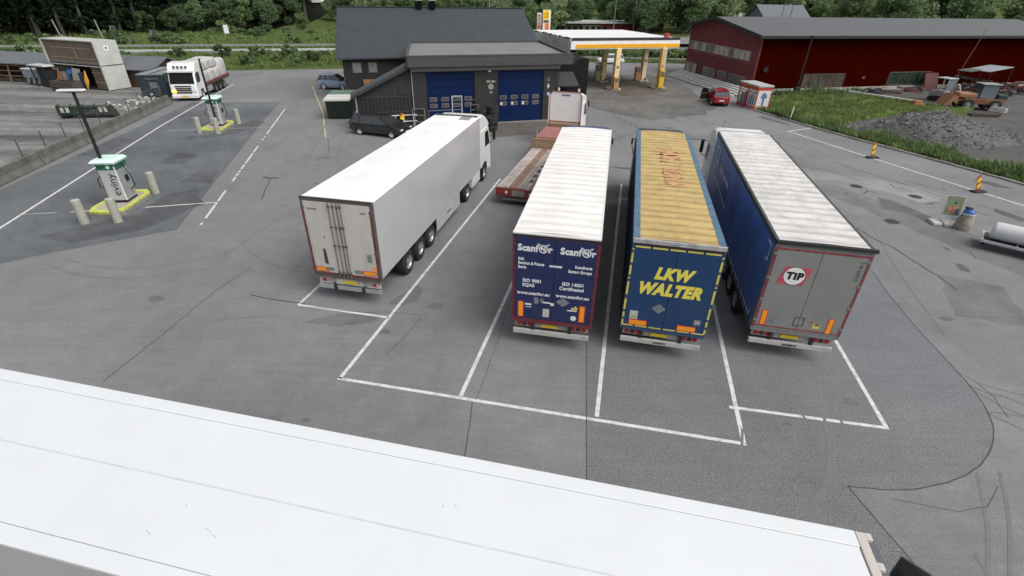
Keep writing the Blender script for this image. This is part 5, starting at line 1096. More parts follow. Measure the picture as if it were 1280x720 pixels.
# ================================================================== CHARGING BAY
yellowk = M('kerb_yellow', (.56, .6, .1), .7, var=.15, scale=6, dirt=(.25, .24, .15), dscale=4, damt=.7)
post_c = M('pale_bollard', (.36, .36, .31), .75, var=.12, scale=3, dirt=(.25, .25, .17), damt=.5)
chw = M('charger_white', (.42, .43, .44), .35, var=.04); mint = M('mint_green', (.6, .78, .69), .4, var=.1); dgreen = M('dark_green_panel', (.02, .12, .07), .4, var=.1); chg = M('charger_grey', (.3, .31, .32), .4)  # mint is paled to paint in the reflection on the cap top
def charger(c, rz, label_c, label_i, ylab, sc_=1.0, parts=True):
    isl = thing('charging_island', label_i, 'island', (c[0], c[1], 0), rz, 'charging islands')
    poly = [(-.75, -1.5), (.35, -1.75), (.8, -1.2), (.8, 1.3), (.45, 1.75), (-.5, 1.75), (-.8, 1.3), (-.95, -.9)]
    MB().prism([(x * .82, y * .82) for x, y in poly], 'z', 0, .27).build('slab', islm, isl)
    n_ = len(poly)
    for i in range(n_):
        a, b = Vector(poly[i]), Vector(poly[(i + 1) % n_]); l_ = (b - a).length; k_ = max(1, round(l_ / .42))
        for k in range(k_):
            p, q2 = a + (b - a) * (k / k_), a + (b - a) * ((k + .96) / k_)
            pi, qi = p * .8, q2 * .8
            st_ = MB().use(1).prism([tuple(p), tuple(q2), tuple(qi), tuple(pi)], 'z', 0, .2).use(0).prism([tuple(p * .995), tuple(q2 * .995), tuple(qi), tuple(pi)], 'z', .201, .3)
            st_.build('kerb_stone', [yellowk, concrete], isl)
    t = thing('charging_station', label_c, 'charger', (c[0] + .0, c[1] + .25, .27), rz, 'charging stations')
    B(-.4, .4, -.5, .5, 0, .12).build('plinth', black, t)
    MB().prism([(-.42, .12), (.42, .12), (.38, 1.85), (-.42, 1.85)], 'y', -.48, .48).build('cabinet', chw, t, bevel=.02)
    MB().box(-.45, .44, -.5, .5, 1.72, 1.98).build('header_panel', dgreen, t, bevel=.01)
    MB().loft([[(-.5, -.58, 2.0), (.5, -.58, 2.0), (.5, .55, 2.0), (-.5, .55, 2.0)], [(-.62, -.7, 2.12), (.55, -.66, 2.12), (.55, .62, 2.12), (-.62, .62, 2.12)], [(-.5, -.55, 2.24), (.45, -.5, 2.24), (.45, .5, 2.24), (-.5, .5, 2.24)]]).build('top_cap', mint, t, bevel=.02)
    B(.385, .43, -.44, .44, .2, 1.7).build('side_panel', chg, t); MB().obox((.41, -.5, .15), (.39, -.5, 1.9), .05, .05).build('edge_strip', white, t)
    MB().tube([(.45, .1, 1.9), (.75, -.05, 1.3), (.8, -.05, .8), (.5, .05, .55)], .025, 6).build('cable', black, t)
    MB().tube([(-.44, .0, 1.55), (-.75, -.25, 1.15), (-.72, -.3, .8), (-.44, -.2, .7)], .025, 6).build('cable', black, t)
    B(.431, .5, -.0, .2, 1.0, 1.3).build('plug', black, t)
    text('eviny', .52, M('dark_green_text', (.02, .05, .04), .5), t, (.08, -.492, .95), (R(90), R(-90), 0), bold=-.0, wide=1.1)
    MB().cyl((.1, -.512, 1.86), (.1, -.502, 1.86), .09, n=16).build('emblem', mint, t)
    return isl, t
CR = R(8)
charger((-20.55, 24.55), CR, 'white green topped charging station nearer the camera, with eviny written up its front', 'yellow edged kerbed island of the nearer charging station', '')
charger((-24.3, 41.6), CR, 'white green topped charging station farther off, in front of the loaded truck', 'yellow edged kerbed island of the farther charging station', '')
bm_ = MB().cyl((0, 0, 0), (0, 0, 1.18), .2, .19, 20).cyl((0, 0, 1.18), (0, 0, 1.2), .19, .16, 20).mesh('bollard', post_c, 40)
for (x, y, lab) in ((-20.85, 22.25, 'pale concrete bollard standing left of the nearer charging island'), (-19.4, 22.5, 'pale concrete bollard right in front of the nearer charging island'), (-20.05, 26.5, 'pale concrete bollard behind the right side of the nearer charging island'), (-25.05, 40.1, 'pale concrete bollard left of the farther charging island'), (-23.55, 40.0, 'pale concrete bollard right in front of the farther charging island'), (-23.6, 43.5, 'pale concrete bollard behind the farther charging island')):
    tag(link('bollard', bm_, None, (x, y, 0), (0, 0, random.uniform(0, 3))), lab, 'bollard', 'bollards round the charging islands')
def lamp_post(label, x, y, h_, r, headw, rz, z0=.2):
    t = thing('street_lamp', label, 'street lamp', (x, y, z0), rz)
    MB().cyl((0, 0, 0), (0, 0, h_), r, r * .8, 12).build('pole', M('black_pole', (.01, .01, .011), .5), t, smooth=40)
    MB().cyl((0, 0, 0), (0, 0, .04), r * 2.2, n=12).build('base_plate', darksteel, t)
    if headw: MB().loft([[(-headw * .55, -.16, h_), (headw * .45, -.16, h_), (headw * .45, .16, h_), (-headw * .55, .16, h_)], [(-headw * .5, -.12, h_ + .07), (headw * .4, -.12, h_ + .07), (headw * .4, .12, h_ + .07), (-headw * .5, .12, h_ + .07)]]).build('lamp_head', M('lamp_head_pale', (.62, .63, .65), .4), t)
lamp_post('tall black lamp post with a flat pale head beside the nearer charging station', -20.79, 24.6, 5.5, .085, 1.15, R(10))
lamp_post('thin black post rising behind the farther charging station', -24.15, 41.2, 5.1, .075, 0, 0)

# ================================================================== BARRIER AND FENCE
barr = M('barrier_concrete', (.135, .13, .115), .9, var=.2, scale=1.5, bump=.4, dirt=(.04, .04, .034), dscale=1.1, damt=.85)
bprof = [(-.3, 0), (.3, 0), (.3, .1), (.13, .4), (.1, .82), (-.1, .82), (-.13, .4), (-.3, .1)]
B0, B1 = Vector((-23.2, -4)), Vector((-34.0, 51.3)); bl = (B1 - B0).length; nb = 11; bang = math.atan2(-(B1 - B0).x, (B1 - B0).y)
bme = MB().prism(bprof, 'y', -bl / nb / 2 + .05, bl / nb / 2 - .05).mesh('concrete_barrier', barr)
names_ = ['nearest the camera', 'second from the camera', 'third from the camera', 'fourth from the camera', 'fifth along the row', 'beside the nearer charging station', 'seventh along the row', 'beside the dark bucket', 'ninth along the row', 'before the gap near the rubble', 'last in the row beside the loaded truck']
for k in range(nb):
    p = B0 + (B1 - B0) * ((k + .5) / nb) + Vector((-.25, 0))
    tag(link('concrete_barrier', bme, None, (p.x + random.uniform(-.04, .04), p.y, 0), (0, 0, bang + random.uniform(-.008, .008))), 'weathered concrete barrier block, ' + names_[k], 'barrier', 'concrete barrier blocks along the charging bay')
fn = thing('chain_link_fence', 'thin grey chain link fence behind the concrete barrier', 'fence', (B0.x - .7, B0.y, 0), bang)
nf = 24
for k in range(nf + 1): MB().cyl((0, bl * k / nf, 0), (0, bl * k / nf, 1.75), .03, n=6).build('post', M('post_grey', (.06, .06, .06), .5, .2), fn)
wm_ = MB()
for z in (.15, 1.7): wm_.obox((0, 0, z), (0, bl, z), .012, .012)
for k in range(int(bl / .45)):
    y = k * .45; wm_.obox((0, y, .12), (0, min(bl, y + 1.6), 1.7), .005, .005).obox((0.006, y, 1.7), (0.006, min(bl, y + 1.6), .12), .005, .005)
wm_.build('wire_mesh', M('wire_grey', (.3, .3, .29), .5, .5), fn)['kind'] = 'stuff'

# ================================================================== LEFT YARD
ca = math.atan2(2.9, -8.0)   # long side direction
t = None
cframe = M('container_cream', (.5, .5, .47), .5, var=.08, dirt=(.3, .3, .27), damt=.5); ply = M('brown_plywood', (.13, .098, .075), .8, var=.2, scale=1, streak=.3, dirt=(.09, .07, .055), damt=.6); batt = M('pale_batten', (.35, .28, .18), .8, var=.2)
def container(label, z, open_lower):
    t = thing('site_container', label, 'container', (-44.5, 57.6, z), ca - math.pi, 'stacked site containers')
    # local: x from 0 (right end) to -8.4 along the long side; y to the back; front face y=0
    Lc, Dc, H_ = 8.5, 2.45, 2.36
    for x0, x1 in ((-.08, 0), (-Lc, -Lc + .08)):
        B(x0, x1, .0, Dc, 0, H_).build('end_wall', cframe, t)
    B(-Lc, 0, -.02, Dc, H_, H_ + .09).build('roof', cframe, t); B(-Lc, 0, 0, Dc, 0, .1).build('floor', darksteel, t)
    for x in (-.06, -Lc + .06): B(x - .09, x + .09, -.05, -.001, 0, H_).build('corner_post', cframe, t)
    if not open_lower:
        for k in range(6): x = -.1 - k * (Lc - .2) / 6; B(x - (Lc - .2) / 6 + .01, x, .12, .16, .1, H_).build('panel', ply, t)
        bt = MB().box(-Lc + 1.2, -1.0, .09, .119, 1.62, 1.68).box(-Lc + .9, -.6, .09, .119, .62, .68).box(-3.6, -3.54, .09, .119, .68, 1.62)
        bt.build('batten', batt, t); B(-Lc + .3, -.4, .07, .119, .12, .4).build('panel', M('rusty_grey', (.16, .14, .12), .8, var=.3), t)
    else:
        for k in range(3): B(-2.3 + k * .75, -2.3 + k * .75 + .74, .3, .35, .1, H_).build('panel', ply, t)
        B(-Lc, -.1, 2.2, 2.3, .1, H_).build('back_wall', black, t)
        MB().box(-2.3, -.1, .25, .299, .7, .76).box(-2.3, -.1, .25, .299, 1.7, 1.76).build('batten', batt, t)
    if z > 1:
        sp_ = B(.001, .006, .9, 1.4, 1.5, 2.0).build('sticker', white, t); B(.0065, .009, 1.05, 1.25, 1.65, 1.85).build('emblem', M('emblem_navy', (.02, .03, .1), .5), sp_)
    return t
container('lower open container of the stack, full of leaning goods', 0, True); container('upper cream framed container with brown plywood side, stacked on another', 2.46, False)
def CL(x, y, z=0):
    a = ca - math.pi; return (-44.5 + math.cos(a) * x - math.sin(a) * y, 57.6 + math.sin(a) * x + math.cos(a) * y, z)
dia = M('diamond_orange', (.75, .33, .04), .6, var=.15)
for x, lab, m_, sh in ((-2.75, 'yellow orange diamond shaped board leaning in the open container, right one', M('diamond_yellow', (.8, .42, .05), .6), 0), (-7.2, 'dark orange pointed board leaning in the open container, left one', M('diamond_rust', (.42, .17, .03), .6), 1)):
    o = MB().prism([(0, 0), (.32, .9), (0, 2.0), (-.3, .9)], 'y', -.04, .04).build('pointed_board', m_, bevel=.01); o.location = CL(x, -.5); o.rotation_euler = (R(-10), 0, ca - math.pi); tag(o, lab, 'board')
o = MB().box(-.55, .55, -.05, .05, 0, 2.1).box(-.55, -.5, -.08, -.051, 0, 2.1).build('panel_board', M('board_grey', (.27, .265, .25), .7, var=.1)); o.location = CL(-4.5, -.4); o.rotation_euler = (R(-12), R(3), ca - math.pi); tag(o, 'pale grey panel leaning in the middle of the open container', 'panel')
o = thing('barrel', 'blue plastic barrel in the open container beside the grey panel', 'barrel', CL(-5.7, .2)); MB().lathe([(0, 0), (.4, 0), (.43, .5), (.43, 1.3), (.4, 1.85), (0, 1.86)], 18, 'z').build('body', M('barrel_blue', (.03, .12, .35), .4), o, smooth=40); MB().lathe([(.43, .55), (.46, .58), (.43, .61)], 18, 'z').lathe([(.43, 1.2), (.46, 1.23), (.43, 1.26)], 18, 'z').build('hoop', M('barrel_blue', (0, 0, 0)), o)
for k, (x, w_, h_, c_) in enumerate(((-6.6, .7, 1.6, (.23, .19, .17)), (-3.5, .5, 1.7, (.03, .03, .06)), (-5.15, .3, 1.5, (.02, .02, .02)))):
    o = MB().box(-w_ / 2, w_ / 2, -.25, .25, 0, h_).box(-w_ / 2 + .05, w_ / 2 - .05, -.27, -.251, .1, h_ * .45).box(-w_ / 2 + .05, w_ / 2 - .05, -.27, -.251, h_ * .5, h_ - .1).build('cabinet', M('cabinet_%s' % ['brown', 'navy', 'black'][k], c_, .6, var=.2), bevel=.02); o.location = CL(x, -.1); o.rotation_euler = (0, 0, ca - math.pi); tag(o, ['brown grey cabinet at the left in the open container', 'dark navy cabinet beside the yellow pointed board', 'slim black cabinet between the blue barrel and grey panel'][k], 'cabinet')
# dark pallet box, grey machine, awning
def leftgear():
    o = thing('wooden_crate', 'dark slatted wooden crate on the ground before the open container', 'crate', (-48.6, 57.0, 0), R(-14))
    for z in (.1, .45, .8): B(-1.5, 1.5, -.55, -.5, z, z + .26).build('slat', M('dark_wood', (.07, .06, .05), .85, var=.3), o); 
    for s_ in (-1, 1): B(s_ * 1.48 - .05, s_ * 1.48 + .05, -.49, .6, .05, 1.08).build('side', M('dark_wood', (0, 0, 0)), o)
    B(-1.5, 1.5, .55, .6, .05, 1.08).build('side', M('dark_wood', (0, 0, 0)), o); B(-1.4, 1.4, -.45, .5, .1, .7).build('contents', black, o)
    m = thing('machine', 'light blue grey machine with pale top standing by the open shed', 'machine', (-54.6, 61.2, 0), R(-16))
    mg = M('machine_blue_grey', (.2, .235, .27), .5, var=.2, dirt=(.06, .06, .06), dscale=2.5, damt=.7)
    B(-1.7, 1.7, -.8, .8, .75, 1.6).build('hood', mg, m, bevel=.06); B(-1.75, 1.75, -.85, .85, 1.6, 1.75).build('top', M('machine_pale', (.5, .52, .54), .5, var=.1), m, bevel=.05)
    for k in range(4): MB().prism([(-1.5 + k * .85, .15), (-1.1 + k * .85, .15), (-.85 + k * .85, .8), (-1.2 + k * .85, .8)], 'y', -.82, .7).build('frame', mg, m)
    for k in range(3): MB().cyl((-1.2 + k * 1.1, -.7, .32), (-1.2 + k * 1.1, -.45, .32), .32, n=16).build('wheel', rubber, m)
    B(1.75, 2.5, -.5, .6, .9, 1.7).build('end_box', M('end_box_dark', (.05, .05, .055), .6), m, bevel=.05)
    MB().obox((1.2, -.5, 1.95), (3.0, -.4, 2.15), .5, .06).build('pale_board', batt, m)
    a = thing('canopy_sheet', 'small pale sheet roof on dark posts at the left of the open container', 'shelter', CL(-8.6, -1.0), ca - math.pi)
    MB().prism([(-1.5, 2.2), (1.5, 2.2), (1.3, 2.32), (-1.2, 2.34)], 'y', -.5, .6).build('roof', M('sheet_pale', (.5, .5, .49), .5), a)
    for x in (-1.1, 1.1): B(x - .05, x + .05, -.4, -.3, 0, 2.2).build('post', darksteel, a)
    MB().box(-.5, 1.2, -.2, .5, 0, 2.0).build('dark_load', M('dark_load', (.012, .012, .014), .8), a)
leftgear()
sh = thing('open_shed', 'long low open shed with grey roof and wooden racks at the far left', 'shed', (-58, 63.5, 0), R(-9))
B(-22, 6, 1.5, 1.7, 0, 2.1).build('back_wall', M('shed_brown', (.06, .035, .02), .85, var=.3), sh)
MB().prism([(-1.9, 2.05), (2.6, 2.75), (2.6, 2.85), (-1.9, 2.17)], 'x', -22, 6.5).build('roof', M('shed_roof', (.13, .14, .15), .6, var=.12, dirt=(.08, .08, .08)), sh)
for x in range(-22, 7, 3): MB().obox((x, -1.6, 0), (x + .5, -1.6, 2.1), .1, .1).build('post', M('post_tan', (.26, .18, .1), .8), sh)
for z in (.75, 1.3, 1.85): MB().obox((-22, -1.55, z), (6, -1.55, z), .05, .06).build('shelf_rail', M('post_tan', (0, 0, 0)), sh)
for k in range(26): x = -21.5 + k * 1.05; B(x, x + .95, -.8, .9, .05, random.uniform(.3, .6)).build('stored_timber', M('timber_dark', (.1, .07, .045), .85, var=.3, rnd=.4), sh)
s2 = thing('small_shed', 'small dark grey roofed shed right behind the stacked containers', 'shed', (-43.2, 62.5, 0), R(-9))
MB().prism([(-2.2, 1.9), (0, 2.8), (2.2, 1.9), (2.2, 0), (-2.2, 0)], 'x', -4, 3).build('wall', M('shed_brown', (0, 0, 0)), s2); MB().prism([(-2.6, 1.85), (0, 2.95), (2.6, 1.85), (2.6, 1.97), (0, 3.08), (-2.6, 1.97)], 'x', -4.3, 3.3).build('roof', M('shed_roof', (0, 0, 0)), s2)
B(3.31, 3.5, -2.0, 2.0, 0, .9).build('plinth', M('tan_boards', (.3, .22, .14), .8), s2)
for k in range(5): B(3.02, 3.06, -2 + k * .8, -2 + k * .8 + .7, .9, 2.1).build('slat', M('shed_dark_slat', (.025, .018, .014), .8), s2)
# dark container with rubble
dc = thing('waste_container', 'dark blue green ribbed container with a pale grey top beside the loaded truck', 'container', (-37.5, 54.6, 0), R(10))
dcm = M('container_teal', (.022, .04, .048), .5, var=.2, dirt=(.05, .06, .065), damt=.5)
B(-1.3, 1.3, 0, 5.8, .12, 2.15).build('body', dcm, dc)
for k in range(6): B(-1.25 + k * .47, -1.15 + k * .47, -.07, -.001, .12, 2.1).build('rib', dcm, dc)
for k in range(11): B(1.301, 1.38, .15 + k * .53, .27 + k * .53, .12, 2.1).build('rib', dcm, dc)
B(-1.34, 1.34, -.1, 5.85, 2.151, 2.24).build('lid', M('lid_grey', (.23, .25, .26), .6, var=.2, scale=2, dirt=(.1, .11, .12), damt=.7), dc)
MB().box(-1.38, -1.28, -.12, 5.9, 2.2, 2.3).box(1.28, 1.38, -.12, 5.9, 2.2, 2.3).box(-.05, .05, -.1, 5.85, 2.241, 2.29).build('lid_rail', dcm, dc)
B(-.3, .45, -.085, -.072, .9, 1.5).build('faded_label', M('label_grey_dark', (.12, .14, .14), .7, var=.4, scale=5), dc); B(-.6, .7, -.085, -.072, 1.75, 1.85).build('faded_label', M('label_grey_dark', (0, 0, 0)), dc)
rng = random.Random(5)
rocks = []
for v in range(3):
    m = MB(); b = bmesh.new(); bmesh.ops.create_icosphere(b, subdivisions=1, radius=.5)
    for q2 in b.verts: q2.co *= rng.uniform(.65, 1.15)
    me = bpy.data.meshes.new('rock'); b.to_mesh(me); b.free(); me.materials.append(M('rubble_white', (.42, .42, .4), .8, var=.2, rnd=.2)); rocks.append(me)
for k in range(26):
    t_ = rng.random(); tag(link('rubble_piece', rocks[k % 3], None, (-36.9 - .2 + rng.uniform(-1.0, 1.5), 50.6 + rng.uniform(-3.2, 3.0), rng.uniform(.1, .5)), (rng.random() * 3, rng.random() * 3, rng.random() * 3), (rng.uniform(.25, .6), rng.uniform(.2, .45), rng.uniform(.15, .35))), 'white piece of rubble heaped between the fence and the dark container', 'rubble', 'white rubble pieces')
# dark green bucket
bk_ = thing('loader_bucket', 'dark green wide loader bucket lying behind the fence', 'bucket', (-37.3, 45.0, 0), R(12))
gm = M('bucket_green', (.015, .03, .022), .5, var=.3, dirt=(.06, .06, .05), damt=.6)
bp2 = [(-.7, 1.0), (-.75, .35), (-.3, .02), (.5, .0), (.55, .08), (-.22, .14), (-.62, .42), (-.6, 1.0)]
MB().prism(bp2, 'x', -2.0, 2.0).build('shell', gm, bk_)
for x in (-2.02, 2.0): MB().prism([(-.72, 1.0), (-.75, .35), (-.3, 0), (.55, 0), (.2, .6), (-.4, 1.15)], 'x', x - .03, x + .03).build('side_plate', gm, bk_)
for x in (-1.6, -1.2, 1.3, 1.7): B(x - .12, x + .12, -.82, -.76, .55, .95).build('lamp', M('lamp_off_white', (.42, .42, .38), .3), bk_)
for k in range(5): MB().tube([(-1.8 + k * .9, -.75, .2), (-1.8 + k * .9, -.8, 1.1), (-1.8 + k * .9, -.5, 1.2)], .04, 6).build('bar', gm, bk_)
MB().tube([(-2, -.8, 1.1), (2, -.8, 1.1)], .04, 6).build('top_bar', gm, bk_)

# ================================================================== IN FRONT OF THE WORKSHOP
sk_ = thing('waste_skip', 'dark green skip with a white and green lid left of the shed', 'skip', (-16.0, 47.9, 0), R(9))
sgm = M('skip_green', (.012, .022, .014), .5, var=.3, dirt=(.03, .035, .03))
MB().prism([(-2.0, .1), (-2.4, 1.6), (2.5, 1.6), (2.3, .1)], 'x', -1.0, 1.0).build('body', sgm, sk_)
for s_ in (-1, 1):
    for k in range(5): MB().obox((s_ * 1.03, -1.8 + k * .9, .2), (s_ * 1.03, -1.9 + k * .95, 1.6), .1, .06).build('rib', sgm, sk_)
B(-1.1, 1.1, -2.5, -.1, 1.62, 1.78).build('lid', M('lid_white', (.6, .59, .55), .6, var=.05, dirt=(.4, .39, .33), damt=.6), sk_); B(-1.1, 1.1, -.05, 2.5, 1.61, 1.75).build('lid', M('lid_green', (.09, .17, .12), .6, var=.2, dirt=(.2, .22, .18), dscale=2, damt=.6), sk_)
B(-1.1, 1.1, -1.35, -1.28, 1.781, 1.81).build('lid_rib', M('lid_tan', (.5, .46, .4), .6), sk_)
# tyre stacks, each tyre a thing
tme = MB().lathe([(.27, -.14), (.47, -.15), (.52, -.1), (.52, .1), (.47, .15), (.27, .14), (.25, .0), (.27, -.14)], 22, 'z').mesh('tyre', rubber, 40)
for si, (x, y, n_, lab) in enumerate(((-2.95, 44.0, 5, 'left'), (-1.95, 44.3, 6, 'right'), (-1.95, 42.6, 4, 'front'))):
    for k in range(n_):
        tag(link('tyre', tme, None, (x + random.uniform(-.07, .07), y + random.uniform(-.07, .07), .15 + k * .285), (random.uniform(-.02, .02), random.uniform(-.02, .02), 0)), 'black tyre in the %s stack between the blue doors, %s' % (lab, ['bottom one', 'second from the ground', 'third from the ground', 'fourth from the ground', 'fifth from the ground', 'sixth from the ground', 'seventh from the ground'][k]), 'tyre', 'tyres stacked before the workshop')
def steps(label, x, y, rz, h_=1.7, w_=.8, n_=5):
    t = thing('step_ladder', label, 'ladder', (x, y, 0), rz)
    for s_ in (-1, 1): MB().obox((s_ * w_ / 2, 0, 0), (s_ * w_ / 2, .5, h_), .05, .05).obox((s_ * w_ / 2, .9, 0), (s_ * w_ / 2, .55, h_), .03, .03).build('rail', M('dull_tube', (.16, .165, .17), .5, .3), t)
    for k in range(n_): B(-w_ / 2, w_ / 2, .05 + .48 * (k + 1) / n_ - .12, .48 * (k + 1) / n_ + .08, h_ * (k + 1) / n_ - .03, h_ * (k + 1) / n_).build('tread', M('dull_tread', (.2, .205, .21), .5, .3), t)
steps('grey step ladder beside the left tyre stack', -3.45, 44.75, GA, 2.0, .7)
steps('grey platform steps left of the left blue door', -8.0, 43.0, GA, 1.5, 1.0, 3)
hr = thing('handrail', 'pale tubular handrail before the left blue door', 'railing', (-7.2, 42.6, 0), GA)
MB().tube([(0, 0, 0), (.1, 0, 1.5), (2.8, 0, 1.5), (2.9, 0, 0)], .025, 6).tube([(.06, 0, .8), (2.85, 0, .8)], .02, 6).build('tube', M('dull_tube', (.16, .165, .17), .5, .3), hr)
pr = thing('pipe_barrier', 'low white pipe barrier with a yellow red sign behind the black estate car', 'barrier', (-10.3, 42.9, 0), GA)
MB().tube([(-.6, 0, 1.0), (2.1, 0, 1.0)], .035, 6).tube([(.9, 0, .5), (2.1, 0, .5)], .035, 6).build('rail', white, pr)
for x in (-.5, .3, 1.0, 1.8): MB().cyl((x, 0, 0), (x, 0, 1.0), .035, n=6).build('post', white, pr)
sg_ = MB().prism([(.65, .75), (.95, .6), (1.05, 1.05), (.8, 1.2)], 'y', -.09, -.05).build('sign', M('sign_yellow', (.85, .55, .02)), pr); MB().prism([(.7, 1.0), (.85, .95), (.9, 1.15), (.75, 1.18)], 'y', -.1, -.0905).build('sign_mark', sr_, pr)

# ================================================================== RIGHT LANE
delin = M('delineator_yellow', (.72, .5, .03), .5, var=.08); dred = M('delineator_red', (.42, .07, .03), .5, var=.1)
for (x, y, lab, rz) in ((26.15, 36.35, 'yellow and red striped traffic post farther up the right lane', .3), (28.2, 29.2, 'yellow and red striped traffic post nearer, above the advert stand', .35)):
    t = thing('traffic_post', lab, 'traffic post', (x, y, 0), rz * .3, 'striped traffic posts on the lane line')
    B(-.42, .42, -.2, .2, .0, .1).build('base', rubber, t, bevel=.03)
    m = MB(); hh = 5
    for k in range(hh):
        z0, z1 = (.1, .28, .52, .66, .92, 1.05)[k], (.1, .28, .52, .66, .92, 1.05)[k + 1]; m.use((0, 1, 0, 1, 0)[k]); w_ = .11
        m.add([(-w_, -.03, z0), (w_, -.03, z0 + .1), (w_, -.03, z1 + .1), (-w_, -.03, z1), (-w_, .03, z0), (w_, .03, z0 + .1), (w_, .03, z1 + .1), (-w_, .03, z1)], [(0, 1, 2, 3), (7, 6, 5, 4), (0, 3, 7, 4), (1, 5, 6, 2), (3, 2, 6, 7), (0, 4, 5, 1)])
    m.build('panel', [dred, delin], t).rotation_euler = (0, R(-11 if y > 33 else -24), 0)
sp2 = tag(MB().cyl((0, 0, 0), (.06, 0, 1.25), .05, n=8).build('snow_pole', white), 'thin white snow pole at the kerb beside the green field', 'pole'); sp2.location = (25.95, 48.75, 0)
# advert stand on concrete foot
ad = thing('advert_stand', 'tilted green advert board with figures on a pale concrete foot', 'sign', (22.45, 24.0, 0), R(-14)); ad.scale = (.8, .8, .85)
for s_ in (-1, 1): B(-.4 + .32 * s_ - .28, -.4 + .32 * s_ + .25, -.45, .45, 0, .2).build('foot', M('pale_concrete', (.5, .49, .46), .9, var=.1), ad, bevel=.05)
MB().obox((-.55, .0, .15), (-.55, .25, 1.75), .05, .05).obox((.45, .0, .15), (.45, .25, 1.75), .05, .05).obox((-.55, .25, 1.75), (.45, .25, 1.75), .05, .05).obox((-.55, .03, .35), (.45, .03, .35), .05, .05).build('frame', galv, ad)
def adp(x, z, o=0): t_ = (z - .15) / 1.6; return (x, .0 + .25 * t_ - .03 - o, z)
MB().add([adp(-.52, .4), adp(.42, .4), adp(.42, 1.72), adp(-.52, 1.72)], [(0, 1, 2, 3)]).build('poster', M('poster_green', (.17, .21, .12), .5, var=.25, scale=3), ad)
MB().add([adp(-.52, .4, .004), adp(.42, .4, .004), adp(.42, .6, .004), adp(-.52, .6, .004)], [(0, 1, 2, 3)]).build('poster_footer', M('poster_pale', (.4, .45, .48), .5), ad)
fg_ = MB()
for (x, z, a, b, mi) in ((-.02, .95, .13, .28, 0), (-.2, 1.0, .1, .1, 1), (.12, 1.05, .16, .08, 1), (0, 1.35, .07, .08, 2), (-.3, .95, .06, .14, 0), (.22, .85, .1, .2, 3)):
    fg_.use(mi); fg_.add([adp(x + a * math.cos(j * .785), z + b * math.sin(j * .785), .006 + mi * .001) for j in range(8)], [tuple(range(8))])
fg_.build('poster_figure', [M('fig_red', (.4, .12, .1), .5), M('fig_skin', (.45, .25, .17), .5), M('fig_dark', (.03, .03, .04), .5), M('fig_blue_dark', (.04, .06, .12), .5)], ad)
tb = thing('litter_bin', 'rough stone litter bin with a blue top before the advert board', 'bin', (22.8, 23.5, 0)); tb.scale = (.74, .74, .78)
m = MB(); rng = random.Random(3); rings = []
for k, (z, r) in enumerate(((0, .5), (.25, .5), (.55, .45), (.85, .38), (.95, .36))): rings.append([(r * math.cos(2 * math.pi * j / 14) * rng.uniform(.93, 1.06), r * math.sin(2 * math.pi * j / 14) * rng.uniform(.93, 1.06), z) for j in range(14)])
m.loft(rings).build('body', M('stone_tan', (.27, .25, .2), .9, var=.3, scale=3, dirt=(.16, .12, .08), damt=.6), tb, smooth=50)
MB().lathe([(.3, .95), (.37, 1.0), (.37, 1.1), (.3, 1.12)], 18, 'z').build('rim', M('bag_pale', (.5, .54, .58), .4), tb); MB().lathe([(.36, 1.05), (.34, 1.22), (.2, 1.32), (0, 1.34)], 18, 'z').build('lid', M('lid_blue', (.02, .09, .33), .4, var=.15), tb, smooth=50)
B(-.18, .08, -.05, .28, 1.3, 1.45).build('lid_knob', M('fig_dark', (0, 0, 0)), tb)
# roller trailer
ro = thing('gas_tank_trailer', 'low frame carrying a long white cylinder at the right edge', 'trailer', (22.2, 21.65, 0), head((22.62, 22.05), (24.9, 20.0)))
# local +y along the frame to the right
B(-.7, -.62, 0, 4.4, .38, .48).build('frame_rail', galv, ro); B(.62, .7, 0, 4.4, .38, .48).build('frame_rail', galv, ro); B(-.7, .7, -.06, .02, .36, .5).build('cross_rail', galv, ro)
for y in (1.2, 2.8): B(-.61, .61, y, y + .06, .39, .47).build('cross_rail', galv, ro)
B(-.61, .61, .02, 4.3, .4, .44).build('deck', M('deck_dark', (.04, .04, .04), .8), ro)
for x in (-.6, -.25): B(x - .06, x + .06, .05, .18, 0, .36).build('leg', black, ro)
MB().lathe([(0, .18), (.34, .19), (.39, .24), (.4, .3), (.4, 2.9), (.38, 3.0), (0, 3.05)], 28, 'y', (.1, 0, .85)).build('cylinder', M('cylinder_white', (.56, .57, .57), .4, var=.06, dirt=(.4, .4, .38), damt=.5), ro, smooth=40)
for k in range(5): MB().tube([(-.62, 3.15 + k * .2, .45), (-.5, 3.15 + k * .2, 1.15), (.6, 3.15 + k * .2, 1.3), (.66, 3.15 + k * .2, .45)], .04, 6).build('hoop', M('hoop_black', (.02, .02, .02), .5), ro)
for s_ in (-1, 1): MB().cyl((s_ * .72, 3.4, .32), (s_ * .9, 3.4, .32), .32, n=18).build('wheel', rubber, ro)
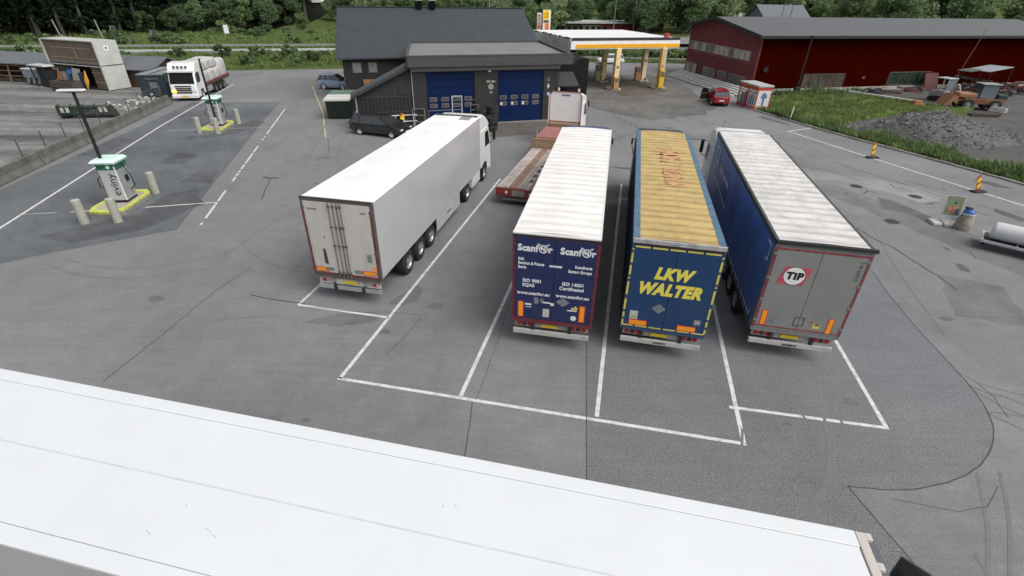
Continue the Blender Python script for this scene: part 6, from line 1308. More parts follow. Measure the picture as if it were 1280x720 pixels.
# gas bottle cages
cgw = M('cage_white', (.62, .61, .6), .5, var=.08); cgr = M('cage_red', (.5, .06, .04), .5, var=.1); cgg = M('cage_grey', (.3, .31, .32), .5, .2, var=.15, scale=8); bot = M('bottle_blue', (.1, .17, .27), .5, var=.2)
def cage(x, y, rz, lab, posters):
    t = thing('gas_cage', lab, 'gas cage', (x, y, 0), rz, 'gas bottle cages beside the red building')
    for cx_ in (-.75, .75):
        for cy_ in (-.75, .75): B(cx_ - .04, cx_ + .04, cy_ - .04, cy_ + .04, 0, 2.15).build('post', cgr, t)
    B(-.86, .86, -.86, .86, 2.16, 2.34).build('roof', M('cage_roof', (.42, .43, .42), .5, var=.12, dirt=(.25, .25, .25)), t, bevel=.03)
    for side in range(4):
        m_ = Matrix.Rotation(R(90) * side, 4, 'Z')       # 0 front, 3 left, 1 right, 2 back
        def put(nm, mb, mt, par=t):
            o = mb.build(nm, mt, par); o.data.transform(m_); return o
        put('header', B(-.7, .7, -.785, -.75, 1.86, 2.14), cgr); put('bottom_rail', B(-.7, .7, -.785, -.75, .05, .2), cgr)
        if posters and side in (0, 3):
            p = put('poster', B(-.68, .68, -.8, -.76, .21, 1.85), cgw); q3 = MB()
            if side == 3:
                for bx, hh in ((-.36, 1.0), (0, 1.25), (.36, 1.05)): q3.prism([(bx - .12, .42), (bx + .12, .42), (bx + .12, .35 + hh * .8), (bx + .06, .35 + hh), (bx - .06, .35 + hh), (bx - .12, .35 + hh * .8)], 'y', -.806, -.8005)
                q3.box(-.6, -.35, -.806, -.8005, 1.5, 1.68).box(.3, .58, -.806, -.8005, 1.5, 1.68)
            else:
                q3.prism([(-.36, 1.1), (-.25, 1.5), (0, 1.7), (.25, 1.5), (.38, 1.1), (.14, 1.15), (.12, .4), (-.12, .4), (-.12, 1.15)], 'y', -.806, -.8005)
            put('printed_bottle', q3, bot, p)
            put('poster_band', B(-.66, .66, -.804, -.8003, .24, .36), M('cage_band', (.45, .2, .18), .6, var=.3, scale=8), p)
        else:
            g3 = MB()
            for k in range(9): g3.box(-.66 + k * .16, -.62 + k * .16, -.77, -.76, .2, 1.86)
            put('side_mesh', g3, galv)
    for k in range(9): MB().cyl((-.5 + (k % 3) * .5, -.5 + (k // 3) * .5, .05), (-.5 + (k % 3) * .5, -.5 + (k // 3) * .5, 1.25), .17, .15, 10).build('gas_bottle', cgg, t)
cage(25.15, 54.45, R(9), 'red framed gas bottle cage with white bottle posters, the front one', True); cage(24.9, 56.3, R(9), 'red framed gas bottle cage with bare grey mesh, behind the poster one', False)
# stack of white beams along the gable
bmm = M('beam_white', (.6, .6, .59), .5, var=.08, dirt=(.35, .34, .32), dscale=2, damt=.5, rnd=.1)
bdir = head((25.3, 61.3), (22.1, 78.6)); beam = MB()
beam.box(-.14, .14, 0, 17.3, -.09, .09); bme2 = beam.mesh('long_beam', bmm)
for k in range(5):
    z = .12 + k * .16; off = k * .42
    tag(link('long_beam', bme2, None, (25.2 + off * .98, 61.2 + off * .2 + random.uniform(-.2, .2), z), (0, 0, bdir)), 'long white beam on the stepped stack before the red gable, %s from the tarmac' % ['first', 'second', 'third', 'fourth', 'fifth'][k], 'beam', 'long white beams by the red building')
pav = MB().sheet([(26.2, 60.4), (28.6, 63.9), (25.9, 82.6), (22.6, 79)], .02).build('pavement', M('pale_paving', (.33, .32, .3), .9, var=.15, scale=1, dirt=(.2, .2, .19)), kind='structure')

# ================================================================== RIGHT YARD, machine and junk colours darkened to paint in the vignetting
def SW(s, o): p = Vector(S(s, 0, o)); return (C_.x + p.x, C_.y + p.y)
x, y = SW(5.6, 1.0)
dp = thing('utility_pole', 'dark leaning pole against the side of the red building', 'pole', (x, y, 0)); MB().cyl((0, 0, 0), (.1, .0, 6.3), .12, .09, 10).build('pole', M('pole_black', (.015, .014, .013), .8), dp)
B(-.3, .35, -.25, .25, 0, .75).build('dark_base', black, dp, bevel=.1)
x, y = SW(27.3, 2.6)
an = thing('mast', 'thin pale sloping boom by the junk heap', 'boom', (x, y, 0)); MB().cyl((0, .0, .5), (1.6, .2, 7.2), .05, .03, 8).build('boom', M('boom_grey_red', (.2, .08, .08), .5), an); B(-.3, .3, -.3, .3, 0, .6).build('foot', darksteel, an)
x, y = SW(25.9, .5)
o = MB().box(-1.05, 1.05, -.05, .05, 0, 2.1).box(-1.05, 1.05, -.08, -.051, 0, .12).box(-1.05, 1.05, -.08, -.051, 1.98, 2.1).build('red_board', M('board_red_faded', (.1, .03, .025), .8, var=.15)); o.location = (x, y - .9, 0); o.rotation_euler = (R(-20), 0, .245); tag(o, 'faded red board leaning under the windows of the red building', 'board')
# mini excavator
ex = thing('mini_excavator', 'white mini excavator with a raised arm by the junk heap', 'excavator', (48.9, 61.0, 0), R(18))
for s_ in (-1, 1): MB().prism([(-.9, .25), (-.7, .02), (.7, .02), (.9, .25), (.75, .5), (-.75, .5)], 'x', s_ * .6 - .18, s_ * .6 + .18).build('track', rubber, ex, bevel=.04)
B(-.75, .75, -.8, .9, .55, 1.15).build('body', M('excavator_white', (.3, .3, .29), .5, var=.1, dirt=(.1, .09, .08), damt=.7), ex, bevel=.1)
for x0, y0 in ((-.6, -.7), (.6, -.7), (-.6, .6), (.6, .6)): B(x0 - .05, x0 + .05, y0 - .05, y0 + .05, 1.15, 2.4).build('cab_pillar', M('excavator_white', (0, 0, 0)), ex)
B(-.7, .7, -.8, .7, 2.4, 2.5).build('cab_roof', M('excavator_roof', (.42, .44, .45), .4), ex, bevel=.04); B(-.56, .56, -.71, -.69, 1.2, 2.35).build('windscreen', M('cab_glass', (.15, .18, .2), .1), ex)
MB().obox((-.1, -.9, .8), (-.35, -1.7, 2.0), .18, .22).obox((-.35, -1.7, 2.0), (-.2, -2.3, .7), .16, .18).build('arm', M('arm_pale', (.42, .4, .36), .5), ex); MB().prism([(-2.6, .2), (-2.1, .1), (-2.1, .8), (-2.4, .8)], 'x', -.5, .1).build('bucket', darksteel, ex)
# orange loader
wl = thing('wheel_loader', 'rusty orange wheel loader with a grey cab in the junk yard', 'loader', (49.0, 56.4, 0), R(78))
org = M('rust_orange', (.2, .075, .035), .65, var=.25, scale=3, dirt=(.1, .05, .03), damt=.6); orp = M('pale_orange', (.3, .15, .075), .6, var=.15)
# local +y forward (towards the left of the picture)
B(-.85, .85, -2.4, 1.3, .6, 1.15).build('chassis', org, wl, bevel=.05); B(-.7, .7, .2, 1.9, 1.15, 1.65).build('bonnet', orp, wl, bevel=.12)
MB().prism([(1.9, .5), (2.0, 1.3), (2.4, 1.45), (3.1, .35), (3.0, .3), (2.3, .8)], 'x', -.95, .95).build('bucket', orp, wl)
for s_ in (-1, 1):
    MB().obox((s_ * .6, .6, 1.1), (s_ * .6, 2.2, .8), .12, .2).build('lift_arm', org, wl)
    for yy in (-1.6, .9): w_ = link('wheel', T_DRV, wl, (s_ * .85, yy, .55), (0, 0, 0), (.7, 1.08, 1.08)); link('rim', R_DRV, w_)
for x0, y0 in ((-.65, -1.5), (.65, -1.5), (-.65, .0), (.65, .0)): MB().obox((x0, y0, 1.1), (x0 * .95, y0, 2.5), .08, .08).build('cab_pillar', M('pillar_dark', (.03, .035, .035), .5), wl)
for s_ in (-1, 1): MB().box(s_ * .64 - .01, s_ * .64 + .01, -1.45, -.05, 1.2, 2.45).build('window', M('cab_glass', (0, 0, 0)), wl)
B(-.8, .8, -1.65, .15, 2.5, 2.6).build('cab_roof', M('cab_roof_pale', (.26, .255, .24), .6, var=.1), wl, bevel=.04); B(-.7, .7, -2.6, -1.7, 1.0, 1.6).build('engine_cover', M('cover_dark_green', (.02, .035, .028), .6), wl, bevel=.08)
# junk, beams, tarp
rng = random.Random(12); jc = [(.05, .04, .032), (.1, .045, .03), (.2, .185, .165), (.02, .02, .022), (.1, .075, .05), (.14, .03, .03), (.05, .06, .065)]
jm = [M('junk_%s' % n_, c_, .8, var=.3) for n_, c_ in zip(('brown', 'rust', 'pale', 'black', 'tan', 'red', 'blue_grey'), jc)]
for k in range(60):
    s = rng.uniform(27.5, 40); o_ = rng.uniform(.8, 6.5); x, y = SW(s, o_); l_ = rng.uniform(.6, 3.2); m = MB()
    m.obox((-l_ / 2, 0, 0), (l_ / 2, 0, rng.uniform(-.4, .4)), rng.uniform(.08, .5), rng.uniform(.05, .3)); o = m.build('scrap_piece', jm[k % 7]); o.location = (x, y, rng.uniform(.1, 1.5) * (1 - o_ / 9)); o.rotation_euler = (rng.uniform(-.3, .3), rng.uniform(-.3, .3), rng.uniform(-.9, .9)); tag(o, 'scrap timber or metal in the junk heap at the end of the red building', 'scrap', 'scrap pieces in the junk heap')
for k in range(16):
    s = rng.uniform(14.5, 23); x, y = SW(s, rng.uniform(1.2, 3.4)); l_ = rng.uniform(.5, 2.6); o = MB().obox((-l_ / 2, 0, 0), (l_ / 2, 0, 0), rng.uniform(.1, .4), rng.uniform(.1, .4)).build('scrap_piece', jm[(k * 3) % 7]); o.location = (x, y, rng.uniform(.1, .45)); o.rotation_euler = (0, rng.uniform(-.2, .2), rng.uniform(-.3, .7)); tag(o, 'rusty beam or plank lying along the foot of the red building', 'scrap', 'planks and beams at the foot of the red wall')
x, y = SW(31.5, 3.0)
tp = thing('sheet_roof', 'pale grey sheet roof over the junk heap', 'shelter', (x, y, 0), .25); MB().obox((-2.6, -.8, 2.6), (2.9, .4, 2.9), 2.6, .07).build('sheet', M('sheet_blue_grey', (.3, .33, .36), .5, var=.1), tp)
MB().obox((-4.8, -.9, 2.6), (-2.7, -.6, 2.75), 1.6, .06).build('sheet', M('sheet_green', (.1, .11, .09), .6), tp)
for a_ in ((-2.4, -1.2), (2.6, -1.2), (-2.4, 1), (2.6, 1)): MB().cyl((*a_, 0), (*a_, 2.65), .06, n=6).build('post', darksteel, tp)
wb_ = tag(MB().obox((0, 0, .16), (3.8, -6.2, .2), .28, .16).build('white_plank', M('plank_white', (.66, .66, .63), .6, var=.06)), 'long white plank lying across the edge of the grass', 'plank'); wb_.location = (40.2, 64.0, .25)
br = tag(MB().box(-.55, .55, -.35, .35, 0, .22).box(-.45, .35, -.3, .3, .221, .48).build('brick_pile', M('pile_orange', (.36, .15, .07), .8, var=.3), bevel=.03), 'small orange brown box pile at the end of the white plank', 'box'); br.location = (43.9, 57.4, .1)
for k, (x, y, l_, a) in enumerate(((46.6, 52.9, 3.6, -.15), (47.2, 52.3, 2.6, -.1), (47.9, 52.8, 2.2, -.3))):
    o = MB().obox((-l_ / 2, 0, .1), (l_ / 2, 0, .12), .3, .2).build('old_beam', M('beam_dark', (.045, .035, .028), .85, var=.3)); o.location = (x, y, 0); o.rotation_euler = (0, 0, a); tag(o, 'dark old beam on the gravel in front of the orange loader, %s' % ['longest one', 'front one', 'right hand one'][k], 'beam')
gb = tag(MB().prism([(-.5, 0), (.5, 0), (.35, .45), (-.3, .5)], 'y', -.7, .7).build('concrete_block', M('block_grey', (.32, .31, .3), .9, var=.2), bevel=.05), 'pale grey concrete block right of the orange loader', 'block'); gb.location = (50.6, 54.8, 0); gb.rotation_euler = (0, 0, .6)
# gravel heap
hm = MB(); n_ = 44; rng = random.Random(8)
from mathutils import noise as mnoise
for j in range(n_ + 1):
    for i in range(n_ + 1):
        u, v = i / n_ * 2 - 1, j / n_ * 2 - 1; r = math.hypot(u, v)
        h_ = 1.9 * max(0, 1 - r) ** .9 + .5 * max(0, 1 - math.hypot(u + .55, v * 1.3 + .1) * 2.0)
        nz = mnoise.noise((u * 3, v * 3, 0)) * .4 + mnoise.noise((u * 11, v * 11, 2)) * .3 + mnoise.noise((u * 26, v * 26, 5)) * .14
        hm.v.append((u * 7.2, v * 4.8, max(-.05, h_ + nz * min(1, max(0, (1 - r)) * 3))))
for j in range(n_):
    for i in range(n_): a = j * (n_ + 1) + i; hm.f.append((a, a + 1, a + n_ + 2, a + n_ + 1)); hm.m.append(0)
gh = hm.build('gravel_heap', asphalt('gravel_heap_grey', (.085, .084, .082), .9, .45, stain=.4), smooth=60); gh.location = (36.0, 44.3, 0); gh.rotation_euler = (0, 0, R(10)); tag(gh, 'low heap of grey gravel between the field and the right lane', 'gravel heap')

st_ = MB(); rng = random.Random(31)
for k in range(1700):
    a = rng.uniform(0, 6.283); r = rng.random() ** .6 * 1.05; u, v = r * math.cos(a), r * math.sin(a)
    h_ = 1.9 * max(0, 1 - r) ** .9 + .5 * max(0, 1 - math.hypot(u + .55, v * 1.3 + .1) * 2.0) + (mnoise.noise((u * 3, v * 3, 0)) * .4 + mnoise.noise((u * 11, v * 11, 2)) * .3) * min(1, max(0, 1 - r) * 3)
    x, y = 36.0 + u * 7.2 * math.cos(R(10)) - v * 4.8 * math.sin(R(10)), 44.3 + u * 7.2 * math.sin(R(10)) + v * 4.8 * math.cos(R(10)); s_ = rng.uniform(.05, .17) * rng.uniform(.6, 1.2); z = max(0, h_)
    st_.use(rng.randrange(3)); st_.add([(x - s_, y, z), (x, y - s_ * .8, z + s_ * .1), (x + s_ * .9, y, z), (x, y + s_, z), (x + s_ * .1, y, z + s_ * .8)], [(0, 1, 4), (1, 2, 4), (2, 3, 4), (3, 0, 4)])
o = st_.build('gravel_stones', [M('stone_grey_dark', (.06, .06, .06), .9), M('stone_grey_mid', (.12, .12, .118), .9), M('stone_grey_pale', (.2, .2, .195), .9)], kind='stuff'); o['label'] = 'loose grey stones on the gravel heap'
# ================================================================== VEGETATION
lm1 = leafmat('leaves_green', (.125, .205, .085), (.24, .335, .155)); lm2 = leafmat('leaves_dark', (.075, .125, .063), (.15, .215, .1)); lm3 = leafmat('leaves_olive', (.155, .21, .105), (.28, .34, .18)); lmc = leafmat('needles_dark', (.012, .024, .012), (.03, .05, .02), rnd=.35)
bark = M('bark', (.11, .095, .08), .9, var=.3, scale=4); barkd = M('bark_grey', (.09, .085, .08), .9, var=.35, scale=3)
nr = np.random.default_rng(11)
def quads(cen, size, up_bias=.3, tri=False, asp=1.6):
    """many leaf quads: centres (n,3), size (n,)"""
    n_ = len(cen); d = nr.normal(size=(n_, 3)); d /= np.linalg.norm(d, axis=1)[:, None]
    e = nr.normal(size=(n_, 3)); e[:, 2] *= .6; e -= d * (e * d).sum(1)[:, None]; e /= np.linalg.norm(e, axis=1)[:, None]
    d = d * (size / asp / 2)[:, None]; e = e * (size / 2)[:, None]
    v = np.stack([cen - e, cen + d, cen + e, cen - d], 1).reshape(-1, 3)
    return v
def mesh_from_quads(name, v, mat):
    n_ = len(v) // 4; me = bpy.data.meshes.new(name); me.vertices.add(len(v)); me.vertices.foreach_set('co', v.astype(np.float32).ravel())
    me.loops.add(n_ * 4); me.loops.foreach_set('vertex_index', np.arange(n_ * 4, dtype=np.int32)); me.polygons.add(n_)
    me.polygons.foreach_set('loop_start', np.arange(0, n_ * 4, 4, dtype=np.int32)); me.polygons.foreach_set('loop_total', np.full(n_, 4, np.int32)); me.update(); me.validate(); me.materials.append(mat); return me
def crown(h, w, n, leaf, mat, clumps=26, base=.25):
    """leaf clumps spread through an uneven crown volume with gaps"""
    cs = []
    while len(cs) < clumps:
        p = nr.uniform(-1, 1, 3); r = np.linalg.norm(p)
        if .35 < r < 1: cs.append(p)
    cs = np.array(cs); cs[:, :2] *= w / 2 * (1 - .35 * np.clip(cs[:, 2:3], 0, 1)); cs[:, 2] = h * (base + (1 - base) * (cs[:, 2] * .5 + .5) * .92)
    per = n // clumps; out_ = []
    for c in cs:
        rr = nr.uniform(.11, .2) * (w + h) / 2; g_ = nr.normal(size=(per, 3)); g_ /= np.linalg.norm(g_, axis=1)[:, None]; g_ *= (nr.uniform(.25, 1, per) ** .5)[:, None]
        out_.append(c + g_ * np.array([rr, rr, rr * .75]))
    cen = np.concatenate(out_); return mesh_from_quads('crown', quads(cen, leaf * nr.uniform(.6, 1.4, len(cen))), mat), cs
def trunk(h, r, cs, mat, base=.9):
    m = MB(); pts = [(0, 0, -.3), (.03 * h * .3, .02, h * .3), (-.02 * h * .3, .03, h * .62), (0, 0, h * base)]; rad = [r * 1.25, r, r * .7, r * .25]
    for i in range(3): m.cyl(pts[i], pts[i + 1], rad[i], rad[i + 1], 8, False)
    for c in cs[:9]:
        z0 = h * nr.uniform(.25, .6); m.cyl((0, 0, z0), tuple(c * np.array([.85, .85, .95])), r * .35, r * .08, 5, False)
    return m.mesh('trunk', mat, 60)
def conifer(h, w, n, leaf, mat):
    out_ = []
    for k in range(n // 60):
        t = nr.uniform(.13, 1) ; z = h * t; rad = w / 2 * (1 - t) ** .8 + .1; a = nr.uniform(0, 6.28); L2 = rad * nr.uniform(.6, 1.1); s = nr.uniform(.1, 1, 60) ** .7 * L2
        p = np.stack([np.cos(a) * s, np.sin(a) * s, z - s * .28 - nr.uniform(0, .12, 60) * h * .25 * s / max(rad, .3)], 1) + nr.normal(size=(60, 3)) * .14; out_.append(p)
    cen = np.concatenate(out_); return mesh_from_quads('crown', quads(cen, leaf * nr.uniform(.6, 1.5, len(cen)), asp=2.2), mat)
DEC = []
for k, (h, w_, m_) in enumerate(((9, 7.5, lm1), (10, 7, lm3), (9, 8.5, lm2), (11, 6.5, lm1), (8, 7, lm3))):
    c, cs = crown(h, w_, 6500, .42, m_, 34, .12 if k != 3 else .2); DEC.append((c, trunk(h, .2, cs, bark)))
CON = [(conifer(18, 8.2, 6600, .62, lmc), trunk(18, .3, np.zeros((0, 3)), barkd, .97)), (conifer(21, 7.6, 6600, .62, lmc), trunk(21, .32, np.zeros((0, 3)), barkd, .97))]
BUS = []
for k, m_ in enumerate((lm1, lm2, lm3)): c, cs = crown(1.7, 2.6, 1500, .24, m_, 14, .0); BUS.append((c, trunk(1.3, .04, cs, bark)))
TONE = {'leaves_green': 'fresh green', 'leaves_dark': 'dark green', 'leaves_olive': 'pale olive', 'needles_dark': ''}
def plant(kind, x, y, s, label, cat, name, group=None, z=None, sw_=None):
    c, t_ = kind; label = (TONE[c.materials[0].name] + ' ' + label if group else label).strip()
    zz = float(hgt(x, y)) if z is None else z
    o = thing(name, label, cat, (x, y, zz), random.uniform(0, 6.28), group); k = s * random.uniform(.9, 1.1); a = (sw_ or s) * random.uniform(.9, 1.1)
    link('crown', c, o, scl=(a, a, k)); link('trunk', t_, o, scl=(s, s, k)); return o
# dark conifers on the hillside at the left
rng = random.Random(21); pts = []
def far(x, y, d): return all(math.hypot(x - a, y - b) > d for a, b in pts)
tries = 0
while len(pts) < 190 and tries < 6000:
    tries += 1; u = rng.random(); x = rng.uniform(-175, -57); y = 100 + 70 * rng.random() ** 1.5
    edge = np.interp(x, [-175, -93, -88, -78, -68, -62, -57], [84, 98, 102.5, 114, 122, 137, 158]) + 1
    if y < edge or not far(x, y, 3.3): continue
    pts.append((x, y)); plant(CON[len(pts) % 2], x, y, rng.uniform(.8, 1.25), 'dark conifer in the dense forest on the left hillside', 'conifer', 'conifer_tree', 'conifers of the left hillside forest')
for x, y, s, k in ((-70, 122, .75, 2), (-66, 125, .85, 2), (-64.5, 130, .9, 0), (-72, 118, .6, 2), (-61, 137, .8, 2), (-78, 117, .5, 0), (-60, 146, .9, 2), (-62.5, 118.5, .35, 0)):
    plant(DEC[k], x, y, s, 'broad leaved tree at the front edge of the dark forest', 'tree', 'broadleaf_tree', 'broad leaved trees at the forest edge')
plant(DEC[2], -64.5, 165, 1.25, 'dark round tree standing alone on the meadow left of the barn roof', 'tree', 'broadleaf_tree'); plant(DEC[2], -63, 162, .9, 'smaller dark tree beside the lone round tree on the meadow', 'tree', 'broadleaf_tree')
plant(DEC[1], -52, 158, .7, 'small tree just left of the barn ridge', 'tree', 'broadleaf_tree'); plant(DEC[0], -50, 130, .42, 'little young tree in the meadow beside the barn gable', 'tree', 'broadleaf_tree')
for k in range(14):
    plant(DEC[(k * 3) % 5], -100 + k * 6.4 + rng.uniform(-2, 2), 245 + rng.uniform(0, 40), rng.uniform(1, 1.5), 'tree of the far row beyond the left meadow', 'tree', 'broadleaf_tree', 'far trees beyond the left meadow')
# trees in the valley behind the workshop, the canopy and the red building
k = 0
for row, (y0, n_, x0, x1, smin, smax) in enumerate(((150, 22, -48, 30, .75, 1.1), (172, 24, -52, 62, 1.0, 1.45), (196, 22, -55, 120, 1.2, 1.7), (235, 22, -60, 150, 1.6, 2.2))):
    for i in range(n_):
        x = x0 + (x1 - x0) * (i + .5) / n_ + rng.uniform(-2, 2); y = y0 + rng.uniform(-7, 7)
        if (row < 2 and 15 < x < 32 and y < 165) or (26 < x < 62 and y < 203 and y > 180): continue
        plant(DEC[rng.randrange(5)], x, y, rng.uniform(smin, smax), ['leafy tree in the nearest row behind the black barn roof', 'leafy tree in the second row across the valley', 'tall tree in the third row across the valley', 'tallest tree in the farthest row across the valley'][row], 'tree', 'broadleaf_tree', ['trees behind the barn', 'second row of valley trees', 'third row of valley trees', 'farthest row of valley trees'][row])
for x, y, s, k_ in ((35, 150, 1.25, 2), (39.5, 152, 1.3, 2), (44.5, 150, 1.35, 0), (31, 158, 1.2, 2), (48, 156, 1.25, 1), (33.5, 146, .8, 2), (51, 165, .9, 2)):
    plant(DEC[k_], x, y, s, 'big dark tree in the clump between the canopy and the red roof', 'tree', 'broadleaf_tree', 'tree clump left of the red roof')
for i in range(12): plant(DEC[i % 5], 62 + i * 7 + rng.uniform(-2, 2), 178 + rng.uniform(-5, 12), rng.uniform(1.2, 1.7), 'tree behind the meadow beyond the red roof', 'tree', 'broadleaf_tree', 'trees beyond the red roof')
for i in range(14): plant(DEC[i % 5], 78 + i * 5.5 + rng.uniform(-2, 2), 125 + rng.uniform(-8, 14), rng.uniform(1.2, 1.7), 'tree at the right behind the red roof and the blue grey house', 'tree', 'broadleaf_tree', 'trees right of the blue grey house')
# bushes on the bank below the main road
for i in range(74):
    s_ = rng.uniform(-38, 56); n_ = rng.uniform(-9.5, -1.3)
    if s_ > 22: n_ = rng.uniform(-5.0, -1.2)
    x, y, _ = onroad(s_, n_)
    if 0 < s_ < 10 and False: continue
    plant(BUS[rng.randrange(3)], x, y, rng.uniform(.45, 1.05), 'low bush among the grass on the bank below the main road', 'bush', 'bush', 'bushes on the road bank')
for i in range(46):
    s_ = rng.uniform(-45, 20); n_ = rng.uniform(12, 45); x, y, _ = onroad(s_, n_)
    plant(BUS[rng.randrange(3)], x, y, rng.uniform(.5, 1.3), 'low bush on the meadow beyond the main road', 'bush', 'bush', 'bushes on the far meadow')
for i in range(20):
    x = 8 + i * 1.35 + rng.uniform(-.5, .5); y = 97.2 + rng.uniform(-.8, 1.6) + x * .05
    plant(BUS[rng.randrange(3)], x, y, rng.uniform(.6, 1.25), 'bright green bush along the rail behind the petrol pumps', 'bush', 'bush', 'bushes behind the petrol station', .0)
# grass
def grass(name, label, poly, n, h, mat, hz=None, lean=.35, clump=0.):
    P_ = np.array(poly); mn, mx_ = P_.min(0), P_.max(0); pts_ = np.zeros((0, 2))
    while len(pts_) < n:
        c = nr.uniform(mn, mx_, (n * 2, 2)); ins = np.zeros(len(c), bool); j = len(P_) - 1
        for i in range(len(P_)):
            cond = ((P_[i, 1] > c[:, 1]) != (P_[j, 1] > c[:, 1])) & (c[:, 0] < (P_[j, 0] - P_[i, 0]) * (c[:, 1] - P_[i, 1]) / (P_[j, 1] - P_[i, 1] + 1e-9) + P_[i, 0]); ins ^= cond; j = i
        c = c[ins]
        if clump:
            v = np.sin(c[:, 0] * 1.3 + np.sin(c[:, 1] * .9) * 2) * np.sin(c[:, 1] * 1.7 + np.cos(c[:, 0] * .7) * 2); c = c[nr.uniform(-1, 1.2, len(c)) < v + clump]
        pts_ = np.concatenate([pts_, c])
    pts_ = pts_[:n]; z = (hgt(pts_[:, 0], pts_[:, 1]) if hz is None else np.full(n, hz)); base = np.column_stack([pts_, z])
    a = nr.uniform(0, 6.28, n); hh = h * nr.uniform(.45, 1.3, n) * (1 + .5 * np.sin(pts_[:, 0] * .9) * np.sin(pts_[:, 1] * 1.1)); wd = .05 * h / .4 * nr.uniform(.6, 1.3, n) + .01
    dx = np.column_stack([np.cos(a), np.sin(a), np.zeros(n)]); tip = base + np.column_stack([nr.normal(0, lean, n) * hh, nr.normal(0, lean, n) * hh, hh])
    mid = (base + tip) / 2 + np.column_stack([np.zeros(n), np.zeros(n), hh * .12])
    v = np.stack([base - dx * wd[:, None], base + dx * wd[:, None], mid + dx * wd[:, None] * .8, tip], 1).reshape(-1, 3)
    o = link(name, mesh_from_quads(name, v, mat)); o['kind'] = 'stuff'; o['label'] = label; return o
gm1 = leafmat('grass_bright', (.2, .3, .09), (.36, .45, .17), .7, 0); gm2 = leafmat('grass_tall', (.09, .155, .055), (.185, .25, .1), .7, 0); gm3 = leafmat('grass_bank', (.12, .185, .055), (.235, .3, .11), .7, 0)
field = [(24.4, 54.6), (26.3, 48.4), (27.9, 44.5), (29.5, 46.3), (32, 48.8), (35.5, 50.8), (39.6, 51.6), (43.5, 54), (46, 58), (43, 62), (40.5, 63.4), (35, 62.9), (29.6, 61.2), (27.3, 58.2)]
MB().sheet(field, -.006).build('field_soil', grassmat, kind='structure')
grass('meadow_grass', 'bright green grass of the rough field beside the red building', field, 60000, .19, gm1, -.01)
grass('weed_tufts', 'darker and taller weeds in the rough field', field, 7000, .42, gm2, -.01, clump=-.2)
grass('weed_tufts', 'yellowish seed heads in the rough field', field, 7000, .34, leafmat('grass_yellow', (.2, .22, .06), (.32, .31, .1), .7, 0), -.01, clump=-.25)
vs_ = [(24.7, 53.3), (26.2, 47.9), (28.1, 42.6), (30.5, 36.7), (31.8, 33.2), (32.8, 30.2), (35, 21), (38, 14), (42, 14), (37, 24), (35.6, 31), (34.2, 35.3), (31.6, 40.2), (29.6, 44.6), (27, 49), (25.4, 54)]
MB().sheet(vs_, -.004).build('verge_soil', grassmat, kind='structure')
grass('verge_grass', 'tall green weeds growing along the kerb of the right lane', vs_, 17000, .42, gm2, -.01, clump=.35)
grass('weed_tufts', 'taller dark weeds among the kerb verge', vs_, 3500, .6, gm2, -.01, clump=-.2)
grass('weed_tufts', 'bright short grass among the kerb verge', vs_, 9000, .3, gm1, -.01, clump=.1)
grass('weed_tufts', 'patches of weeds on the gravel yard', [(40, 50.8), (44, 51), (49, 56), (45.5, 57), (42, 54)], 3500, .25, gm1, -.01, clump=.1)
grass('weed_tufts', 'dark weeds growing against the foot of the red wall', [(C_.x + 2, C_.y - .6), (C_.x + 14.5, C_.y + 2.4), (C_.x + 14, C_.y + 1.4), (C_.x + 3, C_.y - 1.6)], 900, .6, gm2, -.01, clump=-.1)
bank = [onroad(-55, -11.2)[:2], onroad(-2, -11.2)[:2], onroad(25, -7.5)[:2], onroad(45, -5.8)[:2], onroad(72, -5.5)[:2], onroad(72, -.5)[:2], onroad(-55, -.5)[:2]]
grass('bank_grass', 'rough grass on the bank below the main road', bank, 42000, .5, gm3)
grass('meadow_grass', 'grass on the meadow beyond the main road', [onroad(-70, 9.5)[:2], onroad(40, 9.5)[:2], onroad(45, 45)[:2], onroad(-70, 40)[:2]], 42000, .6, gm3, lean=.3)
rock_g = [(9, 92.8), (29, 93.2), (30, 97), (9, 98)]
grass('bank_grass', 'grass between the forecourt and the rail behind the petrol station', rock_g, 7000, .5, gm3, -.05)
# ================================================================== BACKGROUND
lr = thing('warehouse', 'long low building with a red wall and flat pale roof edge beyond the canopy', 'building', (9.5, 152, 1.0), .19)
B(0, 14, 0, 10, 0, 2.0).build('wall', M('far_dark_wall', (.06, .06, .065), .8, var=.3), lr); B(14.01, 32, 0, 10, 0, 2.1).build('wall', M('far_red_wall', (.2, .03, .03), .7), lr)
B(8.5, 14, -.05, -.001, .2, 1.8).build('wall_panel', M('far_tan', (.2, .17, .13), .8), lr)
B(-.5, 32.5, -.8, 10.5, 2.15, 2.6).build('roof', M('far_roof_edge', (.42, .42, .41), .6), lr)
for k in range(9): B(1 + k * 1.7, 2 + k * 1.7, -.08, -.051, .4, 1.4).build('window', glass, lr)
for k in range(9): B(16 + k * 1.7, 17.2 + k * 1.7, -.3, -.05, -.2, .5).build('stored_goods', M('far_goods', (.12, .12, .13), .7), lr)
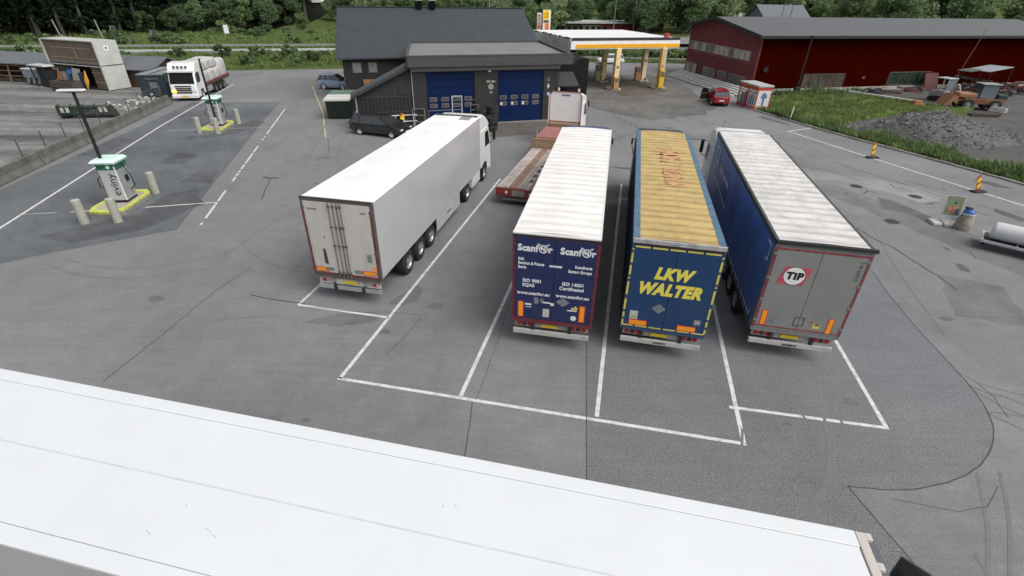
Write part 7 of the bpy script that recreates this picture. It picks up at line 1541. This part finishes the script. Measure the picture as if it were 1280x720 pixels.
def house(label, x, y, z, rz, w_, d_, eave, ridge, wall, roof_, wins):
    h_ = thing('house', label, 'house', (x, y, z), rz)
    MB().prism([(-d_ / 2, -3), (d_ / 2, -3), (d_ / 2, eave), (0, ridge), (-d_ / 2, eave)], 'x', -w_ / 2, w_ / 2).build('wall', wall, h_)
    for s_ in (-1, 1): MB().prism([(s_ * (d_ / 2 + .5), eave - .2), (0, ridge + .02), (0, ridge + .2), (s_ * (d_ / 2 + .5), eave)], 'x', -w_ / 2 - .5, w_ / 2 + .5).build('roof', roof_, h_)
    for (a, b, c, d) in wins: f = B(a, b, -d_ / 2 - .06, -d_ / 2 - .001, c, d).build('window', white, h_); B(a + .1, b - .1, -d_ / 2 - .08, -d_ / 2 - .061, c + .1, d - .1).build('pane', glass, h_)
    return h_
hr_ = M('far_roof_grey', (.15, .14, .135), .7, var=.1); 
house('brown house with a grey roof among the trees behind the canopy', 37, 192, 2.5, R(25), 9, 9, 4.5, 7.5, M('far_brown', (.13, .1, .08), .8), hr_, [(-3, -1.6, 2, 3.4), (1, 2.4, 2, 3.4)])
house('low wing with a flat grey roof right of the brown house', 46, 191, 2.0, R(8), 10, 6, 2.6, 3.4, M('far_tan', (0, 0, 0)), hr_, [(-3, -1.8, .8, 2), (1, 2.2, .8, 2)])
house('blue grey house behind the ridge of the red building', 69.5, 152, 1.2, R(6), 12, 9, 4.4, 7.0, M('far_blue_grey', (.17, .21, .24), .6, var=.08), M('far_roof_blue', (.12, .135, .15), .6), [(-3.5, -2.3, 1.6, 3), (2.5, 4.5, 1.2, 2.2)])
house('small grey outbuilding left of the far meadow', 55, 168, 1.8, R(10), 6, 5, 2.6, 3.2, M('far_grey', (.2, .2, .19), .7), M('far_dark_wall', (0, 0, 0)), [(-1, 0, .8, 2)])
MB().sheet([(52, 156), (70, 156), (76, 172), (54, 172)], 0).build('far_meadow', leafmat('far_grass', (.09, .13, .03), (.15, .19, .05), .8, 0), kind='structure').location = (0, 0, 4.0)
for k, x in enumerate((60.5, 63.8, 67)):
    o = thing('far_tank', 'small pale upright block on the far meadow, %s' % ['left of three', 'middle of three', 'right of three'][k], 'block', (x, 171, 4.0)); MB().prism([(-.6, 0), (.6, 0), (.5, 1.9), (-.5, 1.9)], 'y', -.4, .4).build('body', M('far_white', (.55, .55, .52), .6), o); B(-.62, .62, -.45, .45, 1.9, 2.05).build('cap', M('far_grey', (0, 0, 0)), o)
for k, (x, w_) in enumerate(((62.5, 1.6), (64.8, 1.5))):
    o = tag(MB().loft([[(x_, y_, z_) for x_, y_ in ((-w_ / 2, -.8), (w_ / 2, -.8), (w_ / 2, .8), (-w_ / 2, .8))] for z_ in (0, .7)]).build('hay_bale', M('far_white', (0, 0, 0)), bevel=.25), ['white wrapped bale behind the red ridge, left one', 'white wrapped bale behind the red ridge, right one'][k], 'bale', 'white bales'); o.location = (x, 149, 5.2 if False else 4.6)
tent = tag(MB().prism([(-2.4, 0), (2.4, 0), (1.2, 1.3), (-1.4, 2.2)], 'y', -1.2, 1.2).build('white_tent', white), 'small white tent shape on the meadow beside the lone tree', 'tent'); tent.location = (-62.0, 177.0, float(hgt(-62, 177)) + .3)
# light grey lot with parked things beyond the canopy
MB().sheet([(30, 112), (52, 116), (56, 136), (30, 130)], 0).build('far_parking', asphalt('far_asphalt', (.19, .19, .19), .1, .1), kind='structure').location = (0, 0, 1.6)
# poles
def pole(label, x, y, top, r=.11, cross=True, lean=0, z=None):
    z0 = float(hgt(x, y)) if z is None else z; o = thing('utility_pole', label, 'pole', (x, y, z0)); MB().cyl((0, 0, -.3), (lean, 0, top - z0), r, r * .7, 8).build('pole', M('pole_grey', (.26, .25, .23), .8, var=.15), o)
    if cross: B(lean - .9, lean + .9, -.06, .06, top - z0 - .5, top - z0 - .38).build('crossarm', M('pole_brown', (.1, .08, .06), .8), o)
pole('thin pole rising among the trees behind the barn, left of the chimneys', -18.3, 121, 9.2, .1, False); pole('thin pole rising behind the right half of the barn ridge', -5.9, 121, 9.4, .1, False)
pole('tall thin pole standing before the red warehouse, left one', 25.0, 145, 10.6); pole('tall thin pole standing before the red warehouse, right one', 30.6, 147, 10.6)
for k, (x, y, tp_, ln_) in enumerate(((-83.3, 101, 4.6, -.6), (-76.8, 102.5, 4.6, -.5))): pole(['leaning pale pole at the forest edge above the stacked containers, left one', 'leaning pale pole at the forest edge above the stacked containers, right one'][k], x, y, tp_, .14, False, ln_)
for k, (x, y, w_, lab, ex_) in enumerate(((-75.5, 104, .9, 'dark backed road sign on a pale post at the left of the road', 1), (-63.8, 97.4, .8, 'second dark backed road sign at the left of the road', 1), (-58.5, 112, 1.0, 'small white road sign below the forest', 0))):
    z0 = float(hgt(x, y)); o = thing('road_sign', lab, 'sign', (x, y, z0), R(20)); MB().cyl((-.4, 0, -.2), (-.4, 0, 2.4), .06, n=8).build('post', galv, o)
    B(-.35, .45, -.04, .0, .9, 2.4).build('sign_plate', M('sign_back_dark', (.05, .06, .06), .5) if ex_ else white, o); B(-.36, .46, .001, .03, .88, 2.42).build('sign_frame', galv, o)
x_ = thing('mast', 'slim dark mast behind the bales at the right', 'pole', (68.0, 146, 3)); MB().cyl((0, 0, 0), (0, 0, 7.5), .1, .06, 8).build('pole', M('pole_brown', (.1, .08, .06)), x_); MB().cyl((2.2, 0, 0), (2.2, 0, 7.2), .1, .06, 8).build('pole', M('pole_brown', (0, 0, 0)), x_)
